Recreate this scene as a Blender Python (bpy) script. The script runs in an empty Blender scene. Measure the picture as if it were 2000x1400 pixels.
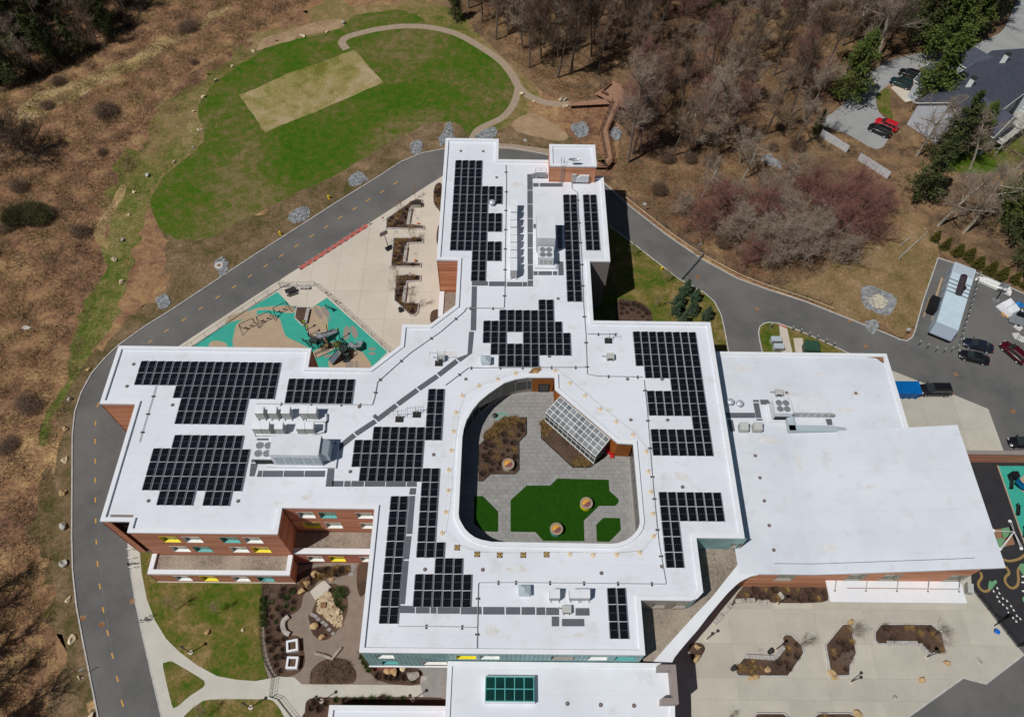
import bpy, bmesh, math, random
import numpy as np
from mathutils import Vector, Matrix, geometry
random.seed(7); rng = np.random.default_rng(7)
S = bpy.context.scene
COL = S.collection
# ---------------------------------------------------------------- camera (solved from the building's three vanishing points)
FPX, CAMZ = 1495.0, 107.0
TILT, ROLL, YAW = math.radians(32.0), math.radians(1.6134), math.radians(-1.0388)
def _axes():
    ct, st = math.cos(TILT), math.sin(TILT)
    M = np.array([[1, 0, 0], [0, ct, st], [0, -st, ct]])
    cy, sy = math.cos(YAW), math.sin(YAW)
    M = M @ np.array([[cy, -sy, 0], [sy, cy, 0], [0, 0, 1]]).T
    cr, sr = math.cos(ROLL), math.sin(ROLL)
    return np.array([[cr, sr, 0], [-sr, cr, 0], [0, 0, 1]]) @ M
AX = _axes()
cd = bpy.data.cameras.new('camera'); cam = bpy.data.objects.new('camera', cd); COL.objects.link(cam)
cd.sensor_width = 36; cd.sensor_fit = 'HORIZONTAL'; cd.lens = 36 * FPX / 2000; cd.clip_start = 1; cd.clip_end = 4000
mw = Matrix(AX.T.tolist()).to_4x4(); mw.translation = (0, 0, CAMZ); cam.matrix_world = mw
S.camera = cam
# ---------------------------------------------------------------- sky, sun, exposure
SUN_EL, SHADOW_AZ = math.radians(59.3), math.radians(56.3)      # shadows run towards this compass bearing (y = up the picture)
w = bpy.data.worlds.new('World'); S.world = w; w.use_nodes = True
nt = w.node_tree; bg = nt.nodes['Background']; sky = nt.nodes.new('ShaderNodeTexSky'); sky.sky_type = 'NISHITA'; sky.sun_disc = False
sky.sun_elevation = SUN_EL; sky.sun_rotation = SHADOW_AZ + math.pi; sky.altitude = 50; sky.air_density = 1.0; sky.dust_density = 0.6; sky.ozone_density = 1.0
nt.links.new(sky.outputs[0], bg.inputs[0]); bg.inputs[1].default_value = 0.05
sl = bpy.data.lights.new('sun', 'SUN'); sl.energy = 5.0; sl.angle = math.radians(0.53); sl.color = (1, .975, .94)
so = bpy.data.objects.new('sun', sl); COL.objects.link(so)
sd = Vector((math.sin(SHADOW_AZ) * math.cos(SUN_EL), math.cos(SHADOW_AZ) * math.cos(SUN_EL), -math.sin(SUN_EL)))
so.rotation_euler = sd.to_track_quat('-Z', 'Y').to_euler(); so.location = (-40, -30, 150)
S.view_settings.view_transform = 'Standard'; S.view_settings.look = 'None'; S.view_settings.exposure = -0.79; S.view_settings.gamma = 1
S.render.engine = 'CYCLES'; S.cycles.max_bounces = 5; S.cycles.diffuse_bounces = 3; S.cycles.glossy_bounces = 3; S.cycles.transparent_max_bounces = 6
S.cycles.use_adaptive_sampling = True
# ---------------------------------------------------------------- survey helper: photo point at height z -> place in metres
def W(x, y, z=0.0):
    d = AX.T @ np.array([(x - 1000) / FPX, (700 - y) / FPX, -1.0]); t = (z - CAMZ) / d[2]
    return Vector((t * d[0], t * d[1], z))
def W2(x, y, z=0.0):
    v = W(x, y, z); return (v.x, v.y)
def PL(pts, z=0.0): return [W2(x, y, z) for x, y in pts]
def snap(pts, tol=0.8):
    """straighten a surveyed outline to the building's axes"""
    p = [list(q) for q in pts]; n = len(p)
    for k in (0, 1):
        i = 0
        par = list(range(n))
        def f(a):
            while par[a] != a: a = par[a]
            return a
        for i in range(n):
            j = (i + 1) % n
            if abs(p[i][k] - p[j][k]) < tol and abs(p[i][1 - k] - p[j][1 - k]) > abs(p[i][k] - p[j][k]) * 3: par[f(i)] = f(j)
        g = {}
        for i in range(n): g.setdefault(f(i), []).append(i)
        for ids in g.values():
            m = sum(p[i][k] for i in ids) / len(ids)
            for i in ids: p[i][k] = m
    return [tuple(q) for q in p]
# ---------------------------------------------------------------- materials
def lin(c): return c / 12.92 if c <= .04045 else ((c + .055) / 1.055) ** 2.4
def col(r, g, b, k=.9): return (min(lin(r / 255) / k, .9), min(lin(g / 255) / k, .9), min(lin(b / 255) / k, .9), 1)
MATS = {}
def mat(name, c, rough=.8, c2=None, scale=1.0, c3=None, scale2=.12, fine=0, bump=0, bscale=8, metal=0, spec=.3, lo=.35, hi=.65, lo2=.4, hi2=.62, detail=6, emit=None, aniso=None, obj=False, transl=0, bri=0, dist=0):
    """c..c2 mixed by a noise of `scale`, then c3 in large patches; `fine` adds a fine value grain"""
    if name in MATS: return MATS[name]
    m = bpy.data.materials.new(name); m.use_nodes = True; t = m.node_tree; N = t.nodes; L = t.links
    b = N['Principled BSDF']; b.inputs['Roughness'].default_value = rough; b.inputs['Metallic'].default_value = metal
    b.inputs['Specular IOR Level'].default_value = spec
    c = col(*c)
    b.inputs['Base Color'].default_value = c
    need = c2 or c3 or fine or bump or bri
    if need:
        if obj:
            tc = N.new('ShaderNodeTexCoord').outputs['Object']
        else:
            tc = N.new('ShaderNodeNewGeometry').outputs['Position']
        if aniso:
            mp = N.new('ShaderNodeMapping'); mp.inputs['Scale'].default_value = aniso; L.new(tc, mp.inputs[0]); tc = mp.outputs[0]
        cur = None
        def noise(s, d=detail):
            n = N.new('ShaderNodeTexNoise'); n.inputs['Scale'].default_value = s; n.inputs['Detail'].default_value = d; n.inputs['Roughness'].default_value = .62
            n.inputs['Distortion'].default_value = dist
            L.new(tc, n.inputs['Vector']); return n.outputs[0]
        def ramp(f, a, z):
            r = N.new('ShaderNodeMapRange'); r.inputs[1].default_value = a; r.inputs[2].default_value = z; L.new(f, r.inputs[0]); return r.outputs[0]
        def mix(f, A, B, bt='MIX'):
            x = N.new('ShaderNodeMix'); x.data_type = 'RGBA'; x.blend_type = bt
            if f is None: x.inputs[0].default_value = 1
            else: L.new(f, x.inputs[0])
            for s, v in ((6, A), (7, B)):
                if isinstance(v, tuple): x.inputs[s].default_value = v
                else: L.new(v, x.inputs[s])
            return x.outputs[2]
        cur = c
        if c2: cur = mix(ramp(noise(scale), lo, hi), cur, col(*c2))
        if c3: cur = mix(ramp(noise(scale2, 4), lo2, hi2), cur, col(*c3))
        if fine:
            r = N.new('ShaderNodeMapRange'); r.inputs[1].default_value = .25; r.inputs[2].default_value = .75
            r.inputs[3].default_value = 1 - fine; r.inputs[4].default_value = 1 + fine
            L.new(noise(bscale, 5), r.inputs[0])
            cc = N.new('ShaderNodeCombineColor')
            for k in range(3): L.new(r.outputs[0], cc.inputs[k])
            cur = mix(None, cur, cc.outputs[0], 'MULTIPLY')
        if bri:      # one value shift per object
            oi = N.new('ShaderNodeObjectInfo'); r = N.new('ShaderNodeMapRange'); r.inputs[3].default_value = 1 - bri; r.inputs[4].default_value = 1 + bri
            L.new(oi.outputs['Random'], r.inputs[0]); cc = N.new('ShaderNodeCombineColor')
            for k in range(3): L.new(r.outputs[0], cc.inputs[k])
            cur = mix(None, cur, cc.outputs[0], 'MULTIPLY')
        if not isinstance(cur, tuple): L.new(cur, b.inputs['Base Color'])
        if bump:
            bn = N.new('ShaderNodeBump'); bn.inputs['Strength'].default_value = min(bump, 1); bn.inputs['Distance'].default_value = .15
            L.new(noise(bscale * .6, 5), bn.inputs['Height']); L.new(bn.outputs[0], b.inputs['Normal'])
    if emit: b.inputs['Emission Color'].default_value = col(*emit); b.inputs['Emission Strength'].default_value = 1
    MATS[name] = m; return m
def gmat(name, cols, big=.05, mid=.3, fine=2.0, wts=(.4, .35, .25), lo=.4, hi=.6, bump=.9, k=.9, dist=.6):
    """mottled ground: three noises summed, spread over a colour ramp"""
    m = bpy.data.materials.new(name); m.use_nodes = True; t = m.node_tree; N = t.nodes; L = t.links; b = N['Principled BSDF']; b.inputs['Roughness'].default_value = .95; b.inputs['Specular IOR Level'].default_value = .1
    P = N.new('ShaderNodeNewGeometry').outputs['Position']; acc = None
    for s_, w_, d_ in zip((big, mid, fine), wts, (5, 5, 4)):
        n = N.new('ShaderNodeTexNoise'); n.inputs['Scale'].default_value = s_; n.inputs['Detail'].default_value = d_; n.inputs['Roughness'].default_value = .65; n.inputs['Distortion'].default_value = dist; L.new(P, n.inputs['Vector'])
        x = N.new('ShaderNodeMath'); x.operation = 'MULTIPLY_ADD'; x.inputs[1].default_value = w_; L.new(n.outputs[0], x.inputs[0])
        if acc is None: x.inputs[2].default_value = 0
        else: L.new(acc, x.inputs[2])
        acc = x.outputs[0]
    r = N.new('ShaderNodeMapRange'); r.inputs[1].default_value = lo; r.inputs[2].default_value = hi; L.new(acc, r.inputs[0])
    cr = N.new('ShaderNodeValToRGB'); e = cr.color_ramp.elements
    while len(e) < len(cols): e.new(.5)
    for i, c in enumerate(cols): e[i].position = i / (len(cols) - 1); e[i].color = col(*c, k)
    L.new(r.outputs[0], cr.inputs[0]); L.new(cr.outputs[0], b.inputs['Base Color'])
    bn = N.new('ShaderNodeBump'); bn.inputs['Strength'].default_value = bump; bn.inputs['Distance'].default_value = .25; L.new(acc, bn.inputs['Height']); L.new(bn.outputs[0], b.inputs['Normal'])
    MATS[name] = m; return m
# ---------------------------------------------------------------- mesh builder
def link(name, me, parent=None, world=True):
    o = bpy.data.objects.new(name, me); COL.objects.link(o)
    if parent is not None:
        o.parent = parent
        if world:
            p = parent
            off = Vector((0, 0, 0))
            while p is not None: off += Vector(p.location); p = p.parent
            o.location = -off
    return o
class MB:
    def __init__(s): s.v = []; s.f = []; s.m = []
    def add(s, vs, fs, m=0):
        b = len(s.v); s.v += [tuple(q) for q in vs]; s.f += [tuple(i + b for i in f) for f in fs]; s.m += [m] * len(fs); return s
    def box(s, c, d, rz=0, m=0, tilt=None):
        x, y, z = d[0] / 2, d[1] / 2, d[2] / 2; cs, sn = math.cos(rz), math.sin(rz); vs = []
        for sx, sy, sz in ((-1, -1, -1), (1, -1, -1), (1, 1, -1), (-1, 1, -1), (-1, -1, 1), (1, -1, 1), (1, 1, 1), (-1, 1, 1)):
            px, py, pz = sx * x, sy * y, sz * z
            if tilt: pz += px * tilt[0] + py * tilt[1]
            vs.append((c[0] + px * cs - py * sn, c[1] + px * sn + py * cs, c[2] + pz))
        return s.add(vs, [(3, 2, 1, 0), (4, 5, 6, 7), (0, 1, 5, 4), (1, 2, 6, 5), (2, 3, 7, 6), (3, 0, 4, 7)], m)
    def bar(s, a, b, r=.03, n=4, m=0, r2=None, cap=True):
        a, b = Vector(a), Vector(b); d = b - a
        if d.length < 1e-6: return s
        d.normalize(); u = d.orthogonal().normalized(); v = d.cross(u); r2 = r if r2 is None else r2
        vs = []
        for p, rr in ((a, r), (b, r2)):
            for k in range(n):
                t = 2 * math.pi * (k + .5) / n; vs.append(p + (u * math.cos(t) + v * math.sin(t)) * rr)
        fs = [(k, (k + 1) % n, n + (k + 1) % n, n + k) for k in range(n)]
        if cap: fs += [tuple(reversed(range(n))), tuple(range(n, 2 * n))]
        return s.add(vs, fs, m)
    def path(s, pts, r, n=4, m=0):
        for a, b in zip(pts, pts[1:]): s.bar(a, b, r, n, m)
        return s
    def prism(s, poly, z0, z1, m=0, mside=None, bottom=True):
        n = len(poly)
        if sum(poly[i][0] * poly[(i + 1) % n][1] - poly[(i + 1) % n][0] * poly[i][1] for i in range(n)) < 0: poly = poly[::-1]
        b = len(s.v); s.v += [(p[0], p[1], z0) for p in poly] + [(p[0], p[1], z1) for p in poly]
        tri = geometry.tessellate_polygon([[Vector((p[0], p[1], 0)) for p in poly]])
        for t in tri:
            A, B_, C_ = [poly[i] for i in t]
            if (B_[0] - A[0]) * (C_[1] - A[1]) - (C_[0] - A[0]) * (B_[1] - A[1]) < 0: t = t[::-1]
            s.f.append(tuple(b + n + i for i in t)); s.m.append(m)
            if bottom: s.f.append(tuple(b + i for i in reversed(t))); s.m.append(m)
        for i in range(n):
            j = (i + 1) % n; s.f.append((b + i, b + j, b + n + j, b + n + i)); s.m.append(m if mside is None else mside)
        return s
    def lathe(s, c, prof, n=12, m=0, sx=1, sy=1):
        b = len(s.v)
        for r, z in prof:
            for k in range(n):
                t = 2 * math.pi * k / n; s.v.append((c[0] + r * sx * math.cos(t), c[1] + r * sy * math.sin(t), c[2] + z))
        for i in range(len(prof) - 1):
            for k in range(n):
                s.f.append((b + i * n + k, b + i * n + (k + 1) % n, b + (i + 1) * n + (k + 1) % n, b + (i + 1) * n + k)); s.m.append(m)
        s.f.append(tuple(b + (len(prof) - 1) * n + k for k in range(n))); s.m.append(m)
        return s
    def blob(s, c, r, seed=0, m=0, sub=2, rough=.25, flat=1.0):
        bm = bmesh.new(); bmesh.ops.create_icosphere(bm, subdivisions=sub, radius=1); R = random.Random(seed)
        b = len(s.v); rr = r if isinstance(r, (tuple, list)) else (r, r, r)
        dirs = [(Vector((R.uniform(-1, 1), R.uniform(-1, 1), R.uniform(-1, 1))).normalized(), R.uniform(.3, .8)) for _ in range(9)]
        for v in bm.verts:
            p = v.co.copy(); d = p.normalized()
            for n_, h in dirs:
                q = d.dot(n_) - h
                if q > 0: p -= n_ * q * .85
            k = 1 + R.uniform(-rough, rough) * .25
            s.v.append((c[0] + p.x * rr[0] * k, c[1] + p.y * rr[1] * k, c[2] + p.z * rr[2] * k))
        for f in bm.faces: s.f.append(tuple(b + v.index for v in f.verts)); s.m.append(m)
        bm.free(); return s
    def build(s, name, mats, parent=None, world=True, smooth=False):
        me = bpy.data.meshes.new(name); me.from_pydata(s.v, [], s.f)
        ml = mats if isinstance(mats, (list, tuple)) else [mats]
        for k in ml: me.materials.append(MATS[k] if isinstance(k, str) else k)
        if len(ml) > 1: me.polygons.foreach_set('material_index', s.m)
        if smooth: me.polygons.foreach_set('use_smooth', [True] * len(s.f))
        me.update()
        return link(name, me, parent, world)
def tag(o, label, cat, group=None):
    o['label'] = label; o['category'] = cat
    if group: o['group'] = group
    return o
def thing(name, label, cat, loc=(0, 0, 0), rz=0, group=None):
    o = bpy.data.objects.new(name, None); COL.objects.link(o); o.location = loc; o.rotation_euler = (0, 0, rz); o.empty_display_size = .5
    return tag(o, label, cat, group)
def struct(o, kind='structure'): o['kind'] = kind; return o
def dup(root, loc, rz=0, sc=1.0, label=None, group=None, parent=None):
    r = root.copy(); COL.objects.link(r); r.location = loc
    r.rotation_euler = (0, 0, rz); r.scale = (sc, sc, sc) if not isinstance(sc, tuple) else sc
    if label: r['label'] = label
    if group: r['group'] = group
    for ch in list(root.children):
        c = ch.copy(); COL.objects.link(c); c.parent = r
        for g in ch.children: d = g.copy(); COL.objects.link(d); d.parent = c
    return r
def ordn(i):
    return ['first', 'second', 'third', 'fourth', 'fifth', 'sixth', 'seventh', 'eighth', 'ninth', 'tenth', 'eleventh', 'twelfth', 'thirteenth', 'fourteenth', 'fifteenth', 'sixteenth', 'seventeenth', 'eighteenth', 'nineteenth', 'twentieth'][i] if i < 20 else {21: '21st', 22: '22nd', 23: '23rd', 31: '31st', 32: '32nd', 33: '33rd'}.get(i + 1, '%dth' % (i + 1))
def crv(pts, k=5, closed=False):
    """Catmull-Rom through the points"""
    n = len(pts); out = []
    for i in range(n if closed else n - 1):
        P = [pts[(i + j) % n] if closed else pts[min(max(i + j, 0), n - 1)] for j in (-1, 0, 1, 2)]
        for q in range(k):
            t = q / k
            out.append(tuple(.5 * (2 * P[1][a] + (P[2][a] - P[0][a]) * t + (2 * P[0][a] - 5 * P[1][a] + 4 * P[2][a] - P[3][a]) * t * t + (3 * P[1][a] - P[0][a] - 3 * P[2][a] + P[3][a]) * t ** 3) for a in range(2)))
    if not closed: out.append(tuple(pts[-1][:2]))
    return out
def offs(pts, d, closed=True):
    """mitred offset to the left of travel"""
    n = len(pts); out = []
    for i in range(n):
        def nrm(a, b):
            v = Vector((b[0] - a[0], b[1] - a[1])); v = v.normalized() if v.length > 1e-9 else Vector((1, 0)); return Vector((-v.y, v.x))
        if closed or 0 < i < n - 1:
            n1 = nrm(pts[i - 1], pts[i]); n2 = nrm(pts[i], pts[(i + 1) % n])
        elif i == 0: n1 = n2 = nrm(pts[0], pts[1])
        else: n1 = n2 = nrm(pts[-2], pts[-1])
        m = n1 + n2; l = m.length_squared
        m = m * (2 / l) if l > .3 else n1
        out.append((pts[i][0] + m.x * d, pts[i][1] + m.y * d))
    return out
def rag(poly, amp, step=1.2, seed=0, octs=3):
    """break a clean outline into a ragged natural edge"""
    R = random.Random(seed); out = []; n = len(poly)
    ph = [(R.uniform(0, 6.28), R.uniform(0, 6.28)) for _ in range(12)]
    for i in range(n):
        a, b = Vector(poly[i]), Vector(poly[(i + 1) % n]); k = max(1, int((b - a).length / step))
        for j in range(k):
            p = a + (b - a) * j / k; dx = dy = 0
            for o in range(octs):
                f = .35 * 2.1 ** o; dx += math.sin(p.x * f + ph[o][0] + 1.3 * math.sin(p.y * f * .8)) / 1.6 ** o; dy += math.sin(p.y * f * 1.1 + ph[o + 3][1] + 1.3 * math.sin(p.x * f * .9)) / 1.6 ** o
            out.append((p.x + amp * dx * .5 + R.uniform(-.12, .12) * amp, p.y + amp * dy * .5 + R.uniform(-.12, .12) * amp))
    return out
def proj(v):
    c = AX @ (np.array(v) - np.array([0, 0, CAMZ])); return (1000 + FPX * c[0] / -c[2], 700 - FPX * c[1] / -c[2])
def ccw(p):
    n = len(p)
    return p if sum(p[i][0] * p[(i + 1) % n][1] - p[(i + 1) % n][0] * p[i][1] for i in range(n)) > 0 else p[::-1]
def sheet(name, poly, z, m, holes=(), parent=None, kind='structure'):
    """flat sheet; poly and holes in metres"""
    rings = [poly] + list(holes)
    vs = [(p[0], p[1], z) for r in rings for p in r]
    flat = [q for r in rings for q in r]
    tri = []
    for t in geometry.tessellate_polygon([[Vector((p[0], p[1], 0)) for p in r] for r in rings]):
        A, B_, C_ = [flat[i] for i in t]
        tri.append(t if (B_[0] - A[0]) * (C_[1] - A[1]) - (C_[0] - A[0]) * (B_[1] - A[1]) > 0 else t[::-1])
    b = MB(); b.add(vs, tri); o = b.build(name, m, parent)
    if parent is None and kind: o['kind'] = kind
    return o
def strip(name, pts, width, z0, z1, m, parent=None, closed=False, kind='structure', shift=0):
    """a kerb or path swept along pts (metres)"""
    a = offs(pts, width / 2 + shift, closed); c = offs(pts, -width / 2 + shift, closed); n = len(pts); b = MB()
    vs = []
    for i in range(n): vs += [(*a[i], z0), (*a[i], z1), (*c[i], z1), (*c[i], z0)]
    fs = []
    for i in range(n if closed else n - 1):
        j = (i + 1) % n
        for k in (0, 1, 2): fs.append((4 * i + k, 4 * i + k + 1, 4 * j + k + 1, 4 * j + k)[::-1])
    if not closed: fs += [(0, 1, 2, 3)[::-1], (4 * n - 4, 4 * n - 3, 4 * n - 2, 4 * n - 1)]
    b.add(vs, fs); o = b.build(name, m, parent)
    if parent is None and kind: o['kind'] = kind
    return o
def inside(p, poly):
    x, y = p[0], p[1]; r = False; n = len(poly); j = n - 1
    for i in range(n):
        if (poly[i][1] > y) != (poly[j][1] > y) and x < (poly[j][0] - poly[i][0]) * (y - poly[i][1]) / (poly[j][1] - poly[i][1]) + poly[i][0]: r = not r
        j = i
    return r
# ================================================================ materials
gmat('meadow', [(80, 64, 50), (118, 88, 68), (144, 110, 82), (158, 128, 90), (186, 154, 110)], .035, .25, 1.4, lo=.4, hi=.61)
gmat('woods_floor', [(70, 56, 44), (98, 80, 62), (122, 98, 74), (140, 114, 84), (160, 134, 98)], .05, .3, 1.8, lo=.4, hi=.62)
gmat('margin_grass', [(82, 92, 36), (108, 104, 54), (128, 112, 72), (140, 118, 84), (164, 140, 106)], .05, .35, 2.0, (.42, .3, .28), lo=.41, hi=.6)
gmat('lawn_mat', [(46, 86, 8), (58, 94, 14), (76, 96, 26), (96, 94, 46), (122, 108, 74)], .035, .6, 3.2, (.42, .28, .30), lo=.4, hi=.57, bump=.7)
gmat('bright_lawn_mat', [(56, 86, 16), (74, 92, 26), (96, 96, 42), (116, 102, 58), (140, 120, 80)], .1, .5, 2.6, (.35, .35, .3), lo=.395, hi=.59, bump=.7)
gmat('dry_turf', [(106, 106, 46), (132, 124, 70), (150, 136, 90), (166, 146, 112), (176, 156, 126)], .06, .3, 2.6, (.45, .3, .25), lo=.42, hi=.6, bump=.6)
gmat('green_margin', [(62, 88, 22), (84, 98, 38), (108, 108, 56), (132, 120, 76), (154, 136, 98)], .07, .45, 2.4, (.36, .32, .32), lo=.41, hi=.6)
gmat('pale_track', [(132, 116, 70), (152, 130, 88), (172, 148, 108), (188, 164, 124)], .1, .5, 2.2, (.3, .35, .35), lo=.41, hi=.6)
gmat('verge_mat', [(78, 76, 38), (96, 84, 56), (114, 96, 70), (128, 106, 82), (146, 122, 96)], .08, .4, 2.2, (.35, .35, .3), lo=.41, hi=.6)
gmat('tan_grass', [(98, 88, 50), (116, 100, 62), (130, 110, 76), (142, 118, 88), (158, 134, 104)], .06, .35, 2.2, (.35, .35, .3), lo=.41, hi=.6)
mat('bare_soil', (170, 146, 116), .95, (150, 124, 96), .4, fine=.15, bump=.5, bscale=5, spec=.1)
mat('mulch', (88, 70, 60), .95, (70, 55, 48), 2.5, (100, 80, 66), .3, fine=.35, bump=1, bscale=7, spec=.1)
mat('path_mat', (166, 148, 128), .95, (152, 134, 114), 1.2, fine=.1, bump=.3, bscale=8)
mat('asphalt', (101, 100, 98), .9, (90, 90, 89), .3, (110, 108, 104), .09, fine=.12, bump=.25, bscale=14, spec=.25)
mat('pale_asphalt', (158, 158, 156), .9, (146, 146, 145), .3, fine=.06, bump=.2, bscale=10)
mat('black_asphalt', (52, 51, 53), .9, (44, 43, 46), .5, fine=.15, bscale=10)
mat('concrete', (199, 190, 175), .85, (190, 181, 166), .25, (205, 196, 181), .05, fine=.045, bscale=6, bri=.035)
mat('concrete_grey', (186, 181, 167), .85, (176, 171, 158), .3, fine=.05, bscale=5, bri=.07)
mat('concrete_walk', (197, 193, 181), .85, (188, 184, 172), .4, fine=.045, bscale=6)
mat('kerb_stone', (196, 194, 190), .8, (168, 166, 162), 1.5, fine=.1, bscale=12)
mat('yellow_paint', (214, 160, 62), .7, (190, 140, 60), 3)
mat('red_paint', (186, 102, 92), .8, (170, 92, 84), 2)
mat('white_paint', (226, 226, 222), .7)
mat('teal_rubber', (62, 166, 146), .85, (54, 158, 140), .6, fine=.03, bscale=8)
mat('tan_rubber', (178, 157, 132), .85, (170, 148, 124), .6, fine=.03, bscale=8)
mat('grey_rubber', (146, 135, 124), .85)
mat('track_tan', (150, 122, 76), .85); mat('track_green', (106, 152, 112), .85); mat('track_brown', (146, 108, 82), .85)
mat('stone_dust', (140, 127, 115), .95, (130, 117, 106), 1, fine=.08, bscale=9, bump=.2)
mat('paver', (152, 150, 146), .9, (140, 138, 135), 1.2, fine=.06, bscale=6, bri=.06)
mat('turf', (38, 78, 16), .95, (30, 66, 12), 3, fine=.2, bump=.6, bscale=12, spec=.05)
mat('river_stone', (205, 190, 160), .85, (170, 150, 120), 1.5, fine=.2, bscale=9)
mat('riprap', (166, 168, 168), .9, (112, 115, 118), 1.6, fine=.25, bscale=5)
mat('boulder_tan', (232, 216, 182), .9, (180, 158, 124), 1.2, fine=.12, bscale=5, bump=.4, obj=True)
mat('boulder_gold', (198, 170, 126), .9, (168, 138, 98), 1.2, fine=.12, bscale=5, bump=.4, obj=True)
mat('boulder_grey', (190, 186, 176), .9, (150, 146, 138), 1.3, fine=.12, bscale=5, bump=.4, obj=True)
def roof_mat(name, c, d1, d2):
    m = mat(name, c, .55, d1, .1, d2, .45, fine=.03, bscale=1.6, spec=.3, lo=.42, hi=.72, lo2=.56, hi2=.8); t = m.node_tree; N = t.nodes; L = t.links; b = N['Principled BSDF']
    src = b.inputs['Base Color'].links[0].from_socket; g = N.new('ShaderNodeNewGeometry')
    br = N.new('ShaderNodeTexBrick'); br.inputs['Scale'].default_value = 1; br.inputs['Brick Width'].default_value = 22; br.inputs['Row Height'].default_value = 2.9; br.inputs['Mortar Size'].default_value = .05; br.inputs['Mortar Smooth'].default_value = .6
    br.inputs['Color1'].default_value = (1, 1, 1, 1); br.inputs['Color2'].default_value = (.985, .985, .99, 1); br.inputs['Mortar'].default_value = (.93, .93, .93, 1); L.new(g.outputs['Position'], br.inputs['Vector'])
    x = N.new('ShaderNodeMix'); x.data_type = 'RGBA'; x.blend_type = 'MULTIPLY'; x.inputs[0].default_value = 1; L.new(src, x.inputs[6]); L.new(br.outputs['Color'], x.inputs[7]); L.new(x.outputs[2], b.inputs['Base Color'])
roof_mat('membrane', (222, 225, 231), (212, 214, 220), (206, 206, 206)); roof_mat('membrane_grey', (217, 221, 227), (203, 207, 213), (200, 202, 204))
mat('parapet_white', (229, 231, 236), .5, (222, 224, 229), .4, spec=.35)
mat('ballast', (152, 140, 126), .95, (118, 106, 95), 3.5, (164, 151, 136), .2, fine=.35, bump=1, bscale=6)
mat('dark_pad', (99, 100, 108), .85, (93, 94, 102), 1.2, bri=.04)
mat('cell', (17, 17, 25), .2, spec=.25)
mat('alu', (188, 191, 197), .4, metal=.15); mat('galv', (170, 174, 176), .45, (150, 155, 158), 2, metal=.5)
mat('deflector', (150, 156, 168), .5)
mat('hvac_white', (220, 223, 227), .5, (210, 213, 217), .6); mat('hvac_grey', (188, 188, 184), .5, (176, 176, 170), .8); mat('hvac_blue', (172, 184, 190), .5)
mat('black', (26, 26, 28), .6); mat('dark_metal', (52, 50, 48), .5); mat('rust_stain', (118, 78, 52), .9, (150, 120, 90), 1.5)
mat('glass_dark', (42, 50, 50), .06, spec=.8); mat('glass_blind', (150, 154, 132), .12, (120, 124, 104), .5, spec=.6); mat('glass_green', (22, 66, 58), .06, (14, 48, 44), .3, spec=.8)
mat('blind', (176, 178, 160), .6)
mat('teal_metal', (138, 180, 180), .45, (114, 152, 152), .5, spec=.4, bri=.05)
mat('grey_metal', (150, 138, 132), .5, (142, 131, 126), .4); mat('grey_panel', (150, 142, 132), .6)
mat('orange_panel', (214, 132, 64), .6, (204, 122, 58), .4, bri=.06)
mat('win_white', (226, 228, 222), .5); mat('win_yellow', (244, 214, 12), .5); mat('win_teal', (84, 164, 160), .5)
mat('wood_deck', (160, 124, 100), .85, (146, 112, 90), 1.5, fine=.1, bscale=6); mat('wood_rail', (112, 80, 64), .85, (98, 70, 56), 2)
mat('timber', (182, 158, 128), .85, (160, 136, 108), 2, fine=.1); mat('bench_wood', (186, 182, 176), .85, (150, 145, 140), 3)
mat('bark', (116, 104, 94), .95, (84, 74, 66), 1.5); mat('bark_mid', (146, 132, 116), .95, (112, 100, 88), 1.5); mat('bark_pale', (176, 168, 152), .95, (142, 132, 118), 1.2); mat('twig', (132, 112, 94), .95); mat('twig_dark', (98, 82, 68), .95)
mat('twig_red', (144, 102, 92), .95, (122, 92, 84), .8); mat('twig_grey', (154, 138, 122), .95); mat('bud_red', (150, 82, 74), .95); mat('bud_olive', (126, 122, 66), .95)
mat('needle', (102, 112, 54), .9, (68, 84, 38), .9, spec=.2); mat('needle_blue', (80, 98, 72), .9, (58, 76, 56), 1.2, spec=.2); mat('needle_dark', (86, 92, 52), .9, (56, 66, 38), .8, spec=.2)
mat('thuja', (94, 88, 34), .9, (70, 72, 28), 1.5, spec=.2); mat('dry_grass', (172, 142, 94), .95, (140, 112, 72), 2); mat('shrub_brown', (98, 78, 66), .95, (72, 58, 48), 2)
mat('shrub_green', (84, 100, 50), .95, (60, 76, 34), 1.5); mat('brush_a', (150, 124, 100), .95, (116, 92, 76), .5, (136, 122, 78), .05); mat('brush_b', (186, 156, 118), .95, (156, 124, 94), .6)
# brick-coloured horizontal board cladding: fine bands along z
def banded(name, ca, cb, cc, sc=5.0):
    m = bpy.data.materials.new(name); m.use_nodes = True; t = m.node_tree; N = t.nodes; L = t.links; b = N['Principled BSDF']
    g = N.new('ShaderNodeNewGeometry'); mp = N.new('ShaderNodeMapping'); mp.inputs['Scale'].default_value = (.12, .12, sc); L.new(g.outputs['Position'], mp.inputs[0])
    n = N.new('ShaderNodeTexNoise'); n.inputs['Scale'].default_value = 1; n.inputs['Detail'].default_value = 3; L.new(mp.outputs[0], n.inputs['Vector'])
    r = N.new('ShaderNodeValToRGB'); e = r.color_ramp.elements; e[0].position = .36; e[0].color = col(*ca, .62); e[1].position = .64; e[1].color = col(*cc, .62); x = e.new(.5); x.color = col(*cb, .62)
    L.new(n.outputs[0], r.inputs[0]); L.new(r.outputs[0], b.inputs['Base Color']); b.inputs['Roughness'].default_value = .75; b.inputs['Specular IOR Level'].default_value = .25
    MATS[name] = m
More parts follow.
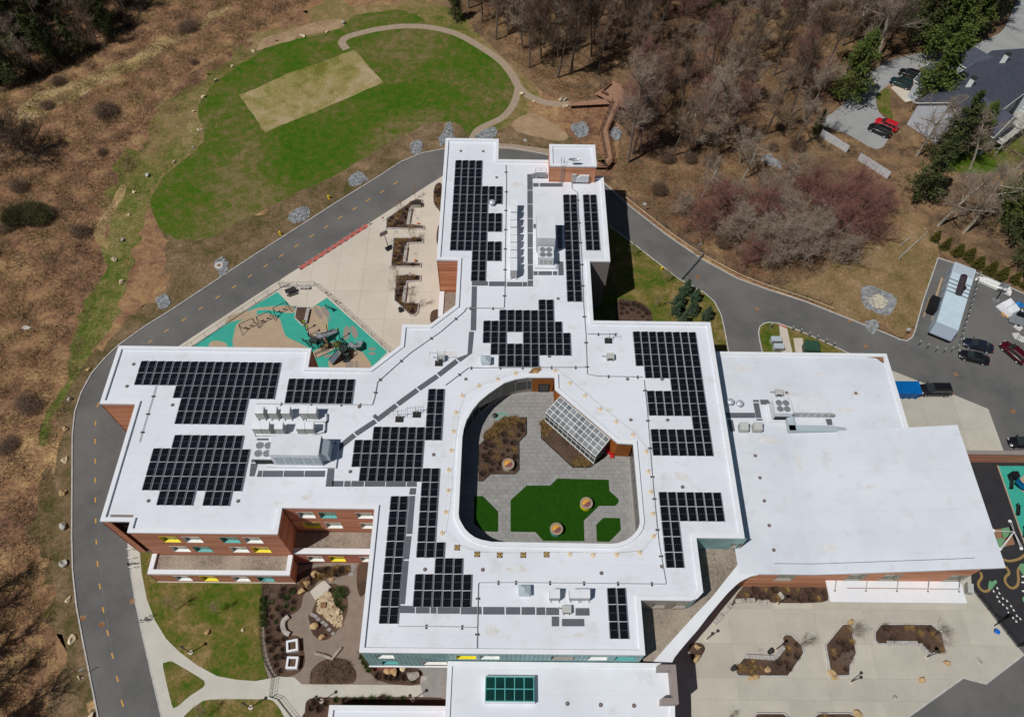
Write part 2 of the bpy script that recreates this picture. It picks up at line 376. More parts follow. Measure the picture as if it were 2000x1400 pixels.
banded('terracotta', (140, 92, 72), (162, 110, 86), (176, 126, 102)); banded('wood_clad', (150, 100, 74), (170, 118, 88), (184, 134, 106), 2.2); banded('brick_red', (142, 86, 74), (158, 98, 84), (168, 110, 94), 9)
# ================================================================ the ground
base = MB(); base.add([(-1500, -900, 0), (1500, -900, 0), (1500, 2600, 0), (-1500, 2600, 0)], [(0, 1, 2, 3)]); struct(base.build('ground', 'meadow'))
woods_px = [(600, -700), (820, -60), (845, 5), (905, 25), (930, 62), (985, 115), (1012, 140), (1060, 180), (1110, 198), (1160, 200), (1205, 200), (1210, 260), (1205, 330), (1182, 352), (1300, 448), (1400, 515), (1500, 560), (1625, 606), (1760, 664), (1785, 640), (1830, 500), (1862, 512), (2000, 572), (2700, 800), (3400, -700)]
sheet('woodland_floor', PL(woods_px), .0075, 'woods_floor')
sheet('grass_margin', rag(crv(PL([(60, 1000), (85, 860), (110, 740), (150, 640), (165, 560), (180, 480), (205, 400), (235, 330), (275, 270), (330, 205), (420, 130), (490, 95), (500, 70), (590, 35), (640, 5), (690, 12), (780, 8), (850, 12), (905, 40), (960, 75), (1015, 150), (1050, 190), (960, 260), (700, 300), (560, 340), (450, 430), (330, 540), (235, 640), (150, 740), (125, 840), (105, 960)]), 3, True), 3.4, .8, 2, 5), .004, 'margin_grass')
sheet('roadside_verge', rag(crv(PL([(116, 1500), (100, 1300), (84, 1180), (75, 1050), (90, 930), (105, 840), (140, 745), (200, 665), (300, 575), (318, 445), (420, 440), (520, 385), (640, 325), (740, 275), (850, 222), (915, 250), (990, 262), (1085, 258), (1175, 300), (1175, 340), (900, 330), (500, 560), (240, 720), (170, 1000), (230, 1500)]), 3, True), 2.4, .7, 6, 5), .008, 'verge_mat')
lawn_px = [(500, 105), (462, 130), (415, 167), (391, 200), (390, 232), (397, 250), (394, 275), (375, 300), (332, 335), (311, 357), (297, 390), (306, 428), (322, 457), (350, 468), (405, 466), (437, 450), (530, 402), (640, 350), (720, 303), (765, 275), (840, 242), (890, 240), (918, 264), (935, 256), (968, 240), (992, 217), (1006, 190), (1010, 168), (998, 146), (972, 118), (930, 88), (890, 66), (840, 50), (812, 30), (780, 20), (730, 24), (690, 30), (672, 46), (640, 64), (560, 78), (520, 92)]
sheet('lawn', rag(crv(PL(lawn_px), 3, True), .45, .8, 4), .012, 'lawn_mat')
sheet('worn_turf', rag(PL([(467, 187), (560, 145), (640, 117), (690, 99), (712, 118), (750, 162), (650, 205), (580, 233), (519, 259)]), .25, .6, 8), .016, 'dry_turf')
sheet('bare_strip', rag(crv(PL([(500, 100), (515, 76), (560, 62), (640, 38), (672, 38), (662, 56), (590, 74), (525, 94)]), 3, True), .5, .7, 9), .016, 'bare_soil')
sheet('bare_patch', rag(crv(PL([(1003, 240), (1020, 226), (1050, 224), (1075, 240), (1098, 256), (1108, 270), (1090, 276), (1050, 266), (1012, 256)]), 3, True), .5, .7, 10), .016, 'bare_soil')
sheet('tan_meadow', rag(crv(PL([(1500, 556), (1560, 545), (1620, 520), (1690, 470), (1710, 410), (1760, 400), (1800, 440), (1835, 496), (1805, 587), (1787, 642), (1764, 664), (1710, 642), (1625, 608)]), 3, True), 1.3, .9, 11), .0085, 'tan_grass')
for k, p in enumerate([[(186, 480), (198, 430), (226, 372), (238, 372), (213, 440), (203, 492)], [(60, 190), (140, 160), (260, 110), (420, 20), (440, 24), (280, 125), (150, 190), (50, 245), (40, 230)]]):
    sheet('worn_track', rag(crv(PL(p), 3, True), 1.2, .9, 12 + k), .013 + .001 * k, 'pale_track')
sheet('green_margin', rag(crv(PL([(92, 850), (108, 770), (140, 690), (172, 600), (196, 520), (212, 460), (232, 400), (262, 362), (290, 330), (330, 300), (372, 240), (385, 262), (380, 295), (335, 330), (305, 360), (280, 420), (268, 500), (250, 565), (215, 640), (162, 720), (122, 800), (104, 870)]), 3, True), 1.6, .8, 17, 4), .0105, 'green_margin')
pathA = crv(PL([(677, 97), (668, 84), (676, 74), (700, 66), (740, 57), (790, 51.5), (840, 54), (890, 66), (930, 87), (975, 117), (1000, 146), (1012, 168), (1030, 186), (1060, 199), (1090, 203.5), (1112, 204)]), 4)
strip('footpath', pathA, 1.7, 0, .022, 'path_mat')
strip('footpath', crv(PL([(1012, 170), (1008, 192), (998, 212), (980, 231), (950, 245), (932, 256), (922, 272)]), 4), 1.5, 0, .02, 'path_mat')
strip('footpath', PL([(960, 285), (1000, 287), (1072, 297), (1130, 312)]), 1.5, 0, .05, 'path_mat')
# ---- asphalt loop and its kerbs
road_out = [(216, 1500), (193.7, 1400), (180, 1332), (165, 1257), (151, 1182), (143.7, 1112), (142, 1050), (142.5, 950), (143, 850), (147.5, 805), (160, 767), (180, 730), (206, 700), (231, 676), (287, 636), (334, 607), (500, 497.5), (602, 432.5), (660, 395), (735, 349), (783, 317.5), (825, 300), (868, 292), (930, 287), (1000, 290), (1070, 304), (1140, 333), (1182, 361), (1225, 400), (1300, 459), (1370, 507), (1440, 545), (1500, 567), (1575, 591), (1625, 611), (1725, 650), (1757, 664), (1771, 667), (1781, 661), (1787, 649), (1804, 587), (1832.5, 505), (1862, 515), (1912, 536), (2000, 575), (2300, 700)]
ro = PL(road_out)
road = sheet('road', ro + PL([(2400, 1500), (900, 1700)]), .02, 'asphalt')
strip('kerb', offs(ro, .09, False), .18, 0, .14, 'kerb_stone')
dash = [((190, 787), (191.5, 794)), (186.5, 822, 831), (186, 857, 866.5), (186, 895, 905), (186, 933, 942.5), (186.2, 971, 981), (187, 1012, 1021.5)]
segs = [((192.8, 786), (190, 794.5))] + [((a, b), (a, c)) for a, b, c in dash[1:]] + [((187.8, 1053), (188.6, 1063)), ((190, 1094.5), (191.2, 1106.5)), ((194, 1139), (196, 1150.5)), ((200.5, 1185), (203, 1196)), ((208.5, 1229.5), (212, 1241)), ((218, 1274.5), (221, 1285.5)), ((227.5, 1319.5), (231, 1331)), ((237, 1366), (241, 1379))]
a = [(293, 667), (325, 645.7), (359, 624), (392, 602), (425, 580.5), (457, 560), (488, 539.5), (519, 519), (549, 499.5), (579, 480), (608.5, 461), (637, 443), (664.5, 425), (692, 408), (719, 391), (746, 374.5), (772, 358)]
segs += [((x - 4, y + 2.8), (x + 4.4, y - 2.8)) for x, y in a]
for p, q in segs: strip('lane_dash', PL([p, q]), .17, .02, .0245, 'yellow_paint', road, kind=None)
strip('paving_joint', crv(PL([(243, 1400), (229, 1320), (215, 1245), (203, 1170), (197, 1110), (195, 1050)]), 4), .09, .02, .0235, mat('joint', (116, 115, 112), .9, (100, 99, 97), .8), road, kind=None)
for x, y in [(199, 1219), (1478, 604), (1867, 731), (1978, 803), (1363, 542), (1692, 677), (1660, 627)]:
    c = W(x, y); MB().lathe((c.x, c.y, .02), [(.42, 0), (.42, .008), (.3, .01)], 14).build('manhole_cover', 'rust_stain', road)
for x, y in [(161, 1207), (260.5, 1173)]:
    c = W(x, y); MB().box((c.x, c.y, .026), (.9, .7, .012), .2).build('drain_grate', 'rust_stain', road)
# ---- clip helper for slabs
def clip(poly, x0, x1, y0, y1):
    def cut(p, ax, v, s):
        o = []
        for i in range(len(p)):
            a_, b_ = p[i - 1], p[i]; ia, ib = (a_[ax] - v) * s >= 0, (b_[ax] - v) * s >= 0
            if ia != ib:
                t = (v - a_[ax]) / (b_[ax] - a_[ax]); q = [0, 0]; q[ax] = v; q[1 - ax] = a_[1 - ax] + t * (b_[1 - ax] - a_[1 - ax]); o.append(tuple(q))
            if ib: o.append(b_)
        return o
    for ax, v, s in ((0, x0, 1), (0, x1, -1), (1, y0, 1), (1, y1, -1)):
        poly = cut(poly, ax, v, s)
        if len(poly) < 3: return []
    return poly
def slabs(root, piece, poly, z0, z1, m, xs, ys, gap=.02):
    for i in range(len(xs) - 1):
        for j in range(len(ys) - 1):
            p = clip(poly, xs[i] + gap, xs[i + 1] - gap, ys[j] + gap, ys[j + 1] - gap)
            if len(p) < 3 or abs(sum(p[k - 1][0] * p[k][1] - p[k][0] * p[k - 1][1] for k in range(len(p)))) / 2 < .15: continue
            MB().prism(p, z0, z1, bottom=False).build(piece, m, root)
def grid(a0, a1, n): return [a0 + (a1 - a0) * i / n for i in range(n + 1)]
# ---- north-west plaza, playground
plaza_nw = PL([(300, 711), (352, 675), (500, 577.5), (582, 525), (720, 437.5), (837, 362), (880, 335), (905, 335), (905, 720), (300, 735)])
pz = sheet('plaza', plaza_nw, .045, 'kerb_stone')
xs = [q[0] for q in plaza_nw]; ys = [q[1] for q in plaza_nw]
slabs(pz, 'paving_slab', plaza_nw, .045, .12, 'concrete', grid(min(xs), max(xs), 11), grid(min(ys), max(ys), 8), .012)
play_px = [(330, 707), (378, 676.5), (500, 596), (542.5, 571), (568, 598), (579, 602), (607, 602), (612, 599.5), (639, 582), (757, 688), (720, 725), (330, 725)]
pg = sheet('playground_surface', PL(play_px), .125, 'teal_rubber')
def px_blob(pts, k=4): return crv(PL(pts), k, True)
for pts in ([(500, 603), (520, 600), (545, 598), (570, 598), (577, 610), (560, 612), (530, 607), (505, 607), (480, 612)], [(478, 623), (500, 617), (520, 612), (545, 622), (552, 640), (560, 658), (580, 668), (605, 683), (604, 700), (560, 690), (470, 690), (455, 672), (458, 650), (462, 635)], [(600, 610), (620, 597), (630, 607), (640, 625), (640, 660), (634, 672), (610, 662), (598, 640)], [(413, 668), (425, 666), (443, 672), (440, 684), (415, 684), (408, 676)], [(495, 606), (500, 603), (500, 618), (470, 625), (440, 632), (455, 615)], [(648, 693), (680, 683), (700, 684), (715, 697), (722, 722), (648, 722)], [(612, 690), (622, 682), (650, 668), (655, 680), (630, 695), (618, 700)]):
    sheet('tan_patch', px_blob(pts), .1285 + .0002 * random.random(), 'tan_rubber', parent=pg)
def ell(cx, cy, rx, ry, rot=0, n=14): return PL([(cx + rx * math.cos(t) * math.cos(rot) - ry * math.sin(t) * math.sin(rot), cy + rx * math.cos(t) * math.sin(rot) + ry * math.sin(t) * math.cos(rot)) for t in [2 * math.pi * i / n for i in range(n)]])
for e in [(622, 612, 5, 14, -.55), (636, 610, 5.5, 13, -.6), (677, 651, 6.5, 14, .1), (692, 649, 6, 13, -.35), (727, 682, 7.5, 2.7), (727, 691, 7, 2.7), (638, 686, 7, 2.5), (640, 696, 7.5, 3), (697, 688, 4.5, 2.5), (683, 713, 8, 10, .5), (697, 713, 4, 9, -.2), (644, 625, 2, 2.5), (632, 632, 2.5, 1.5, .6), (697, 667, 1.5, 2.5)]:
    sheet('animal_track', ell(*e), .133, 'grey_rubber', parent=pg)
# red tactile strip at the road edge with its bike hoops
strip('tactile_strip', PL([(585, 526), (718, 440.5)]), .9, .12, .126, 'red_paint')
# ---- south-west walks and lawns
walk_in = [(251, 1060), (251, 1075), (256, 1117), (265, 1175), (280, 1245), (300, 1332), (316, 1400), (342, 1500)]
walk_out = [(273.7, 1079), (277, 1117), (287.5, 1170), (302.5, 1210), (325, 1247), (350, 1272), (387.5, 1300), (425, 1320), (462, 1327), (500, 1329.5), (525, 1325), (545, 1321), (575, 1322.5), (590, 1336), (822, 1337.5), (827, 1361), (620, 1361), (604, 1368), (597, 1385), (596, 1400), (600, 1500)]
MB().prism(PL(walk_in) + PL(walk_out)[::-1], 0, .12, bottom=False).build('walkway', 'concrete_walk')
struct(bpy.data.objects['walkway'])
strip('kerb', PL(walk_in), .16, 0, .135, 'kerb_stone')
sheet('triangle_lawn', crv(PL([(319, 1302), (323, 1294), (334, 1291), (345, 1296), (392, 1324), (400, 1332), (397, 1342), (372, 1358), (350, 1377), (342, 1381), (336, 1375)]), 2, True), .135, 'bright_lawn_mat')
sheet('south_lawn', PL([(274, 1079), (277, 1117), (287.5, 1170), (302.5, 1210), (325, 1247), (350, 1272), (387.5, 1300), (425, 1320), (462, 1327), (500, 1329.5), (523, 1325), (517, 1300), (511, 1250), (512, 1195), (518, 1135), (400, 1090), (290, 1078)]), .125, 'bright_lawn_mat')
sheet('south_lawn', crv(PL([(352, 1412), (366, 1392), (390, 1373), (412, 1365.5), (500, 1365), (534, 1368), (556, 1400), (590, 1460), (340, 1460)]), 2, True), .13, 'bright_lawn_mat')
MB().prism(PL([(512, 1138), (578, 1105), (740, 1090), (720, 1290), (860, 1300), (860, 1337.5), (822, 1337.5), (590, 1336), (575, 1322.5), (545, 1321), (525, 1325), (517, 1300), (511, 1250)]), 0, .115, bottom=False).build('garden_path', 'stone_dust'); struct(bpy.data.objects['garden_path'])
MB().prism(PL([(815, 1300), (880, 1300), (880, 1375), (842, 1375), (827, 1361), (822, 1337), (816, 1320)]), 0, .128, bottom=False).build('grey_paving', 'paver'); struct(bpy.data.objects['grey_paving'])
BEDZ = [0]
def bed(label, pts, k=3, z=.14, m='mulch', smooth_=True, holes=()):
    BEDZ[0] += 1; z += .0023 * BEDZ[0]
    p = PL(pts); p = crv(p, k, True) if smooth_ else p
    o = MB().prism(p, 0, z, bottom=False).build('planting_bed', m); struct(o); return p
bed('', [(513, 1142), (528, 1138), (578, 1140), (600, 1150), (592, 1165), (588, 1185), (575, 1198), (555, 1205), (550, 1225), (560, 1240), (585, 1243), (594, 1270), (594, 1300), (575, 1318), (545, 1320), (530, 1300), (518, 1250)])
bed('', [(580, 1125), (615, 1108), (660, 1106), (685, 1104), (681, 1122), (650, 1126), (625, 1133), (605, 1155), (590, 1150)])
bed('', [(700, 1102), (722, 1100), (716, 1150), (704, 1165), (697, 1140)])
bed('', [(640, 1140), (672, 1150), (680, 1180), (675, 1205), (662, 1228), (640, 1240), (612, 1205), (615, 1180)], m='mulch')
bed('', [(604, 1200), (625, 1205), (650, 1235), (635, 1250), (612, 1240), (605, 1215)])
bed('', [(606, 1330), (608, 1310), (622, 1295), (645, 1285), (675, 1288), (695, 1310), (694, 1328), (680, 1335), (610, 1335)])
bed('', [(698, 1270), (712, 1295), (725, 1316), (745, 1330), (770, 1336), (818, 1336), (818, 1305), (730, 1300)])
bed('', [(600, 1368), (620, 1361), (640, 1362), (860, 1362), (875, 1390), (875, 1440), (596, 1440), (596, 1390)])
# ---- east side: lawns and islands inside the service road
east_lawn_px = [(1160, 420), (1232, 473), (1325, 545), (1375, 572), (1395, 590), (1408, 615), (1415, 645), (1423, 690), (1160, 690)]
MB().prism(PL(east_lawn_px), 0, .12, bottom=False).build('east_lawn', 'bright_lawn_mat'); struct(bpy.data.objects['east_lawn'])
strip('kerb', PL(east_lawn_px[:8]), .18, 0, .15, 'kerb_stone')
bed('', [(1205, 588), (1225, 586), (1250, 592), (1268, 605), (1275, 628), (1260, 640), (1205, 640)])
sheet('path_end', crv(PL([(1208, 640), (1215, 620), (1235, 614), (1252, 622), (1260, 640)]), 3, True), .15, 'path_mat')
isl = [(1489, 690), (1484, 668), (1481, 650), (1484, 638), (1492, 632), (1503, 630), (1520, 632), (1560, 646), (1610, 668), (1660, 692)]
MB().prism(PL(isl + [(1660, 720), (1489, 720)]), 0, .12, bottom=False).build('service_island', 'bright_lawn_mat'); struct(bpy.data.objects['service_island'])
strip('kerb', PL(isl), .18, 0, .15, 'kerb_stone')
MB().prism(PL([(1521, 632), (1536, 639), (1550, 700), (1527, 700)]), 0, .14, bottom=False).build('walkway', 'concrete')
struct(bpy.data.objects['walkway.001'])
MB().prism(PL([(1521, 632), (1536, 639), (1537, 643), (1523, 637)]), .1, .145, bottom=False).build('tactile_strip', 'red_paint'); struct(bpy.data.objects['tactile_strip.001'])
MB().prism(PL([(1549, 661), (1567, 661), (1572, 700), (1555, 700)]), 0, .14, bottom=False).build('equipment_pad', 'concrete'); struct(bpy.data.objects['equipment_pad'])
svc = PL([(1720, 716), (1744, 725), (1850, 766), (1930, 799), (1945, 840), (1960, 881), (1700, 900)])
so_ = sheet('service_yard', svc, .026, 'kerb_stone')
slabs(so_, 'paving_slab', svc, .026, .07, 'concrete_grey', grid(min(q[0] for q in svc), max(q[0] for q in svc), 4), grid(min(q[1] for q in svc), max(q[1] for q in svc), 3), .012)
# ---- south-east plaza in large poured slabs
pse = PL([(1240, 1300), (1330, 1180), (1430, 1100), (1600, 1090), (1895, 1100), (1897, 1150), (1984, 1260), (2000, 1277.5), (1925, 1335), (1880, 1323.7), (1773, 1400), (1600, 1510), (1240, 1510)])
pp = sheet('plaza', pse, .03, 'concrete_grey')
gx = [W(x, 1230).x for x in (1240, 1330, 1425, 1517, 1596, 1692, 1790, 1888, 2010)]; gy = [W(1650, y).y for y in (1520, 1368, 1325, 1258, 1190, 1130, 1080)]
slabs(pp, 'paving_slab', pse, .03, .11, 'concrete_grey', gx, gy, .006)
strip('kerb', PL([(2000, 1277.5), (1925, 1335), (1880, 1323.7), (1773, 1400), (1600, 1510)]), .16, 0, .125, 'kerb_stone')
# ---- painted playground on the right
sheet('court_surface', PL([(1880, 900), (2300, 900), (2300, 1270), (1990, 1262), (1893, 1140), (1860, 1120)]), .03, 'black_asphalt')
tr = sheet('teal_play_area', PL([(1949, 910), (2300, 910), (2300, 1090), (2002, 1060)]), .06, 'teal_rubber')
strip('kerb', PL([(1948, 909), (2001, 1062)]), .18, 0, .1, 'tan_rubber')
sheet('tan_patch', ell(2012, 945, 24, 20), .064, 'tan_rubber', parent=tr)
ct = bpy.data.objects['court_surface']
for pts, m in (([(1941, 1034), (1955, 1032), (1958, 1050), (1946, 1052)], 'track_brown'), ([(1955, 1032), (1970, 1029), (1977, 1047), (1960, 1050)], 'track_green'), ([(1946, 1052), (1960, 1050), (1965, 1067), (1951, 1069)], 'track_green'), ([(1960, 1050), (1977, 1047), (1982, 1063), (1965, 1066)], 'track_brown')):
    sheet('court_square', PL(pts), .034, m, parent=ct)
for pts in ([(1956, 1091), (1968, 1095), (1980, 1094), (1992, 1090), (2005, 1080)], [(1915, 1117), (1917, 1127), (1911, 1137), (1912, 1146), (1919, 1153), (1927, 1154), (1934, 1149)], [(1963, 1105), (1969, 1113), (1970, 1120), (1964, 1126), (1963, 1135), (1970, 1145), (1979, 1148), (1987, 1142), (1989, 1130), (1988, 1115), (1991, 1107)]):
    strip('painted_trail', crv(PL(pts), 5), .36, .03, .0345, 'track_tan', ct, kind=None)
for pts in ([(1930, 1143), (1933, 1133), (1937, 1136), (1944, 1132), (1947, 1137), (1941, 1144), (1937, 1150), (1931, 1149)], [(1990, 1105), (1996, 1100), (2006, 1105), (2004, 1124), (1996, 1120)], [(1997, 1166), (2006, 1164), (2004, 1176), (1998, 1174)]):
    sheet('painted_leaf', px_blob(pts), .036, 'track_green', parent=ct)
for x, y in [(1948, 1148), (1941, 1154), (1952, 1158), (1948, 1165), (1959, 1168), (1967, 1173), (1952, 1174), (1959, 1180), (1975, 1183), (1967, 1187), (1980, 1191), (1970, 1196), (1979, 1206), (1986, 1202), (1993, 1208), (1985, 1213)]:
    sheet('painted_triangle', PL([(x - 2, y + 1.5), (x + 2.6, y + 2.2), (x - 1.6, y - 3.2)]), .036, 'white_paint', parent=ct)
for x, y in [(1997, 1125.5), (1997, 1137), (1998, 1154)]: strip('painted_bar', PL([(x - 2, y), (x + 6, y - .5)]), .22, .03, .036, 'white_paint', ct, kind=None)
# ---- neighbour's drive
sheet('driveway', crv(PL([(1600, 240), (1625, 222), (1655, 196), (1672, 165), (1695, 145), (1725, 126), (1775, 108), (1870, 97), (1932, 75), (1962, 55), (1990, 0), (2060, -40), (2060, 88), (1925, 108), (1850, 118), (1790, 137), (1765, 150), (1728, 172), (1711, 190), (1717, 220), (1740, 242), (1736, 270), (1712, 292), (1660, 265)]), 3, True), .012, 'pale_asphalt')
sheet('driveway', PL([(1740, 172), (1765, 152), (1800, 160), (1790, 195), (1768, 200)]), .016, 'concrete')
sheet('house_lawn', crv(PL([(1712, 190), (1727, 174), (1742, 180), (1738, 205), (1745, 235), (1728, 225), (1714, 212)]), 3, True), .014, 'lawn_mat')
sheet('house_lawn', crv(PL([(1840, 310), (1900, 270), (1985, 230), (2080, 200), (2080, 300), (1900, 340)]), 3, True), .014, 'lawn_mat')
sheet('sandy_edge', crv(PL([(1598, 232), (1640, 215), (1668, 170), (1690, 140), (1725, 118), (1785, 103), (1787, 107), (1725, 128), (1676, 165), (1650, 218), (1618, 250), (1600, 246)]), 2, True), .01, 'bare_soil')
# ================================================================ the school
ZR, ZL, ZA, ZC = 12.5, 8.05, 4.0, 8.1
school = thing('school_building', 'large white-roofed school building around a planted inner courtyard', 'building', (0, 40, 0))
main_px = [(869.5, 270), (973.5, 271), (974, 311.5), (1120, 313), (1120, 344), (1179, 344), (1191.7, 510), (1152.5, 510.5), (1158.7, 626.3), (1385, 628.5), (1457.5, 1051), (1361, 1049.5), (1372.9, 1144.6), (1372, 1156), (1362.6, 1168), (1350, 1172.4), (1251.7, 1171.1), (1260.4, 1279.4), (700.7, 1272.6), (731.7, 992.3), (551, 992.3), (542, 1042.2), (248.3, 1040), (253.2, 1018), (194.6, 1017.6), (264.2, 789), (195, 787.8), (231, 674.7), (608.3, 680), (601.8, 716.8), (722.8, 718.6), (782.5, 673.7), (785, 633.7), (838.7, 633.7), (890, 596), (893.7, 507.5), (853.7, 507.5)]
main = snap(PL(main_px, ZR))          # clockwise seen from above
court_px = [(1082.9, 736.6), (1040, 736.6), (1031, 736.6), (1008, 740), (985.7, 747.1), (954.3, 768.6), (936, 784), (922.9, 800), (911, 820), (905.7, 837), (902.9, 854), (895.7, 1002.9), (897, 1012), (901.4, 1021), (908, 1032), (917, 1041.4), (928, 1049), (940, 1053.5), (960, 1057.5), (1191.4, 1061.4), (1207, 1060), (1222, 1054.5), (1233, 1047.5), (1241.4, 1039), (1247.5, 1029), (1250, 1018), (1236.6, 866.6), (1207, 865.2), (1083.8, 760)]
court = PL(court_px, ZR)
def ringwall(name, poly, z0, z1, m, parent):
    b = MB(); n = len(poly)
    for i in range(n):
        p, q = poly[i], poly[(i + 1) % n]; b.add([(*p, z0), (*q, z0), (*q, z1), (*p, z1)], [(0, 1, 2, 3)])
    return b.build(name, m, parent)
PW, PH = .55, .30
def flat_roof(name, outline, z, holes=(), m='membrane', pw=PW, ph=PH, pm='parapet_white', fascia=.22):
    o = ccw(outline); inn = offs(o, pw); hs = [ccw(h) for h in holes]; ho = [offs(h, -pw) for h in hs]
    rf = sheet(name, inn, z - ph, m, [h for h in ho], school)
    for a, b in [(o, inn)] + list(zip(ho, hs)):
        n = len(a); mb = MB()
        for i in range(n):
            j = (i + 1) % n
            mb.add([(*a[i], z), (*a[j], z), (*b[j], z), (*b[i], z)], [(0, 1, 2, 3)])
            mb.add([(*b[i], z - ph * 1.1), (*b[i], z), (*b[j], z), (*b[j], z - ph * 1.1)], [(0, 1, 2, 3)])
            mb.add([(*a[i], z - ph * 1.1), (*a[j], z - ph * 1.1), (*a[j], z), (*a[i], z)], [(0, 1, 2, 3)])
        mb.build('parapet', pm, rf)
    return rf
roof = flat_roof('roof', main, ZR, [court])
WINSTYLE = {'w': 'win_white', 'y': 'win_yellow', 't': 'win_teal', 'g': 'grey_panel'}
def facade(p0, p1, z0, z1, holes=(), m='terracotta', inset=.06, top=.24, depth=.34, name='wall'):
    """wall from p0 to p1 (outside on the right hand); holes = (u0, u1, za, zb, style)"""
    p0, p1 = Vector(p0), Vector(p1); d = p1 - p0; Ln = d.length; d = d / Ln; n = Vector((d.y, -d.x))
    o = p0 - n * inset
    P = lambda u, z, dep=0: (o.x + d.x * u - n.x * dep, o.y + d.y * u - n.y * dep, z)
    us = sorted({0, Ln} | {u for h in holes for u in h[:2]}); zs = sorted({z0, z1 - top} | {z for h in holes for z in h[2:4]})
    b = MB()
    for i in range(len(us) - 1):
        for j in range(len(zs) - 1):
            uc, zc = (us[i] + us[i + 1]) / 2, (zs[j] + zs[j + 1]) / 2
            if any(h[0] < uc < h[1] and h[2] < zc < h[3] for h in holes): continue
            b.add([P(us[i], zs[j]), P(us[i + 1], zs[j]), P(us[i + 1], zs[j + 1]), P(us[i], zs[j + 1])], [(0, 1, 2, 3)])
    w_ = b.build(name, m, school)
    for h in holes:
        u0, u1, a, c, st = h
        f = MB(); e = .03
        # reveal: sill slopes outward, jambs and head; projecting thin frame
        f.add([P(u0, a, -e), P(u1, a, -e), P(u1, a + .16, depth), P(u0, a + .16, depth)], [(0, 1, 2, 3)])
        f.add([P(u0, a, -e), P(u0, a + .16, depth), P(u0, c, depth), P(u0, c, -e)], [(0, 1, 2, 3)])
        f.add([P(u1, a, -e), P(u1, c, -e), P(u1, c, depth), P(u1, a + .16, depth)], [(0, 1, 2, 3)])
        f.add([P(u0, c, -e), P(u0, c, depth), P(u1, c, depth), P(u1, c, -e)], [(0, 1, 2, 3)])
        um = u0 + (u1 - u0) * .62
        for ua, ub in ((u0, u0 + .07), (u1 - .07, u1), (um - .04, um + .04)):
            f.add([P(ua, a + .16, depth - .05), P(ub, a + .16, depth - .05), P(ub, c, depth - .05), P(ua, c, depth - .05)], [(0, 1, 2, 3)], 1)
        f.add([P(u0, a + .16, depth - .05), P(u1, a + .16, depth - .05), P(u1, a + .24, depth - .05), P(u0, a + .24, depth - .05)], [(0, 1, 2, 3)], 1)
        wo = f.build('window', [WINSTYLE[st], 'alu'], school)
        g = MB(); g.add([P(u0, a + .16, depth), P(um, a + .16, depth), P(um, c, depth), P(u0, c, depth)], [(0, 1, 2, 3)]).build('pane', 'glass_blind', wo)
        g = MB(); g.add([P(um, a + .16, depth), P(u1, a + .16, depth), P(u1, c, depth), P(um, c, depth)], [(0, 1, 2, 3)]).build('pane', 'glass_blind', wo)
    return Ln
def uat(p0, p1, x, y, z):
    v = W(x, y, z); d = Vector(p1) - Vector(p0); return (Vector((v.x, v.y)) - Vector(p0)).dot(d) / d.length
E = main; NE_ = len(E)
def edge_of(px):        # index of the outline corner nearest a photo point
    v = Vector(W2(*px, ZR)); return min(range(NE_), key=lambda i: (Vector(E[i]) - v).length)
special = {}
def gen_holes(L, z0, rows=3, step=6.5, wid=2.6):
    hs = []; n = int((L - 2) // step)
    for r in range(rows):
        zb = z0 + 1.0 + r * 4.25
        for k in range(n):
            u = (L - n * step) / 2 + step * (k + .5) + (.8 if r % 2 else -.8) - wid / 2
            if zb + 2.2 < ZR - .5: hs.append((u, u + wid, zb, zb + 2.1, 'wtwwyw'[(k * 2 + r) % 6]))
    return hs
# every edge of the clockwise outline: outside is on the left, so walls run from corner i+1 to i
for i in range(NE_):
    a, b = E[(i + 1) % NE_], E[i]; L = (Vector(a) - Vector(b)).length; k = main_px[i]; k2 = main_px[(i + 1) % NE_]
    m, z0, hs = 'terracotta', 0, []
    ym = (k[1] + k2[1]) / 2; xm = (k[0] + k2[0]) / 2
    dy = abs(k[1] - k2[1]) < 14
    if k == (1191.7, 510): m, z0 = 'grey_metal', 0.0
    elif k == (1361, 1049.5) or k[0] in (1372.9, 1372, 1362.6): m, z0 = 'teal_metal', ZL - .8
    elif k == (1350, 1172.4):
        m, z0 = 'grey_panel', ZL - .8
        hs = [(1.9 + q * 2.6, 3.6 + q * 2.6, ZL + .5, ZL + 3.0, 'g') for q in range(2)]
    elif k == (1251.7, 1171.1): m, z0 = 'teal_metal', ZL - .8
    elif k == (1457.5, 1051):
        m, z0 = 'teal_metal', ZL - .8; hs = [(5.2, 6.6, ZL + .4, ZL + 2.2, 'g')]
    elif k == (1385, 628.5): m, z0 = 'teal_metal', 0
    elif k == (1158.7, 626.3) or k == (1152.5, 510.5) or k == (1179, 344): m, z0 = 'grey_metal', 0; hs = gen_holes(L, 0)
    elif k == (1260.4, 1279.4): continue                     # south teal front, below
    elif k == (551, 992.3) : m = 'terracotta'
    elif k == (731.7, 992.3): continue                        # court front, below
    elif k == (542, 1042.2): continue                         # west wing front, below
    elif k == (253.2, 1018): continue                         # glazed corner, below
    elif k == (264.2, 789): m = 'wood_clad'
    elif k == (893.7, 507.5): m = 'wood_clad'
    elif L > 12 and k[1] != k2[1]: hs = gen_holes(L, 0)
    facade(a, b, z0, ZR, hs, m)
def front(ka, kb, z0, wins, m, **kw):
    a, b = E[edge_of(ka)], E[edge_of(kb)]
    hs = []
    for x0, x1, yb, za, zb, st in wins:
        hs.append((uat(a, b, x0, yb, za), uat(a, b, x1, yb, za), za, zb, st))
    return facade(a, b, z0, ZR, hs, m, **kw)
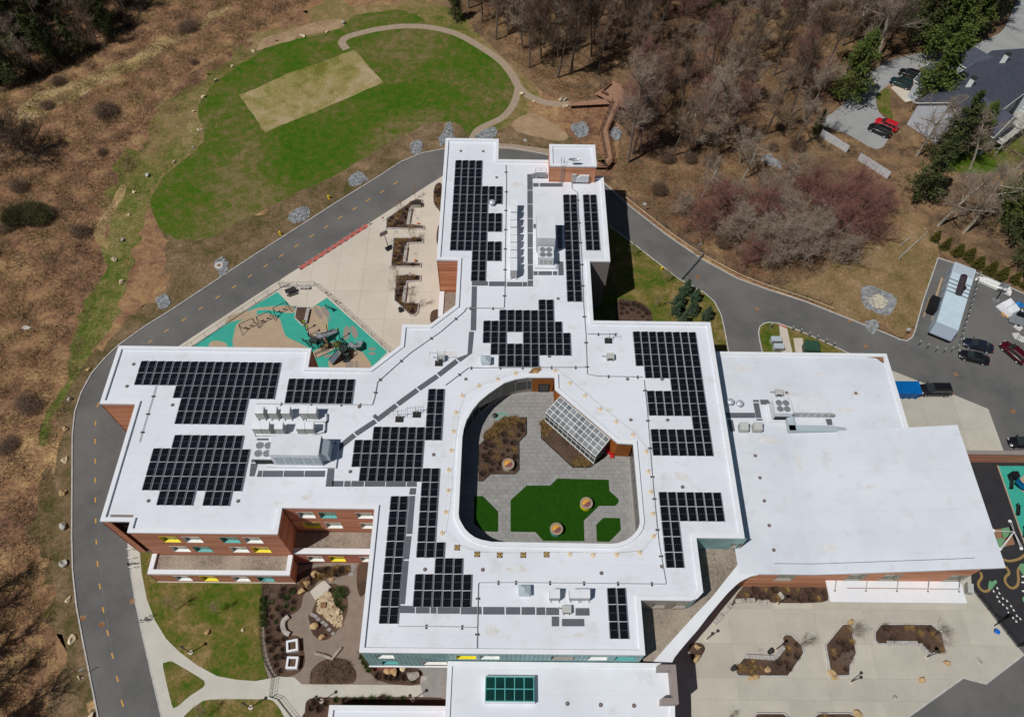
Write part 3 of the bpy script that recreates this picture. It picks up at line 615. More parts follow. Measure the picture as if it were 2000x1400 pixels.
# west wing front: windows given by the photo x of their sill ends
s1, s2, s3 = (ZA + 4.75, ZA + 6.9), (ZA + .85, ZA + 3.0), (.7, 2.9)
front((248.3, 1040), (542, 1042.2), 0, [(x, x + 34, 1062, s1[0], s1[1], st) for x, st in ((320, 'y'), (364, 'w'), (437, 't'), (481, 'w'))] + [(x, x + 33, 1081, s2[0], s2[1], st) for x, st in ((340, 'w'), (384, 't'), (455, 'w'), (498, 'y'))], 'terracotta')
front((551, 992.3), (731.7, 992.3), 0, [(x, x + 32, 1015, s1[0], s1[1], st) for x, st in ((585, 'w'), (627, 't'), (698, 'w'))] + [(x, x + 32, 1036, s2[0], s2[1], st) for x, st in ((596, 'y'), (638, 'w'), (706, 'w'))], 'terracotta')
# glazed corner bay, recessed
a, b = E[edge_of((194.6, 1017.6))], E[edge_of((253.2, 1018))]
b = (b[0] + .06, b[1])
cw = facade((a[0], a[1] + .9), (b[0], b[1] + .9), 0, ZR, [], 'dark_metal')
facade((a[0], a[1]), (a[0] + 1.1, a[1]), 0, ZR, [], 'terracotta')
MB().box(((a[0] + b[0]) / 2 + .5, a[1] + .5, ZR - .35), (b[0] - a[0] - 1, 1, .2)).build('soffit', 'grey_metal', school)
for i in range(4):
    for r in range(3):
        x0 = a[0] + 1.2 + i * (b[0] - a[0] - 1.3) / 4; wdt = (b[0] - a[0] - 1.3) / 4 - .08
        pn = MB(); pn.box((x0 + wdt / 2, a[1] + .86, 2.2 + r * 4.1), (wdt, .06, 3.7)); pn.build('glazing_panel', 'glass_dark', school)
        MB().box((x0 + wdt / 2, a[1] + .84, .25 + r * 4.1), (wdt + .08, .14, .16)).build('mullion', 'alu', school)
# south teal front: metal panels over a brick foot, open undercroft to the right
a, b = E[edge_of((700.7, 1272.6))], E[edge_of((1260.4, 1279.4))]
SW_ = [(738, 771, 1286.5, ZA + 4.75, ZA + 6.8, 'w'), (748, 779, 1298, ZA + .9, ZA + 2.7, 't'), (827, 874, 1298, ZA + .9, ZA + 2.7, 'w'), (892, 930, 1288, ZA + 4.75, ZA + 6.8, 'y'), (938, 975, 1288, ZA + 4.75, ZA + 6.8, 'w'), (1075, 1119, 1290, ZA + 4.75, ZA + 6.8, 'g'), (1147, 1184, 1291, ZA + 4.75, ZA + 6.8, 'w'), (1200, 1239, 1291.5, ZA + 4.75, ZA + 6.8, 't')]
hs = [(uat(a, b, x0, y, za), uat(a, b, x1, y, za), za, zb, st) for x0, x1, y, za, zb, st in SW_]
L = facade(a, b, ZA, ZR, hs, 'dark_metal', inset=.1)
# separate metal panels hung on it
nP = 62; zrows = [ZA + .05, ZA + 2.9, ZA + 4.6, ZA + 6.9, ZR - .26]
for i in range(nP):
    for r in range(4):
        off = (i * 37 % 5) * .08
        u0, u1 = i * L / nP + .02, (i + 1) * L / nP - .02; z0, z1 = zrows[r], zrows[r + 1] - .015
        segs_ = [(z0, z1)]
        parts_ = [(u0, u1)]
        for h in hs:
            if h[2] < z1 - .1 and h[3] > z0 + .1:
                nx = []
                for s0, s1_ in parts_:
                    if h[1] <= s0 or h[0] >= s1_: nx.append((s0, s1_)); continue
                    if h[0] > s0 + .1: nx.append((s0, h[0]))
                    if h[1] < s1_ - .1: nx.append((h[1], s1_))
                parts_ = nx
        for s0, s1_ in parts_:
            MB().box((a[0] + (s0 + s1_) / 2, a[1] + .07, (z0 + z1) / 2), (s1_ - s0, .05, z1 - z0)).build('metal_panel', 'teal_metal', school)
MB().box(((a[0] + b[0]) / 2, a[1] + .3, ZA - .02), (b[0] - a[0] + .1, .8, .22)).build('string_course', 'parapet_white', school)
bf = [(a[0] + .15, a[1] + .25), (W(764, 1306, 2).x, a[1] + .25)]
facade(bf[0], bf[1], 0, ZA - .1, [], 'brick_red', top=0)
MB().prism([(bf[0][0], a[1] + .3), (b[0], a[1] + .3), (b[0], a[1] + 5), (bf[0][0], a[1] + 5)], ZA - .6, ZA - .2).build('soffit', 'brick_red', school)
facade((bf[1][0], a[1] + 4), (b[0], a[1] + 4), 0, ZA - .1, [], 'brick_red', top=0)
# annexes with gravel ballast roofs
an1 = snap(PL([(297.5, 1079.3), (572.5, 1081), (565.5, 1122), (287.5, 1121.2)], ZA), 1.2)
an1 = [(an1[0][0], an1[0][1]), (an1[1][0], an1[1][1]), (an1[1][0], an1[2][1]), (an1[0][0], an1[2][1])]
back = E[edge_of((248.3, 1040))][1]; an1 = [(an1[0][0], back - .3), (an1[1][0], back - .3), an1[2], an1[3]]
yf_ = an1[2][1]; xl_, xr_ = an1[3][0], an1[2][0]
r1 = sheet('annex_roof', [(xl_ + .6, yf_ + .6), (xr_ - .6, yf_ + .6), (xr_ - .6, back), (xl_ + .6, back)], ZA - .45, 'ballast', parent=school)
MB().box(((xl_ + xr_) / 2, yf_ + .31, ZA - .25), (xr_ - xl_, .62, .5)).build('parapet', 'parapet_white', r1)
for x_ in (xl_ + .31, xr_ - .31): MB().box((x_, (yf_ + .63 + back) / 2, ZA - .25), (.62, back - yf_ - .64, .5)).build('parapet', 'parapet_white', r1)
facade(an1[3], an1[2], 0, ZA, [(uat(an1[3], an1[2], x, 1138, .7), uat(an1[3], an1[2], x + 30, 1138, .7), .75, 2.9, st) for x, st in ((347, 'w'), (398, 'y'), (460, 'w'), (508, 't'))], 'terracotta')
facade(an1[2], an1[1], 0, ZA, [], 'terracotta'); facade(an1[0], an1[3], 0, ZA, [], 'terracotta')
MB().box(((an1[3][0] + an1[2][0]) / 2, an1[3][1] - .03, .2), (an1[2][0] - an1[3][0], .1, .4)).build('plinth', 'concrete', school)
pf = E[edge_of((542, 1042.2))]; pw_ = E[edge_of((731.7, 992.3))]
yb = W(640, 1081.5, ZA).y
an2 = [(pf[0] - .1, pw_[1] - .06), (pw_[0] + .3, pw_[1] - .06), (pw_[0] + .3, yb), (pf[0] - .1, yb)]
r2 = sheet('annex_roof', [an2[0], an2[1], (an2[1][0], yb + .8), (an2[0][0], yb + .8)], ZA - .45, 'ballast', parent=school)
MB().box(((an2[0][0] + an2[1][0]) / 2, yb + .4, ZA - .25), (an2[1][0] - an2[0][0], .8, .5)).build('parapet', 'parapet_white', r2)
facade(an2[3], an2[2], 0, ZA - .3, [(uat(an2[3], an2[2], x, 1099, .75), uat(an2[3], an2[2], x + 30, 1099, .75), .75, 2.9, st) for x, st in ((604, 'w'), (646, 'y'), (706, 'w'))], 'brick_red', inset=0, top=0)
# small ballast terrace by the orange wall, north-west
t0 = [W2(860, 571, ZA), W2(893, 571, ZA), W2(893, 601, ZA), W2(860, 620, ZA)]
sheet('terrace_roof', t0, ZA, 'ballast', parent=school); ringwall('wall', ccw(t0), 0, ZA + .02, 'wood_clad', school)
MB().box((t0[0][0] + .3, (t0[0][1] + t0[3][1]) / 2, ZA), (.8, abs(t0[0][1] - t0[3][1]), .6)).build('parapet', 'parapet_white', school)
# low east roof, sloping hall roof, curved link canopy, entrance block
lo = snap(PL([(1380, 686.5), (1732.8, 690), (1776.5, 835), (1776.5, 850), (1390, 850)], ZL))
xe = E[edge_of((1457.5, 1051))][0]
lo = [(xe - .1, lo[0][1]), (lo[1][0], lo[1][1]), (lo[1][0], W(1600, 900, ZL).y), (xe - .1, W(1600, 900, ZL).y)]
rl = flat_roof('low_roof', lo, ZL, m='membrane_grey', ph=.22)
facade(lo[1], lo[0], 0, ZL, gen_holes(lo[1][0] - lo[0][0], 0, 1), 'brick_red'); facade(lo[2], lo[1], 0, ZL, [], 'brick_red')
# hall roof: flat in the west, rising to the east edge
yN0, yS0 = W(1450, 845.3, ZL).y, W(1500, 1121, ZL).y
x0 = xe - .1; xk = W(1560, 980, ZL).x
ne, se = W(1873.5, 830.5, 10.3), W(1960, 1108, 10.5)
x1 = (ne.x + se.x) / 2; yN1, yS1 = ne.y, se.y
def hall_z(x):
    t = max(0, (x - xk) / (x1 - xk)); return ZL + .06 + 2.35 * t ** 1.15
nseg = 14; hx = [x0, (x0 + xk) / 2] + [xk + (x1 - xk) * i / nseg for i in range(nseg + 1)]
hb = MB(); top = []
for x in hx:
    t = max(0, (x - xk) / (x1 - xk)); top.append((x, yN0 + (yN1 - yN0) * t, yS0 + (yS1 - yS0) * t, hall_z(x)))
for (xa, na, sa, za), (xb, nb, sb, zb) in zip(top, top[1:]):
    hb.add([(xa, sa, za), (xb, sb, zb), (xb, nb, zb), (xa, na, za)], [(0, 1, 2, 3)])
    hb.add([(xa, sa, za - .35), (xb, sb, zb - .35), (xb, sb, zb), (xa, sa, za)], [(0, 1, 2, 3)])
    hb.add([(xa, na, za - .35), (xa, na, za), (xb, nb, zb), (xb, nb, zb - .35)], [(0, 1, 2, 3)])
    hb.add([(xa, sa, za - .35), (xa, na, za - .35), (xb, nb, zb - .35), (xb, sb, zb - .35)], [(0, 1, 2, 3)])
xa, na, sa, za = top[-1]; hb.add([(xa, sa, za - .35), (xa, na, za - .35), (xa, na, za), (xa, sa, za)], [(0, 1, 2, 3)])
hall = hb.build('hall_roof', 'membrane_grey', school)
# thin ridge of the hall gutter along the south edge
gp = [(x, s + 1.4, z + .03) for x, n_, s, z in top[1:-2]]; MB().path(gp, .05).build('gutter_edge', 'galv', hall)
yw = W(1700, 1128, 5).y
wx0, wx1 = W(1462, 1133, 6).x, W(1900, 1124, 7).x
hw = []
for x in (1511, 1646, 1712, 1838):
    u = W(x, 1138, 3.4).x - wx0; hw.append((u, u + 2.4, 3.3, 6.6, 'g'))
facade((wx0, yw), (wx1, yw), 0, ZL - .3, hw, 'wood_clad', inset=0, top=0); facade((wx1, yw), (wx1, yN1 - .5), 0, ZL + 1.9, [], 'wood_clad', inset=0, top=0)
# gable infill between the wall head and the rising roof
b_ = MB(); b_.add([(wx0, yw, ZL - .3), (wx1, yw, ZL - .3), (wx1, yw, hall_z(wx1) - .35), (xk, yw, ZL - .3)], [(0, 1, 2, 3)]); b_.build('wall', 'wood_clad', school)
facade((wx1, yN1 - .5), (x0, yN1 - .5), 0, ZL - .3, [], 'wood_clad', inset=0, top=0)
# south plaza canopy hung on rods
cp = snap([W2(1614.5, 1136, 3.6), W2(1879, 1137, 3.6), W2(1886, 1175.5, 3.6), W2(1621.5, 1177, 3.6)], 1.5)
cp = [(cp[0][0], yw), (cp[1][0], yw), (cp[1][0], cp[2][1]), (cp[0][0], cp[2][1])]
cano = MB().prism(cp, 3.35, 3.6).build('canopy', 'parapet_white', school)
MB().box(((cp[0][0] + cp[1][0]) / 2 + 1.0, yw - 1.0, 3.604), ((cp[1][0] - cp[0][0]) * .82, .09, .006)).build('dirt_streak', 'rust_stain', cano)  # thin strip added as a dirt streak along the back of the canopy
for i in range(5):
    x = cp[0][0] + .9 + i * (cp[1][0] - cp[0][0] - 1.6) / 4
    MB().bar((x, yw - .02, 5.0), (x, cp[2][1] + 1.5, 3.62), .055).bar((x, cp[2][1] + 1.5, 3.6), (x, cp[2][1] + 1.5, 3.75), .14, 6).build('tie_rod', 'galv', cano)
# link canopy (curved white band) with gravel roof behind it
up = [(1445, 1097), (1425, 1122), (1391.6, 1164.3), (1354.3, 1203.7), (1315, 1247), (1276.6, 1290.7)]
dn = [(1482, 1121.5), (1468, 1124.5), (1457.8, 1129), (1447, 1134.5), (1437, 1142.6), (1421, 1158), (1404, 1177.8), (1383, 1203), (1362.6, 1229.6), (1343, 1252), (1325.3, 1273), (1317, 1284), (1313, 1292.5)]
lk = PL(up, ZL + .05) + PL(dn, ZL + .05)[::-1]
MB().prism(lk, ZL - .35, ZL + .05).build('link_canopy', 'parapet_white', school)
grav = [W2(1361, 1049, ZL)] + [W2(1440, 1074, ZL), W2(1446, 1099, ZL)] + PL(up[1:], ZL) + [W2(1257, 1290, ZL), W2(1240, 1230, ZL), W2(1250, 1150, ZL), W2(1350, 1150, ZL)]
sheet('link_roof', [(p[0], p[1]) for p in grav], ZL - .12, 'ballast', parent=school)
# wall under the link canopy, set back from its edge
dw = offs(PL(dn, ZL), -1.1, False); dw = [(p[0], p[1]) for p in dw]
b_ = MB()
for p, q in zip(dw, dw[1:]): b_.add([(*p, 0), (*q, 0), (*q, ZL - .35), (*p, ZL - .35)], [(0, 1, 2, 3)])
b_.build('wall', 'brick_red', school)
en = snap(PL([(875, 1288.5), (1318, 1293), (1322, 1376), (1313, 1377), (1309, 1400)], ZL)); ys_ = E[edge_of((1260.4, 1279.4))][1]
enl = [(W(874, 1300, ZL).x, ys_ - .06), (W(1300, 1296, ZL).x, ys_ - .06), (W(1317, 1300, ZL).x, ys_ - .5), (W(1312, 1400, ZL).x, W(1310, 1480, ZL).y), (W(874, 1300, ZL).x, W(870, 1480, ZL).y)]
re_ = flat_roof('entrance_roof', enl, ZL, m='membrane', ph=.22)
facade(enl[4], enl[3], 0, ZL, [], 'brick_red'); facade(enl[3], enl[2], 0, ZL, [], 'brick_red'); facade(enl[0], enl[4], 0, ZL, [], 'brick_red')
# grey portal frame standing on the entrance roof
zt = ZL + 1.6
MB().prism(PL([(1286, 1297), (1320, 1297), (1326, 1374), (1293, 1374), (1293, 1362), (1314.5, 1362), (1310, 1308), (1286, 1308)], zt), ZL - .25, zt).build('portal_frame', 'grey_metal', school)
sk = snap(PL([(641, 1376), (876, 1378), (876, 1470), (634, 1470)], ZA), 1.5)
rs_ = flat_roof('south_roof', sk, ZA, m='membrane', ph=.3)
facade(sk[0], sk[3], 0, ZA, [], 'brick_red') if sk[0][1] > sk[3][1] else None
facade(sk[1], sk[0], 0, ZA, [], 'brick_red')
# rooftop stair house
ph = [W2(1073, 282, 16), W2(1162.5, 282.5, 16), W2(1165.5, 325, 16), W2(1073.5, 324, 16)]
ph = snap(ph, 1.5); px0, px1, py0, py1 = ph[0][0], ph[1][0], ph[2][1], ph[0][1]
ps = [(px0, py0), (px1, py0), (px1, py1), (px0, py1)]
rp = flat_roof('stair_house_roof', ps, 16.0, ph=.25)
for i in range(4): facade(ps[i], ps[(i + 1) % 4], 0 if i == 2 else ZR - .4, 16.0, [], 'wood_clad', inset=.05)
lx = W(1096, 354, ZR).x
ld = MB()
for s in (-.22, .22): ld.bar((lx + s, py0 - .12, ZR - .3), (lx + s, py0 - .12, 17.0), .035); ld.bar((lx + s, py0 - .12, 17.0), (lx + s, py0 + .9, 17.0), .03); ld.bar((lx + s, py0 + .9, 17.0), (lx + s, py0 + .9, 16), .03)
for i in range(12): ld.bar((lx - .22, py0 - .12, ZR + .1 + i * .3), (lx + .22, py0 - .12, ZR + .1 + i * .3), .022)
ld.build('ladder', 'galv', school)
# courtyard: floor, walls, glazing
sheet('courtyard_floor', ccw(offs(ccw(court), -.25)), ZC - .03, 'paver', parent=school)
cc = ccw(court); n = len(cc); acc = MB(); orange = MB()
kk = court_px[::-1] if cc[0] != court[0] else court_px
for i in range(n):
    p, q = Vector(cc[i]), Vector(cc[(i + 1) % n]); L = (q - p).length
    x_, y_ = kk[i]; x2_, y2_ = kk[(i + 1) % n]
    xm, ym = (x_ + x2_) / 2, (y_ + y2_) / 2
    is_or = (xm > 1039 and ym < 900)
    d = (q - p) / L; nn = Vector((-d.y, d.x)) * -.12            # wall stands a little behind the roof edge
    p, q = p + nn, q + nn
    if is_or and not (xm > 1230):
        k = max(1, round(L / 1.9))
        for j in range(k):
            a_, b_ = p + (q - p) * (j / k + .004), p + (q - p) * ((j + 1) / k - .004)
            MB().add([(*a_, ZC), (*b_, ZC), (*b_, ZR - .2), (*a_, ZR - .2)], [(0, 1, 2, 3), (3, 2, 1, 0)]).build('wall_panel', 'orange_panel', school)
    else:
        k = max(1, round(L / 1.7))
        for j in range(k):
            a_, b_ = p + (q - p) * (j / k), p + (q - p) * ((j + 1) / k)
            MB().add([(*a_, ZC), (*b_, ZC), (*b_, ZC + .7), (*a_, ZC + .7)], [(0, 1, 2, 3)]).add([(*a_, ZR - 1.3), (*b_, ZR - 1.3), (*b_, ZR - .2), (*a_, ZR - .2)], [(0, 1, 2, 3)]).bar((*a_, ZC), (*a_, ZR - .2), .05).build('wall_panel', 'grey_panel', school)
            MB().add([(*a_, ZC + .7), (*b_, ZC + .7), (*b_, ZR - 1.3), (*a_, ZR - 1.3)], [(0, 1, 2, 3)]).build('glazing_panel', 'glass_dark', school)
def at_court(x, y, z=ZC): return W(x, y, z)
for (x, y, w_, h_) in ((1062, 757, 1.6, 2.3), (1219, 882, 1.5, 2.3)):
    v = W(x, y, ZC + 1.2); dr = MB().box((v.x, v.y, ZC + h_ / 2), (w_, .12, h_)).build('door', 'dark_metal', school)
    MB().box((v.x, v.y - .08, ZC + h_ / 2 + .1), (w_ - .4, .04, h_ - .6)).build('pane', 'glass_dark', dr)
# walkway pads on the roofs: quads given by photo corners (z at the membrane)
zp = ZR - PH
def pads(quads, z, parent):
    for q in quads:
        if len(q) == 4 and not isinstance(q[0], tuple):
            x0_, y0_, x1_, y1_ = q; a_, b_ = W(x0_, y0_, z), W(x1_, y1_, z); q = None
            pl = [(a_.x, b_.y), (b_.x, b_.y), (b_.x, a_.y), (a_.x, a_.y)]
        else: pl = PL(q, z)
        MB().prism(pl, z + .003, z + .035, bottom=False).build('walkway_pad', 'dark_pad', parent)
def run(x, ys, wpx, z=zp):        # a column of pads down the roof, photo x of the left edge at each y
    out = []
    for (xa_, ya_), (xb_, yb_) in zip(ys, ys[1:]):
        out.append([(xa_, ya_ + .6), (xa_ + wpx, ya_ + .6), (xb_ + wpx, yb_ - .6), (xb_, yb_ - .6)])
    return out
Q = run(0, [(1029.7, 340), (1030, 372), (1030, 399), (1030.2, 427), (1030.3, 455.5), (1030.4, 484.5), (1030.6, 517), (1030.7, 547)], 10.3)
Q += [[(921.5, 550), (953, 550), (953, 558), (921.5, 558)], [(955, 550), (988, 550), (988, 559), (955, 559)], [(990, 551), (1020, 551), (1020, 559.5), (990, 559.5)], [(1021, 551), (1029.5, 551), (1029.5, 559.5), (1021, 559.5)], [(1030.5, 548), (1041, 548), (1041, 559.5), (1030.5, 559.5)]]
Q += [[(921.5, 559.5), (931.5, 559.5), (930, 645.5), (919, 645.5)], [(916, 648), (926, 648), (922, 690), (913, 692)]]
Q += [[(1041, 358), (1052, 358), (1052, 365), (1041, 365)], [(1054, 358), (1099, 358), (1099, 365), (1054, 365)], [(1041, 339), (1048, 339), (1048, 346), (1041, 346)]]
Q += [[(1042, 438), (1047, 438), (1047, 446), (1042, 446)], [(1042, 530), (1050, 530), (1050, 537.5), (1042, 537.5)], [(1051.5, 530), (1078, 530), (1078, 537.5), (1051.5, 537.5)], [(1080, 530), (1088.5, 530), (1088.5, 537.5), (1080, 537.5)], [(1090, 511), (1100, 511), (1101, 538), (1090.5, 538)], [(1088, 440), (1098, 440), (1098, 460), (1088, 460)], [(1088, 461), (1098, 461), (1099, 486), (1089, 486)]]
# diagonal run across the middle
dg = [(912, 690), (890, 700.5), (852, 730), (813, 757), (772, 787), (731, 818), (690, 845), (654, 874)]
for (xa_, ya_), (xb_, yb_) in zip(dg[1:], dg[2:]):
    f = .03; p_ = (xa_ + (xb_ - xa_) * f, ya_ + (yb_ - ya_) * f); q_ = (xb_ - (xb_ - xa_) * f, yb_ - (yb_ - ya_) * f)
    Q.append([p_, (p_[0] + 7, p_[1] + 7), (q_[0] + 7, q_[1] + 7), q_])
Q += [[(912, 692), (922, 690), (899, 707), (891, 700)], [(731, 818), (728, 812), (734, 808), (738, 815)]]
Q += [[(645, 882), (655, 862), (657, 862), (653, 905), (641, 905)], [(641, 907), (654, 907), (651, 950), (636, 950)], [(649, 939), (671, 939), (670, 950), (648.5, 950)], [(673, 939), (685, 939), (684.5, 950), (672, 950)], [(687, 939), (711, 939), (710, 950), (685.5, 950)], [(713, 939), (752, 939), (752, 950), (712, 950)], [(754, 939.5), (793, 939.5), (792.5, 950.3), (753.5, 950.3)], [(795, 939.5), (814, 939.5), (814, 950.3), (794, 950.3)], [(801, 953), (813, 953), (812, 965.5), (799, 965.5)]]
Q += run(0, [(800, 967.5), (794, 1043)], 11) + run(0, [(793, 1046), (788, 1092.5)], 11) + run(0, [(787.5, 1094), (780, 1180)], 11)
Q += [[(505, 919), (512.5, 919), (511, 931), (501.5, 931)], [(514, 919), (553, 919), (552, 931), (512.5, 931)], [(555, 919), (593.5, 919), (593.5, 931), (553.5, 931)], [(595.5, 919), (635.5, 919), (634, 931), (594.5, 931)]]
Q += [[(502, 856), (525, 856), (524, 867), (500.5, 867)], [(500.5, 869), (506, 869), (496, 903), (490, 903)], [(490, 905), (504, 905), (497, 930), (487, 930)]]
Q += [[(778, 1182), (810.5, 1183), (810, 1197), (777, 1196.5)], [(812.5, 1183), (839, 1183), (839, 1197.3), (812, 1197.3)], [(841, 1184), (852.5, 1184), (852.5, 1197.5), (841, 1197.5)], [(854.5, 1184), (898, 1184), (898, 1198), (854.5, 1198)], [(900, 1184.5), (940.5, 1184.5), (941, 1199), (900, 1199)], [(943.5, 1184.7), (985, 1184.7), (985.3, 1199.5), (943.5, 1199.5)], [(988, 1185), (1016, 1185), (1016, 1199.5), (988, 1199.5)], [(1018.5, 1185), (1045, 1185), (1045, 1200), (1018.5, 1200)], [(1047.5, 1185.5), (1064.5, 1185.5), (1065, 1200.3), (1047.5, 1200.3)], [(1066.5, 1186), (1092, 1186), (1092, 1200.5), (1066.5, 1200.5)], [(1077.5, 1203.5), (1092, 1203.5), (1092, 1222.5), (1077.5, 1222.5)], [(1097.5, 1208), (1141, 1208), (1141.5, 1222.5), (1097.5, 1222.5)], [(1124, 1187), (1151, 1187), (1151.5, 1201.5), (1124, 1201.5)]]
pads(Q, zp, roof)
zl = ZL - .22
pads([[(1417, 806), (1474, 806), (1475.5, 816), (1420, 816)], [(1471, 787), (1482, 787), (1487.5, 816), (1476.5, 816)], [(1470.5, 781), (1482, 781), (1482.5, 785), (1471, 785)], [(1484, 780.5), (1500, 780.5), (1506, 790), (1486, 790)], [(1609, 782.5), (1615, 782.5), (1618.5, 796), (1612, 796)], [(1421, 820), (1431, 820), (1436, 842), (1426, 842)], [(1612, 818), (1624, 818), (1626, 830), (1616, 830)], [(1477, 818), (1488, 818), (1490, 821), (1478, 821)]], zl, rl)
# ================================================================ solar arrays
TX, TY, ZM = 1.19, 2.03, ZR - PH
mb = MB(); tl = .11
mb.box((0, 0, 0), (1.0, 1.975, .04), tilt=(tl, 0), m=1)
mb.box((0, 0, .024), (.96, 1.93, .012), tilt=(tl, 0), m=0)
mb.box((0, 0, .0315), (.94, .022, .003), tilt=(tl, 0), m=3)
for s in (-.49, .49):
    for k in (-.24, 0, .24): mb.box((k, s, .0305 + k * tl), (.012, .94, .003), m=2)
tmp = mb.build('module_proto', ['cell', 'alu', 'dark_metal', mat('mid_line', (104, 106, 116), .5)]); MODULE = tmp.data; bpy.data.objects.remove(tmp)
fb = MB(); fb.add([(.5, -1.0, .06), (.5, 1.0, .06), (.56, 1.0, -.12), (.56, -1.0, -.12)], [(3, 2, 1, 0)]).add([(-.5, -.9, -.06), (-.5, -.84, -.06), (-.5, -.84, -.14), (-.5, -.9, -.14)], [(0, 1, 2, 3)])
fb.box((0, -.9, -.1), (1.1, .05, .05)).box((0, .9, -.1), (1.1, .05, .05)).box((.62, 0, -.1), (.05, 1.97, .06)).box((-.56, 0, -.09), (.03, 1.7, .05))
tmp = fb.build('rail_proto', 'deflector'); RAIL = tmp.data; bpy.data.objects.remove(tmp)
def solar(px, rows, where, group='rooftop solar arrays'):
    v = W(*px, ZM + .2); t = thing('solar_array', where, 'solar array', (v.x, v.y, ZM), group=group)
    for r, row in enumerate(rows):
        for c, ch in enumerate(row):
            if ch != 'x': continue
            loc = (c * TX + .5, -r * TY - 1.0, .155)
            for nm, me in (('solar_module', MODULE), ('module_frame', RAIL)):
                o = bpy.data.objects.new(nm, me); COL.objects.link(o); o.parent = t; o.location = loc
    return t
solar((276, 704), ['x' * 17, 'x' * 17, '.....xxxxxxxxxxxx', '......xxxxxxxx...', '......xxxxxxxx...'], 'widest stepped solar array on the west wing, upper of the two stepped ones')
solar((564.5, 738.5), ['x' * 8] * 2, 'small rectangular solar array two rows deep above the box-shaped condensers')
solar((307, 848), ['..xxxxxxxx.', 'x' * 11, 'x' * 11, 'x' * 11, '..xxxx.xxx.'], 'stepped solar array nearest the brick front of the west wing')
solar((706, 757), ['........xx'] * 3 + ['..xxxxxxxx', 'xxxxxxxx..', 'xxxxxxxx..', '.xxxxxxxxx'] + ['........xx'] * 5, 'large stepped solar array with long tails left of the courtyard')
solar((815.7, 1057.5), ['..x...', '..xxx.', 'xxxxxx', 'xxxxxx'], 'small stepped solar array below the courtyard beside grey walkway pads')
solar((763.7, 967.8), ['xx'] * 8, 'narrow two-column solar array along the lower left roof edge')
solar((890, 312.5), ['xxxx...'] * 3 + ['xxxxxxx', 'xxxxxxx', 'xxxxx..', 'xxxxxxx', 'xxxxxxx', 'xxxxx..', 'xxxxxxx', '...xxxx', '...xx..', '...xx..'], 'tall solar array with notched right side at the top of the north wing')
solar((1100, 379.6), ['xx'] * 11, 'longer of two narrow solar strips on the right of the north wing')
solar((1138.7, 379.6), ['xx'] * 6, 'shorter of two narrow solar strips on the right of the north wing')
solar((946, 583), ['.......xx..', '..xxxxxxx..', 'xxxxxxxxxx.', 'xxx..xxxxxx', '.xxxxxxxxxx', '..xxxxx....'], 'solar array with a square hole in it above the courtyard')
solar((1236.2, 646.7), ['x' * 8] * 3 + ['.xxxxxxx', '....xxxx', '.xxxxxxx', '.xxxxxxx', '......xx', '.xxxxxxx', '.xxxxxxx'], 'large comb-shaped solar array along the right roof edge')
solar((1286.7, 959.7), ['x' * 7] * 2 + ['xx.....'] * 3, 'L-shaped solar array at the lower right of the courtyard')
solar((1186, 1147), ['xx'] * 3, 'smallest solar array, two columns by the lower right roof corner')
# ================================================================ roof drains, vents, small things
def lab_near(x, y):
    marks = [('the square-holed solar array', 1027, 647), ('the comb-shaped solar array', 1310, 770), ('the glazed greenhouse', 1130, 840), ('the long west rooftop air handler', 570, 880), ('the box-shaped condensers', 570, 815), ('the stepped west array', 405, 760), ('the front west array', 385, 915), ('the L-shaped array', 1350, 1020), ('the rooftop stair house', 1118, 310), ('the tall north array', 920, 430), ('the small stepped south array', 865, 1130), ('the green skylight', 995, 1348), ('the hall roof edge', 1900, 970), ('the sloping white hall roof', 1680, 980), ('the kitchen air handler', 1540, 800), ('the big stepped array left of the courtyard', 765, 880), ('the double condensers', 1110, 1160), ('the narrow north strips', 1130, 440), ('the lower left solar strip', 768, 1090), ('the grey portal frame', 1305, 1335)]
    m = min(marks, key=lambda q: (q[1] - x) ** 2 + (q[2] - y) ** 2); dx, dy = x - m[1], y - m[2]
    s = ('right of ' if dx > 0 else 'left of ') if abs(dx) > abs(dy) else ('below ' if dy > 0 else 'above ')
    return s + m[0]
dp = thing('roof_drain', 'round roof drain', 'roof drain', (0, 0, 0), group='round roof drains')
MB().lathe((0, 0, 0), [(.5, 0), (.42, .02), (.4, .02)], 14).build('sump_ring', 'membrane_grey', dp, False); MB().lathe((0, 0, .02), [(.34, 0), (.33, .1), (.22, .2), (.1, .24)], 12).build('strainer', mat('drain_brown', (112, 96, 90), .7), dp, False); MB().lathe((0, 0, .25), [(.08, 0), (.06, .03)], 8).build('cap', 'alu', dp, False)
drains = [(261, 711.5, 0), (248, 754.5, 0), (337, 791, 0), (290, 978, 0), (965, 978.5, 9), (701.5, 794.5, 0), (684, 921, 0), (847, 888, 0), (909.7, 740.5, 0), (900, 295.5, 0), (943.5, 296, 0), (970, 347, 0), (1090, 583.5, 0), (1073, 696, 0), (1225.5, 740.5, 0), (1293, 741, 0), (1232, 820, 0), (1303.7, 820.3, 0), (1333, 951, 0), (942.7, 1112.5, 0), (830, 1112, 0), (1174.5, 1119, 0), (1292.5, 1106, 0), (1108, 1373.5, 2), (1173, 1376, 2), (1238, 1377.5, 2), (1536, 767, 2), (1671, 768, 2), (1475, 890, 3), (1484, 933, 3), (1492.5, 978, 3), (1502, 1026, 3), (1511, 1074, 3), (465, 978.5, 0)]
seen = {}
for i, (x, y, k) in enumerate(drains):
    if k == 9: continue
    z = ZM if k == 0 else ZL - .22 if k == 2 else ZL + .06
    v = W(x, y, z); lb = 'round dark roof drain ' + lab_near(x, y); seen[lb] = seen.get(lb, 0) + 1
    if seen[lb] > 1: lb = ordn(seen[lb] - 1) + ' ' + lb + ' counting downward'
    dup(dp, v, 0, .72, lb)
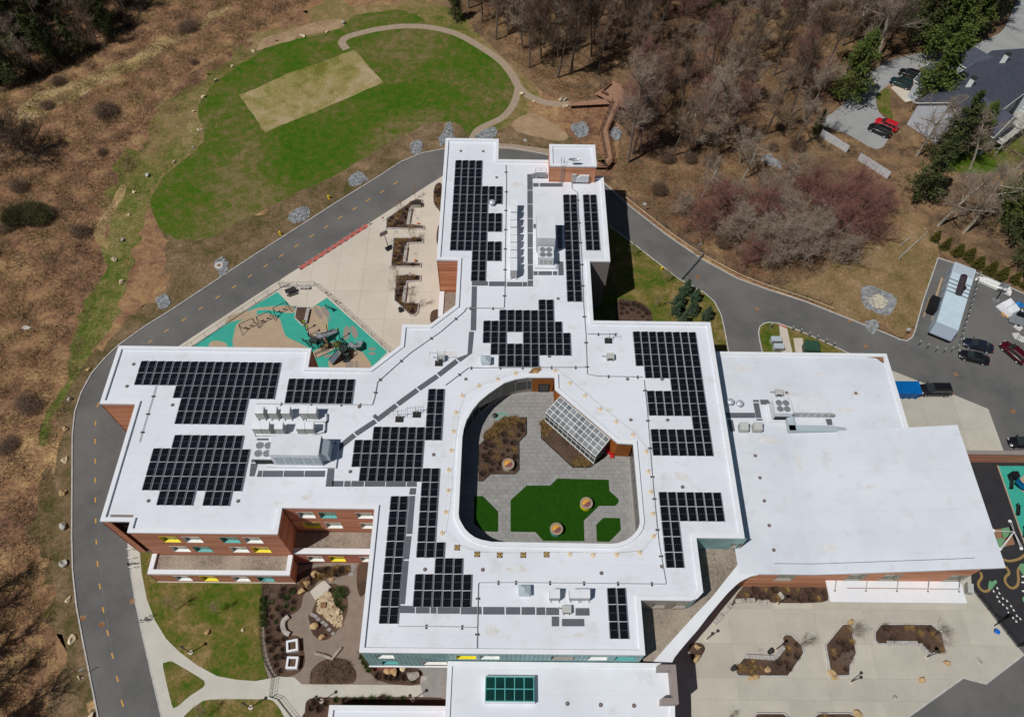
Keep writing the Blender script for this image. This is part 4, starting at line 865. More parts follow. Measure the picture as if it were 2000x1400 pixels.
for o in list(dp.children) + [dp]: bpy.data.objects.remove(o)
# dirt rings round two stained drains
for x, y in ((1671, 768), (1536, 767)):
    sheet('rust_ring', ell_z(x + 1, y + 1, 8, 6, ZL - .22) if False else [(W(x + 7 * math.cos(t) * (1 + .2 * math.sin(3 * t)), y + 5.5 * math.sin(t), ZL - .22).x, W(x + 7 * math.cos(t), y + 5.5 * math.sin(t) * (1 + .2 * math.cos(2 * t)), ZL - .22).y) for t in [i * .4488 for i in range(14)]], ZL - .216, mat('stain', (196, 186, 168), .8, (216, 214, 208), 1.2), parent=rl)
for nm, pts, z, par in (('stain', [(1040, 719), (1056, 714), (1058, 722), (1050, 729), (1032, 729)], ZM, roof), ('stain', [(1691, 698), (1725, 697), (1727, 709), (1722, 708), (1712, 700)], zl, rl)):
    sheet(nm, PL(pts, z), z + .004, 'rust_stain', parent=par)
# small lit dark marks: vent pipes and roof debris
vp = [(1159, 587), (1134, 668), (1207, 623 + 39), (480, 787), (1245, 805)]
# ================================================================ conduits on the roof
def conduit(label, pts, z, r=.05, step=4.2, supports=True, m='galv'):
    P3 = [W(x, y, z + .16) for x, y in pts]; t = thing('conduit', label, 'pipe', (P3[0].x, P3[0].y, z), group='rooftop conduits')
    MB().path(P3, r, 6).build('pipe', m, t)
    if supports:
        for a_, b_ in zip(P3, P3[1:]):
            L = (b_ - a_).length; k = int(L // step); d = (b_ - a_).normalized(); rz = math.atan2(d.y, d.x)
            for i in range(k + 1):
                q = a_ + d * min(L, (i + .4) * step)
                if (i + .4) * step < L: MB().box((q.x, q.y, z + .05), (.22, .5, .1), rz).build('support_block', 'dark_metal', t)
    return t
conduit('straight grey conduit down the roof right of the courtyard ending at the lower corner', [(1258, 742), (1264, 800), (1276, 950), (1287, 1060), (1301, 1138), (1300, 1140), (1000, 1137), (936, 1137.5), (934, 1141), (931, 1290)], ZM)
conduit('long grey conduit from the rooftop stair house down past the narrow solar strips', [(1117, 356), (1117, 368), (1128, 376), (1130, 420), (1136, 500), (1140, 600), (1144, 650), (1147, 730), (1166, 734), (1255, 736)], ZM)
conduit('thin grey conduit beside the tall north solar array', [(988, 322), (989, 360), (987, 470), (986, 560), (984.5, 600)], ZM)
conduit('grey conduit kinked around the square-holed array to the west wing', [(984.5, 602), (940, 601.5), (911, 601.5), (906, 609), (860, 648), (800, 690), (737, 746), (732, 774), (727, 790), (690, 790), (500, 788)], ZM)
conduit('grey conduit running left from the lower south strip', [(930, 1225), (860, 1223), (776, 1223)], ZM)
conduit('grey conduit along the upper edge of the courtyard roof', [(1147, 717), (1100, 717), (1000, 717.5), (915, 718), (870, 752)], ZM)
conduit('short grey conduit above the comb-shaped solar array', [(1147, 652), (1180, 652.5), (1206, 652.5)], ZM)
conduit('grey conduit on the west wing left of the upper stepped array', [(305, 753), (295, 787), (284, 822), (272, 863)], ZM, .04)
# ================================================================ warning line round the courtyard
stp = [(1084, 724.5), (1046, 725.5), (1007, 729.5), (972, 741), (936, 754), (903, 773), (891, 806), (886, 842.5), (881.5, 880), (877, 918), (876, 958), (871, 1000), (864, 1041), (893, 1069), (932, 1082), (976, 1083.5), (1022, 1083.5), (1067.5, 1082.5), (1113, 1082.5), (1158.5, 1084), (1204.5, 1083.5), (1249.5, 1079), (1276, 1047), (1275, 1003.5), (1271, 961), (1266, 921), (1262, 882), (1236, 849.5), (1203, 824), (1172, 799), (1142.5, 773), (1113, 748.5)]
stands = []
for i, (x, y) in enumerate(stp):
    v = W(x, y, ZM); mat_y = 'yellow_paint'
    t = thing('warning_line_stand', 'yellow-footed warning line stand, %s anticlockwise from the top corner of the courtyard' % ordn(i), 'safety stand', v, group='warning line stands around the courtyard')
    MB().path([(.27 * math.cos(k * .5236), .27 * math.sin(k * .5236), .04) for k in range(13)], .035, 4).bar((-.26, 0, .04), (.26, 0, .04), .03).bar((0, -.26, .04), (0, .26, .04), .03).lathe((0, 0, .02), [(.08, 0), (.06, .06)], 8).build('base_plate', mat('pale_yellow', (232, 196, 120), .6), t, False)
    MB().bar((0, 0, .05), (0, 0, 1.0), .022, 6).build('post', 'dark_metal', t, False)
    if 13 <= i <= 17:
        MB().box((0, 0, .012), (.72, .72, .02)).build('rubber_mat', 'dark_metal', t, False)
    stands.append(v)
rp_ = thing('warning_line', 'thin yellow rope strung between the stands around the courtyard', 'rope', stands[0]); b_ = MB(); n = len(stands)
for i in range(n):
    a_, c_ = stands[i] + Vector((0, 0, .98)), stands[(i + 1) % n] + Vector((0, 0, .98)); m_ = (a_ + c_) / 2 - Vector((0, 0, .1))
    b_.bar(a_, m_, .014, 3).bar(m_, c_, .014, 3)
b_.build('rope', mat('rope', (206, 180, 110), .8), rp_)
# ================================================================ rooftop machines
def box_thing(name, label, cat, v, parts, rz=0, group=None):
    t = thing(name, label, cat, v, rz, group)
    for nm, m, fn in parts: b = MB(); fn(b); b.build(nm, m, t, False)
    return t
# condensing units (box with sloped hood, feet)
def condenser(label, x, y, w_=1.05, group='box condensers', hood=True, dep=1.0, h=1.6):
    v = W(x, y, ZM); t = thing('condenser_unit', label, 'air conditioner', v, group=group)
    MB().box((0, 0, .3 + h / 2), (w_, dep, h)).build('cabinet', 'hvac_grey', t, False)
    f = MB(); f.add([(-w_ / 2, -dep / 2, .3 + h), (w_ / 2, -dep / 2, .3 + h), (w_ / 2, dep / 2, .3 + h + .35), (-w_ / 2, dep / 2, .3 + h + .35)], [(0, 1, 2, 3)]).add([(-w_ / 2, dep / 2, .3 + h), (w_ / 2, dep / 2, .3 + h), (w_ / 2, dep / 2, .3 + h + .35), (-w_ / 2, dep / 2, .3 + h + .35)], [(1, 0, 3, 2)])
    f.add([(w_ / 2, -dep / 2, .3 + h), (w_ / 2, dep / 2, .3 + h), (w_ / 2, dep / 2, .3 + h + .35)], [(0, 1, 2)]).add([(-w_ / 2, -dep / 2, .3 + h), (-w_ / 2, dep / 2, .3 + h + .35), (-w_ / 2, dep / 2, .3 + h)], [(0, 1, 2)])
    f.build('discharge_hood', 'hvac_white', t, False)
    fr = MB()
    for s in (-.5, 0, .5): fr.box((s * w_ * .9, -dep / 2 - .004, .3 + h / 2), (.025, .012, h * .95))
    fr.box((0, -dep / 2 - .004, .3 + h * .55), (w_, .012, .02)); fr.build('panel_seam', 'galv', t, False)
    for s in (-.4, .4): MB().box((s * w_, 0, .15), (.12, dep * 1.3, .3)).box((s * w_, -dep * .6, .05), (.3, .3, .1)).build('stand', 'hvac_white', t, False)
    return t
for i, (x, y) in enumerate([(513.5, 813.5), (538.5, 813.5), (564, 813.5)]): condenser('hooded condenser in the upper west row, %s from the left' % ordn(i), x, y, 1.2, 'upper row of west condensers')
for i, (x, y) in enumerate([(599, 813.5), (615.5, 813.5)]): condenser('%s of the paired condensers at the right of the upper west row' % ('left' if i == 0 else 'right'), x, y, 1.14, 'upper row of west condensers')
for i, (x, y) in enumerate([(508, 843.5), (524.5, 843.5), (551, 843.5), (593, 843.5), (610, 843.5)]): condenser('condenser in the lower west row, %s from the left' % ordn(i), x, y, 1.14, 'lower row of west condensers')
for i, (x, y) in enumerate([(1004, 413), (1003.5, 426), (1003, 441), (1003, 455), (1003, 470), (1003, 484), (1003, 499), (1003, 514), (1003, 529), (1003, 539)]):
    condenser('condenser in the single file on the north wing, %s from the top' % ordn(i), x, y, 1.05, 'condenser file on the north wing', dep=1.12, h=1.8)
for i, (x, y) in enumerate([(1082, 1166), (1120.5, 1166), (1140, 1166)]): condenser(('lone condenser below the courtyard', 'left of the two joined condensers below the courtyard', 'right of the two joined condensers below the courtyard')[i], x, y, 1.25, 'condensers below the courtyard', h=1.2)
for i, (x, y) in enumerate([(1449, 840), (1476, 840)]):
    v = W(x, y, zl); t = thing('condenser_unit', ('left' if i == 0 else 'right') + ' grey condenser beside the hall roof edge', 'air conditioner', v, group='condensers on the low east roof')
    MB().box((0, 0, .7), (1.3, 1.0, .9)).build('cabinet', 'hvac_grey', t, False); MB().add([(-.6, -.4, 1.15), (.6, -.4, 1.15), (.6, .5, 1.65), (-.6, .5, 1.65), (-.6, .5, 1.15), (.6, .5, 1.15)], [(0, 1, 2, 3), (0, 3, 4), (1, 5, 2), (3, 2, 5, 4)]).build('discharge_hood', 'hvac_grey', t, False); MB().box((-.4, 0, .12), (.15, 1.2, .24)).build('stand', 'galv', t, False); MB().box((.4, 0, .12), (.15, 1.2, .24)).build('stand', 'galv', t, False)
# pipe rack beside the west condensers
for lb, pts in (('white pipework rack right of the upper west condensers', [(637, 809), (637, 822), (600, 820)]), ('white pipework rack right of the lower west condensers', [(634, 826), (633, 842), (600, 850), (500, 849)])):
    P3 = [W(x, y, ZM + .3) for x, y in pts]; t = thing('pipe_rack', lb, 'pipework', (P3[0].x, P3[0].y, ZM)); MB().path(P3, .18, 6).build('insulated_pipe', 'hvac_white', t)
    for q in P3: MB().box((q.x, q.y, ZM + .15), (.3, .3, .3)).build('support_block', 'dark_metal', t)
def fans(t, cx, cy, z, n=(2, 2), s=1.1, r=.42):
    for i in range(n[0]):
        for j in range(n[1]):
            x, y = cx + (i - (n[0] - 1) / 2) * s, cy + (j - (n[1] - 1) / 2) * s
            f = MB().lathe((x, y, z), [(r + .08, 0), (r + .08, .06), (r, .06), (r, .02)], 16).build('fan', 'galv', t, False)
            b = MB()
            for k in range(5):
                a_ = k * 1.2566; b.add([(x, y, z + .03), (x + r * .95 * math.cos(a_), y + r * .95 * math.sin(a_), z + .03), (x + r * .95 * math.cos(a_ + .6), y + r * .95 * math.sin(a_ + .6), z + .05)], [(0, 1, 2)])
            b.lathe((x, y, z + .03), [(.1, 0), (.1, .04)], 8).build('fan_blades', mat('fan_grey', (120, 122, 124), .5), f, False)
# west air handler
a_, c_ = W(538.5, 910.5, ZM), W(641, 911.5, ZM); Lw = c_.x - a_.x; hh = 3.3; dw_ = W(527, 851, ZR + 2.8).y - W(527, 890.5, ZR + 2.8).y
t = thing('air_handler', 'long white rooftop air handler with four fans on the west wing', 'air handler', (a_.x, a_.y, ZM)); dy_ = dw_
MB().box((Lw / 2, dy_ / 2, .18), (Lw + 2.2, dy_ + .5, .36)).build('kerb_frame', 'hvac_white', t, False)
MB().box((Lw / 2 - .3, dy_ / 2, .36 + hh / 2), (Lw - .6, dy_, hh)).build('casing', 'hvac_white', t, False)
MB().box((-1.3, dy_ / 2, 1.95), (2.6, dy_ * .92, .3)).build('condenser_tray', 'hvac_white', t, False)
MB().box((-1.3, dy_ / 2, 1.1), (2.5, dy_ * .88, 1.45)).build('coil', 'black', t, False)
fans(t, -1.35, dy_ / 2, 2.11, (2, 2), 1.15, .44)
e = MB(); x_ = Lw - .6; hh2 = .36 + hh
e.add([(x_, .5, hh2 - .3), (x_, dy_ - .3, hh2 - .3), (x_ + 1.0, dy_ - .3, hh2 - 1.0), (x_ + 1.0, .5, hh2 - 1.0), (x_, .5, .8), (x_, dy_ - .3, .8), (x_ + 1.0, dy_ - .3, .9), (x_ + 1.0, .5, .9)], [(0, 3, 2, 1), (3, 7, 6, 2), (0, 4, 7, 3), (1, 2, 6, 5)]); e.build('intake_hood', 'hvac_blue', t, False)
for k in range(5): MB().box((.9 + k * Lw / 5.6, -.02, .36 + hh * .48), (Lw / 7, .04, hh * .62)).build('access_door', 'hvac_blue', t, False)
# north air handler
a_, c_ = W(1047, 521, ZM), W(1083, 520, ZM); wN = c_.x - a_.x; t = thing('air_handler', 'tall white rooftop air handler on the north wing with fans at its lower end', 'air handler', (a_.x, a_.y, ZM)); LN = 7.5
MB().box((wN / 2, LN / 2 - .2, .18), (wN + .6, LN + .6, .36)).build('kerb_frame', 'hvac_white', t, False)
MB().box((wN / 2, LN / 2 + 1.3, .36 + 1.75), (wN, LN - 2.6, 3.5)).build('casing', 'hvac_white', t, False)
MB().box((wN / 2, 1.1, .36 + .95), (wN - .5, 2.2, 1.9)).build('condenser_section', 'hvac_white', t, False)
fans(t, wN / 2, 1.1, 2.28, (2, 2), 1.0, .4)
for k in (-.7, 0, .7): MB().box((wN / 2 + k, -.02, 1.2), (.5, .04, 1.0)).build('access_door', 'hvac_grey', t, False)
# kitchen unit on the low east roof
a_, c_ = W(1505, 822, zl), W(1540, 822, zl); wK = c_.x - a_.x; t = thing('air_handler', 'white rooftop air handler with four fans and long duct beside the hall', 'air handler', (a_.x, a_.y, zl))
MB().box((wK / 2, 1.2, .15), (wK + .4, 3.0, .3)).build('kerb_frame', 'hvac_white', t, False); MB().box((wK / 2, 1.2, 1.3), (wK, 2.3, 2.0)).build('casing', 'hvac_white', t, False); MB().box((wK / 2, .03, .85), (wK * .8, .08, .9)).build('coil', 'black', t, False)
fans(t, wK / 2, 1.25, 2.34, (2, 2), 1.0, .4)
lx_ = W(1615, 815, zl).x - a_.x
MB().box(((wK + lx_) / 2 + .2, 1.9, .95), (lx_ - wK, 2.6, 1.3)).build('heater_section', 'hvac_white', t, False)
for k in range(6): MB().box((wK + 1.2 + k * 1.0, .58, .9), (.7, .04, .9)).build('access_door', 'hvac_grey', t, False)
d = MB(); p_ = [W(1542, 815, zl + .9), W(1546, 836, zl + .9), W(1625, 836, zl + .9), W(1650, 841, zl + .5)]; p_ = [q - Vector((a_.x, a_.y, zl)) for q in p_]
d.box(((p_[0].x + p_[1].x) / 2, (p_[0].y + p_[1].y) / 2, .8), (1.0, abs(p_[0].y - p_[1].y) + 1.0, .8)).box(((p_[1].x + p_[2].x) / 2, p_[1].y - .1, .8), (p_[2].x - p_[1].x + .9, .9, .8)).bar(p_[2] - Vector((.2, .1, .1)), p_[3], .45, 8); d.build('duct', 'hvac_blue', t, False)
# mushroom exhaust fans, goosenecks, hoods
for i, (x, y, z, lb) in enumerate([(1425, 788, zl, 'left silver mushroom vent on the low east roof'), (1443, 791, zl, 'right silver mushroom vent on the low east roof'), (961, 400, ZM, 'silver mushroom vent in the notch of the tall north array')]):
    t = thing('mushroom_vent', lb, 'roof vent', W(x, y, z), group='mushroom vents'); MB().lathe((0, 0, 0), [(.3, 0), (.3, .4)], 12).build('curb', 'galv', t, False); MB().lathe((0, 0, .4), [(.35, 0), (.55, .1), (.5, .35), (.25, .5), (.1, .55)], 14).build('cowl', 'alu', t, False)
for x, y, lb in [(949, 708, 'pale blue hooded vent below the square-holed array'), (1024, 1156, 'pale blue hooded vent left of the lone condenser')]:
    t = thing('vent_hood', lb, 'roof vent', W(x, y, ZM), group='hooded vents'); MB().box((0, 0, .45), (1.3, 1.1, .9)).build('curb', 'hvac_white', t, False); MB().add([(-.75, -.65, .9), (.75, -.65, .9), (.75, .65, .9), (-.75, .65, .9), (0, -.2, 1.25), (0, .2, 1.25)], [(0, 1, 4), (1, 2, 5, 4), (2, 3, 5), (3, 0, 4, 5)]).build('hood', 'hvac_blue', t, False)
for x, y, z, lb in [(1519, 770, zl, 'small grey unit with pipes above the kitchen air handler'), (1191, 700, ZM, 'small white unit left of the comb-shaped array'), (862, 702, ZM, 'small white unit on the diagonal walkway'), (1106, 1192, ZM, 'small grey unit below the double condensers')]:
    t = thing('heat_pump', lb, 'air conditioner', W(x, y, z), group='small roof units'); MB().box((0, 0, .5), (1.1, .9, .6)).build('cabinet', 'hvac_grey', t, False); MB().box((-.35, 0, .1), (.1, 1.1, .2)).build('stand', 'galv', t, False); MB().box((.35, 0, .1), (.1, 1.1, .2)).build('stand', 'galv', t, False); MB().path([(-.5, 0, .5), (-1.1, .2, .5), (-1.1, .2, .05)], .05, 6).build('pipe', 'galv', t, False); MB().box((0, -.46, .5), (.7, .02, .4)).build('grille', 'dark_metal', t, False)
# antennas on ballast trays
for x, y, h, n, lb in [(780, 819, 2.6, 5, 'left antenna on a ballast tray above the big stepped array'), (814, 810, 2.2, 7, 'right antenna with comb elements above the big stepped array'), (1188, 666, 2.0, 3, 'antenna tripod on a ballast tray left of the comb-shaped array'), (857, 710, 3.2, 3, 'thin antenna mast beside the diagonal walkway')]:
    t = thing('antenna', lb, 'antenna', W(x, y, ZM), group='roof antennas'); MB().box((0, 0, .06), (1.1, .9, .12)).box((-.25, 0, .17), (.4, .7, .1)).box((.3, 0, .17), (.4, .7, .1)).build('ballast_tray', 'dark_metal', t, False)
    MB().bar((0, 0, .1), (0, 0, h), .04, 6).bar((0, 0, h * .6), (.6, .2, .1), .03).bar((0, 0, h * .6), (-.5, .4, .1), .03).build('mast', 'galv', t, False); b = MB().bar((-1.2, 0, h * .85), (1.2, .3, h * .85), .03)
    for k in range(n): q = -1.1 + 2.2 * k / (n - 1); b.bar((q, q * .12 - .5, h * .85), (q, q * .12 + .5, h * .85), .02)
    b.build('boom', 'galv', t, False)
# stair house fittings: dish, cabinets, service platform
t = thing('satellite_dish', 'grey satellite dish on a pipe at the front of the stair house', 'satellite dish', W(1117, 355, ZM)); sv = t.location
MB().bar((0, 0, 0), (0, 0, 4.6), .06, 6).build('mast', 'galv', t, False); MB().lathe((0, 0, 4.75), [(.05, 0), (.6, .12), (1.0, .3), (.98, .32), (.6, .16), (.05, .05)], 16, sy=.35).build('reflector', 'galv', t, False)
wall_y = py0 - .06
def cab(lb, x, y, w_, h_, m, nm='electrical_cabinet'):
    v = W(x, y, ZM + 1.2); t = thing(nm, lb, 'cabinet', (v.x, wall_y - .2, ZM + .5), group='cabinets on the stair house wall'); MB().box((0, 0, h_ / 2), (w_, .3, h_)).build('cabinet', m, t, False); MB().box((0, -.16, h_ / 2), (w_ * .85, .02, h_ * .85)).build('door', m, t, False); MB().bar((0, 0, -.5), (0, 0, 0), .04).build('riser', 'galv', t, False); return t
cab('tall grey electrical cabinet on the stair house wall', 1120.5, 346, .75, 1.7, 'hvac_grey')
for i, x in enumerate((1128, 1134, 1140, 1146)): cab('white inverter box on the stair house wall, %s from the left' % ordn(i), x, 343, .55, 1.5 if i else 1.2, 'hvac_white', 'inverter_box')
t = thing('service_platform', 'galvanised step platform with handrail left of the stair house', 'platform', W(1056, 346, ZM)); MB().box((0, 0, .55), (2.0, 1.0, .1)).build('deck', 'galv', t, False)
for sx in (-.9, 0, .9): MB().bar((sx, .45, 0), (sx, .45, 1.6), .03).bar((sx, -.45, 0), (sx, -.45, .5), .03).build('post', 'galv', t, False)
MB().bar((-.9, .45, 1.6), (.9, .45, 1.6), .03).bar((-.9, .45, 1.05), (.9, .45, 1.05), .025).build('handrail', 'galv', t, False); MB().box((-1.3, 0, .3), (.5, .9, .08)).build('step', 'galv', t, False)
# green skylight on the entrance roof
q = [W(949, 1321, ZL + .75), W(1042, 1323, ZL + .75), W(1043, 1369, ZL + .75), W(948, 1368, ZL + .75)]; xA, xB, yA, yB = (q[0].x + q[3].x) / 2, (q[1].x + q[2].x) / 2, q[2].y, q[0].y
t = thing('skylight', 'green glazed skylight with white bars on the entrance roof', 'skylight', (xA, yA, ZL - .22)); wS, dS = xB - xA, yB - yA
MB().box((wS / 2, dS / 2, .42), (wS + .3, dS + .3, .85)).build('upstand', 'parapet_white', t, False)
for i in range(5):
    for j in range(2): MB().box((wS * (i + .5) / 5, dS * (j + .5) / 2, .9 + .02 * j), (wS / 5 - .12, dS / 2 - .12, .08)).build('pane', 'glass_green', t, False)
for i in range(6): MB().box((wS * i / 5, dS / 2, .95), (.11, dS + .1, .16)).build('glazing_bar', 'win_teal', t, False)
for j in range(3): MB().box((wS / 2, dS * j / 2, .94), (wS + .1, .11, .15)).build('glazing_bar', 'win_teal', t, False)

# scuffs, ponding marks and drips on the membranes
mat('scuff', (198, 196, 192), .8, (214, 214, 214), 1.5); mat('pond', (208, 204, 196), .7, (220, 221, 223), .9); R_ = random.Random(3)
def blot(cx, cy, rx, ry, n=16, sd=0):
    Q_ = random.Random(sd); ph_ = Q_.uniform(0, 6); return [(cx + rx * math.cos(t_) * (1 + .25 * math.sin(3 * t_ + ph_)), cy + ry * math.sin(t_) * (1 + .25 * math.cos(2 * t_ + ph_))) for t_ in [6.2832 * i_ / n for i_ in range(n)]]
for i, (x, y, par, z) in enumerate([(600, 970, roof, ZM), (545, 985, roof, ZM), (690, 770, roof, ZM), (330, 930, roof, ZM), (1190, 800, roof, ZM), (1010, 1110, roof, ZM), (880, 690, roof, ZM), (1120, 640, roof, ZM), (1330, 930, roof, ZM), (960, 1230, roof, ZM), (1130, 1240, roof, ZM), (1010, 360, roof, ZM), (1600, 730, rl, zl), (1650, 800, rl, zl), (1450, 720, rl, zl)]):
    v = W(x, y, z); sheet('pond_mark', blot(v.x, v.y, R_.uniform(.4, 1.3), R_.uniform(.2, .7), sd=i), z + .0035, 'pond', parent=par)
for i in range(60):
    x, y = R_.choice([(R_.uniform(300, 700), R_.uniform(700, 1020)), (R_.uniform(760, 1240), R_.uniform(1090, 1260)), (R_.uniform(1170, 1380), R_.uniform(650, 1120)), (R_.uniform(990, 1150), R_.uniform(330, 640))]); v = W(x, y, ZM); p_ = (v.x, v.y)
    if not inside(p_, main) or inside(p_, offs(ccw(court), -1.2)): continue
    a0 = R_.uniform(0, 3.14); L_ = R_.uniform(.2, .9); q_ = (p_[0] + L_ * math.cos(a0), p_[1] + L_ * math.sin(a0)); strip('scuff_mark', [p_, q_], R_.uniform(.03, .09), ZM, ZM + .003 + i * .00002, 'scuff', roof, kind=None)

for i, (x, y, rx, ry) in enumerate([(1500, 860, 1.5, .4), (1560, 900, .3, 1.2), (1700, 950, .8, .3), (1760, 890, .5, .2), (1620, 1070, 1.0, .5)]):
    v = W(x, y, ZL + .06); zz = hall_z(v.x); v = W(x, y, zz); pts_ = blot(v.x, v.y, rx, ry, sd=40 + i); b_ = MB(); b_.add([(p[0], p[1], hall_z(p[0]) + .012) for p in pts_], [tuple(range(len(pts_)))]); b_.build('pond_mark', 'pond', hall)
# ================================================================ inner courtyard
cbase = bpy.data.objects['courtyard_floor']
def zc(pts): return PL(pts, ZC)
bedA = zc([(982.9, 815.7), (1028, 815.7), (1028, 848.6), (1013.4, 862.9), (1013.4, 918.6), (1006.3, 925.7), (958.6, 925.7), (943.4, 939.4), (934.9, 939.4), (934.9, 871.4), (945.7, 860), (945.7, 847)])
bedB = zc([(1057, 824), (1057, 855.7), (1118.6, 912.9), (1152.9, 912.9), (1182.9, 890), (1072, 812)])
turfs = [zc([(1028.6, 948), (1074.3, 948), (1088.6, 934.3), (1188.6, 936.6), (1190, 958.6), (1207.7, 974.3), (1207.7, 981.4), (1201.4, 987.7), (1170, 987.7), (1140, 1016.6), (1141.4, 1056.6), (1060.9, 1055.7), (1045.7, 1038.6), (997.1, 1038), (997.1, 976.6)]), zc([(926, 968.6), (942.9, 968.6), (972.9, 998.6), (972.9, 1038), (945.7, 1037.4), (925.7, 1024)]), zc([(1164.3, 1024.3), (1178.6, 1010.9), (1210.9, 1011.4), (1212.3, 1034.9), (1190, 1057.7), (1165.7, 1057)])]
for p in turfs: MB().prism(p, ZC - .02, ZC + .05, bottom=False).build('turf_patch', 'turf', school)
for p in (bedA, bedB):
    bd = MB().prism(p, ZC - .02, ZC + .1, bottom=False).build('planting_bed', 'mulch', school)
    strip('steel_edging', ccw(p), .06, ZC - .02, ZC + .16, 'black', bd, True, kind=None)
inner = offs(ccw(court), .2); pav = []
X0, X1 = min(q[0] for q in inner), max(q[0] for q in inner); Y0, Y1 = min(q[1] for q in inner), max(q[1] for q in inner)
pwd, phd = .92, .62; r = 0; y = Y0
while y < Y1:
    x = X0 - (r % 2) * pwd / 2
    while x < X1:
        c = (x + pwd / 2, y + phd / 2)
        if inside(c, inner) and not any(inside(c, p) for p in turfs + [bedA, bedB]): pav.append(c)
        x += pwd
    y += phd; r += 1
pb = MB().box((0, 0, 0), (pwd - .03, phd - .03, .06)).build('paver', 'paver', school); PV = pb.data; bpy.data.objects.remove(pb)
for c in pav[:300]:
    o = link('paver', PV, cbase); o.location = Vector(o.location) + Vector((c[0], c[1], ZC - .005))
b = MB()
for c in pav[300:]: b.box((c[0], c[1], ZC - .005), (pwd - .03, phd - .03, .06))
struct(b.build('far_pavers', 'paver', cbase), 'stuff')
# round light wells
for x, y, sm, lb in ((1144, 983, 'win_yellow', 'round light well with a yellow side on the artificial turf'), (1086, 1033, 'win_teal', 'round light well with a dark teal side near the courtyard wall'), (992.5, 907, 'boulder_grey', 'round light well standing in the courtyard planting bed')):
    v = W(x, y + 4, ZC); t = thing('light_well', lb, 'skylight', (v.x, v.y, ZC + .05), group='courtyard light wells')
    MB().lathe((0, 0, 0), [(.8, 0), (.8, .85)], 22).build('drum', sm, t, False); MB().lathe((0, 0, .85), [(.86, 0), (.86, .08), (.6, .1), (.58, .02)], 22).build('rim', 'path_mat', t, False)
    d1, d2 = MB(), MB(); n = 10
    for q, dd, m in ((0, d1, 'win'), (math.pi, d2, 'x')):
        vs = [(0, 0, 1.02)] + [(.57 * math.cos(q + math.pi * k / n + .6), .57 * math.sin(q + math.pi * k / n + .6), .9) for k in range(n + 1)]; dd.add(vs, [(0, k + 1, k + 2) for k in range(n)])
    d1.build('lens', mat('lens_orange', (216, 160, 74), .15, spec=.6), t, False); d2.build('lens', mat('lens_brown', (134, 88, 84), .1, spec=.7), t, False)
# greenhouse: lean-to on the diagonal wall
zf, zb_ = ZC + 2.9, ZC + 3.7
g0, g1 = W(1094, 774, zb_), W(1191, 857, zb_); f0, f1 = W(1066, 805.5, zf), W(1163, 891, zf)
t = thing('greenhouse', 'white framed lean-to greenhouse on the diagonal courtyard wall', 'greenhouse', (f0.x, f0.y, ZC)); NB = 11
wg = MATS['win_white']
def lerp(a_, b_, s): return a_ + (b_ - a_) * s
mg = mat('glass_house', (96, 104, 110), .08, (150, 150, 152), .9, spec=.9)
for i in range(NB):
    for j in range(4):
        s0, s1_ = i / NB, (i + 1) / NB; r0, r1_ = j / 4, (j + 1) / 4
        q = [lerp(lerp(f0, f1, s0 + .006), lerp(g0, g1, s0 + .006), r0 + .01), lerp(lerp(f0, f1, s1_ - .006), lerp(g0, g1, s1_ - .006), r0 + .01), lerp(lerp(f0, f1, s1_ - .006), lerp(g0, g1, s1_ - .006), r1_ - .01), lerp(lerp(f0, f1, s0 + .006), lerp(g0, g1, s0 + .006), r1_ - .01)]
        MB().add(q + [p - Vector((0, 0, .05)) for p in q], [(0, 1, 2, 3), (7, 6, 5, 4)]).build('pane', mg, t)
for i in range(NB + 1):
    a_, c_ = lerp(f0, f1, i / NB), lerp(g0, g1, i / NB); MB().bar(a_, c_, .06).bar(a_, Vector((a_.x, a_.y, ZC + .1)), .05).build('rafter', wg, t)
for j in range(5): MB().bar(lerp(f0, g0, j / 4), lerp(f1, g1, j / 4), .055).build('purlin', wg, t)
for i in range(NB):
    a_, c_ = lerp(f0, f1, i / NB + .006), lerp(f0, f1, (i + 1) / NB - .006); MB().add([(a_.x, a_.y, ZC + .6), (c_.x, c_.y, ZC + .6), (c_.x, c_.y, zf - .05), (a_.x, a_.y, zf - .05)], [(0, 1, 2, 3), (3, 2, 1, 0)]).build('pane', mg, t)
MB().bar((f0.x, f0.y, ZC + .6), (f1.x, f1.y, ZC + .6), .07).bar((f0.x, f0.y, ZC + 2.0), (f1.x, f1.y, ZC + 2.0), .04).build('sill_rail', wg, t)
for a_, c_ in ((f0, g0), (f1, g1)): MB().add([(a_.x, a_.y, ZC), (c_.x, c_.y, ZC), (c_.x, c_.y, zb_), (a_.x, a_.y, zf)], [(0, 1, 2, 3), (3, 2, 1, 0)]).build('end_wall', mg, t)
for i, (x, y) in enumerate([(1187, 885), (1194, 893)]):
    t = thing('red_chair', ('upper' if i == 0 else 'lower') + ' small red chair beside the greenhouse', 'chair', W(x, y, ZC)); rd = mat('red_plastic', (200, 34, 40), .4)
    MB().box((0, 0, .42), (.5, .5, .05)).build('seat', rd, t, False); MB().box((0, .24, .7), (.5, .05, .55)).build('backrest', rd, t, False)
    for a_ in (-.2, .2):
        for c_ in (-.2, .2): MB().bar((a_, c_, 0), (a_, c_, .42), .02).build('leg', rd, t, False)
t = thing('hose_reel', 'green hose coiled on the courtyard paving', 'hose', W(980, 813, ZC)); hp = [(.5 * math.cos(k * .7) * (1 + .06 * k), .3 * math.sin(k * .7) * (1 + .04 * k), .06) for k in range(28)]
MB().path(hp, .03, 4).build('hose', mat('hose', (70, 190, 160), .5), t, False); MB().lathe((-1.0, 0, 0), [(.35, 0), (.35, .4), (.1, .5)], 8).build('reel', 'dark_metal', t, False)
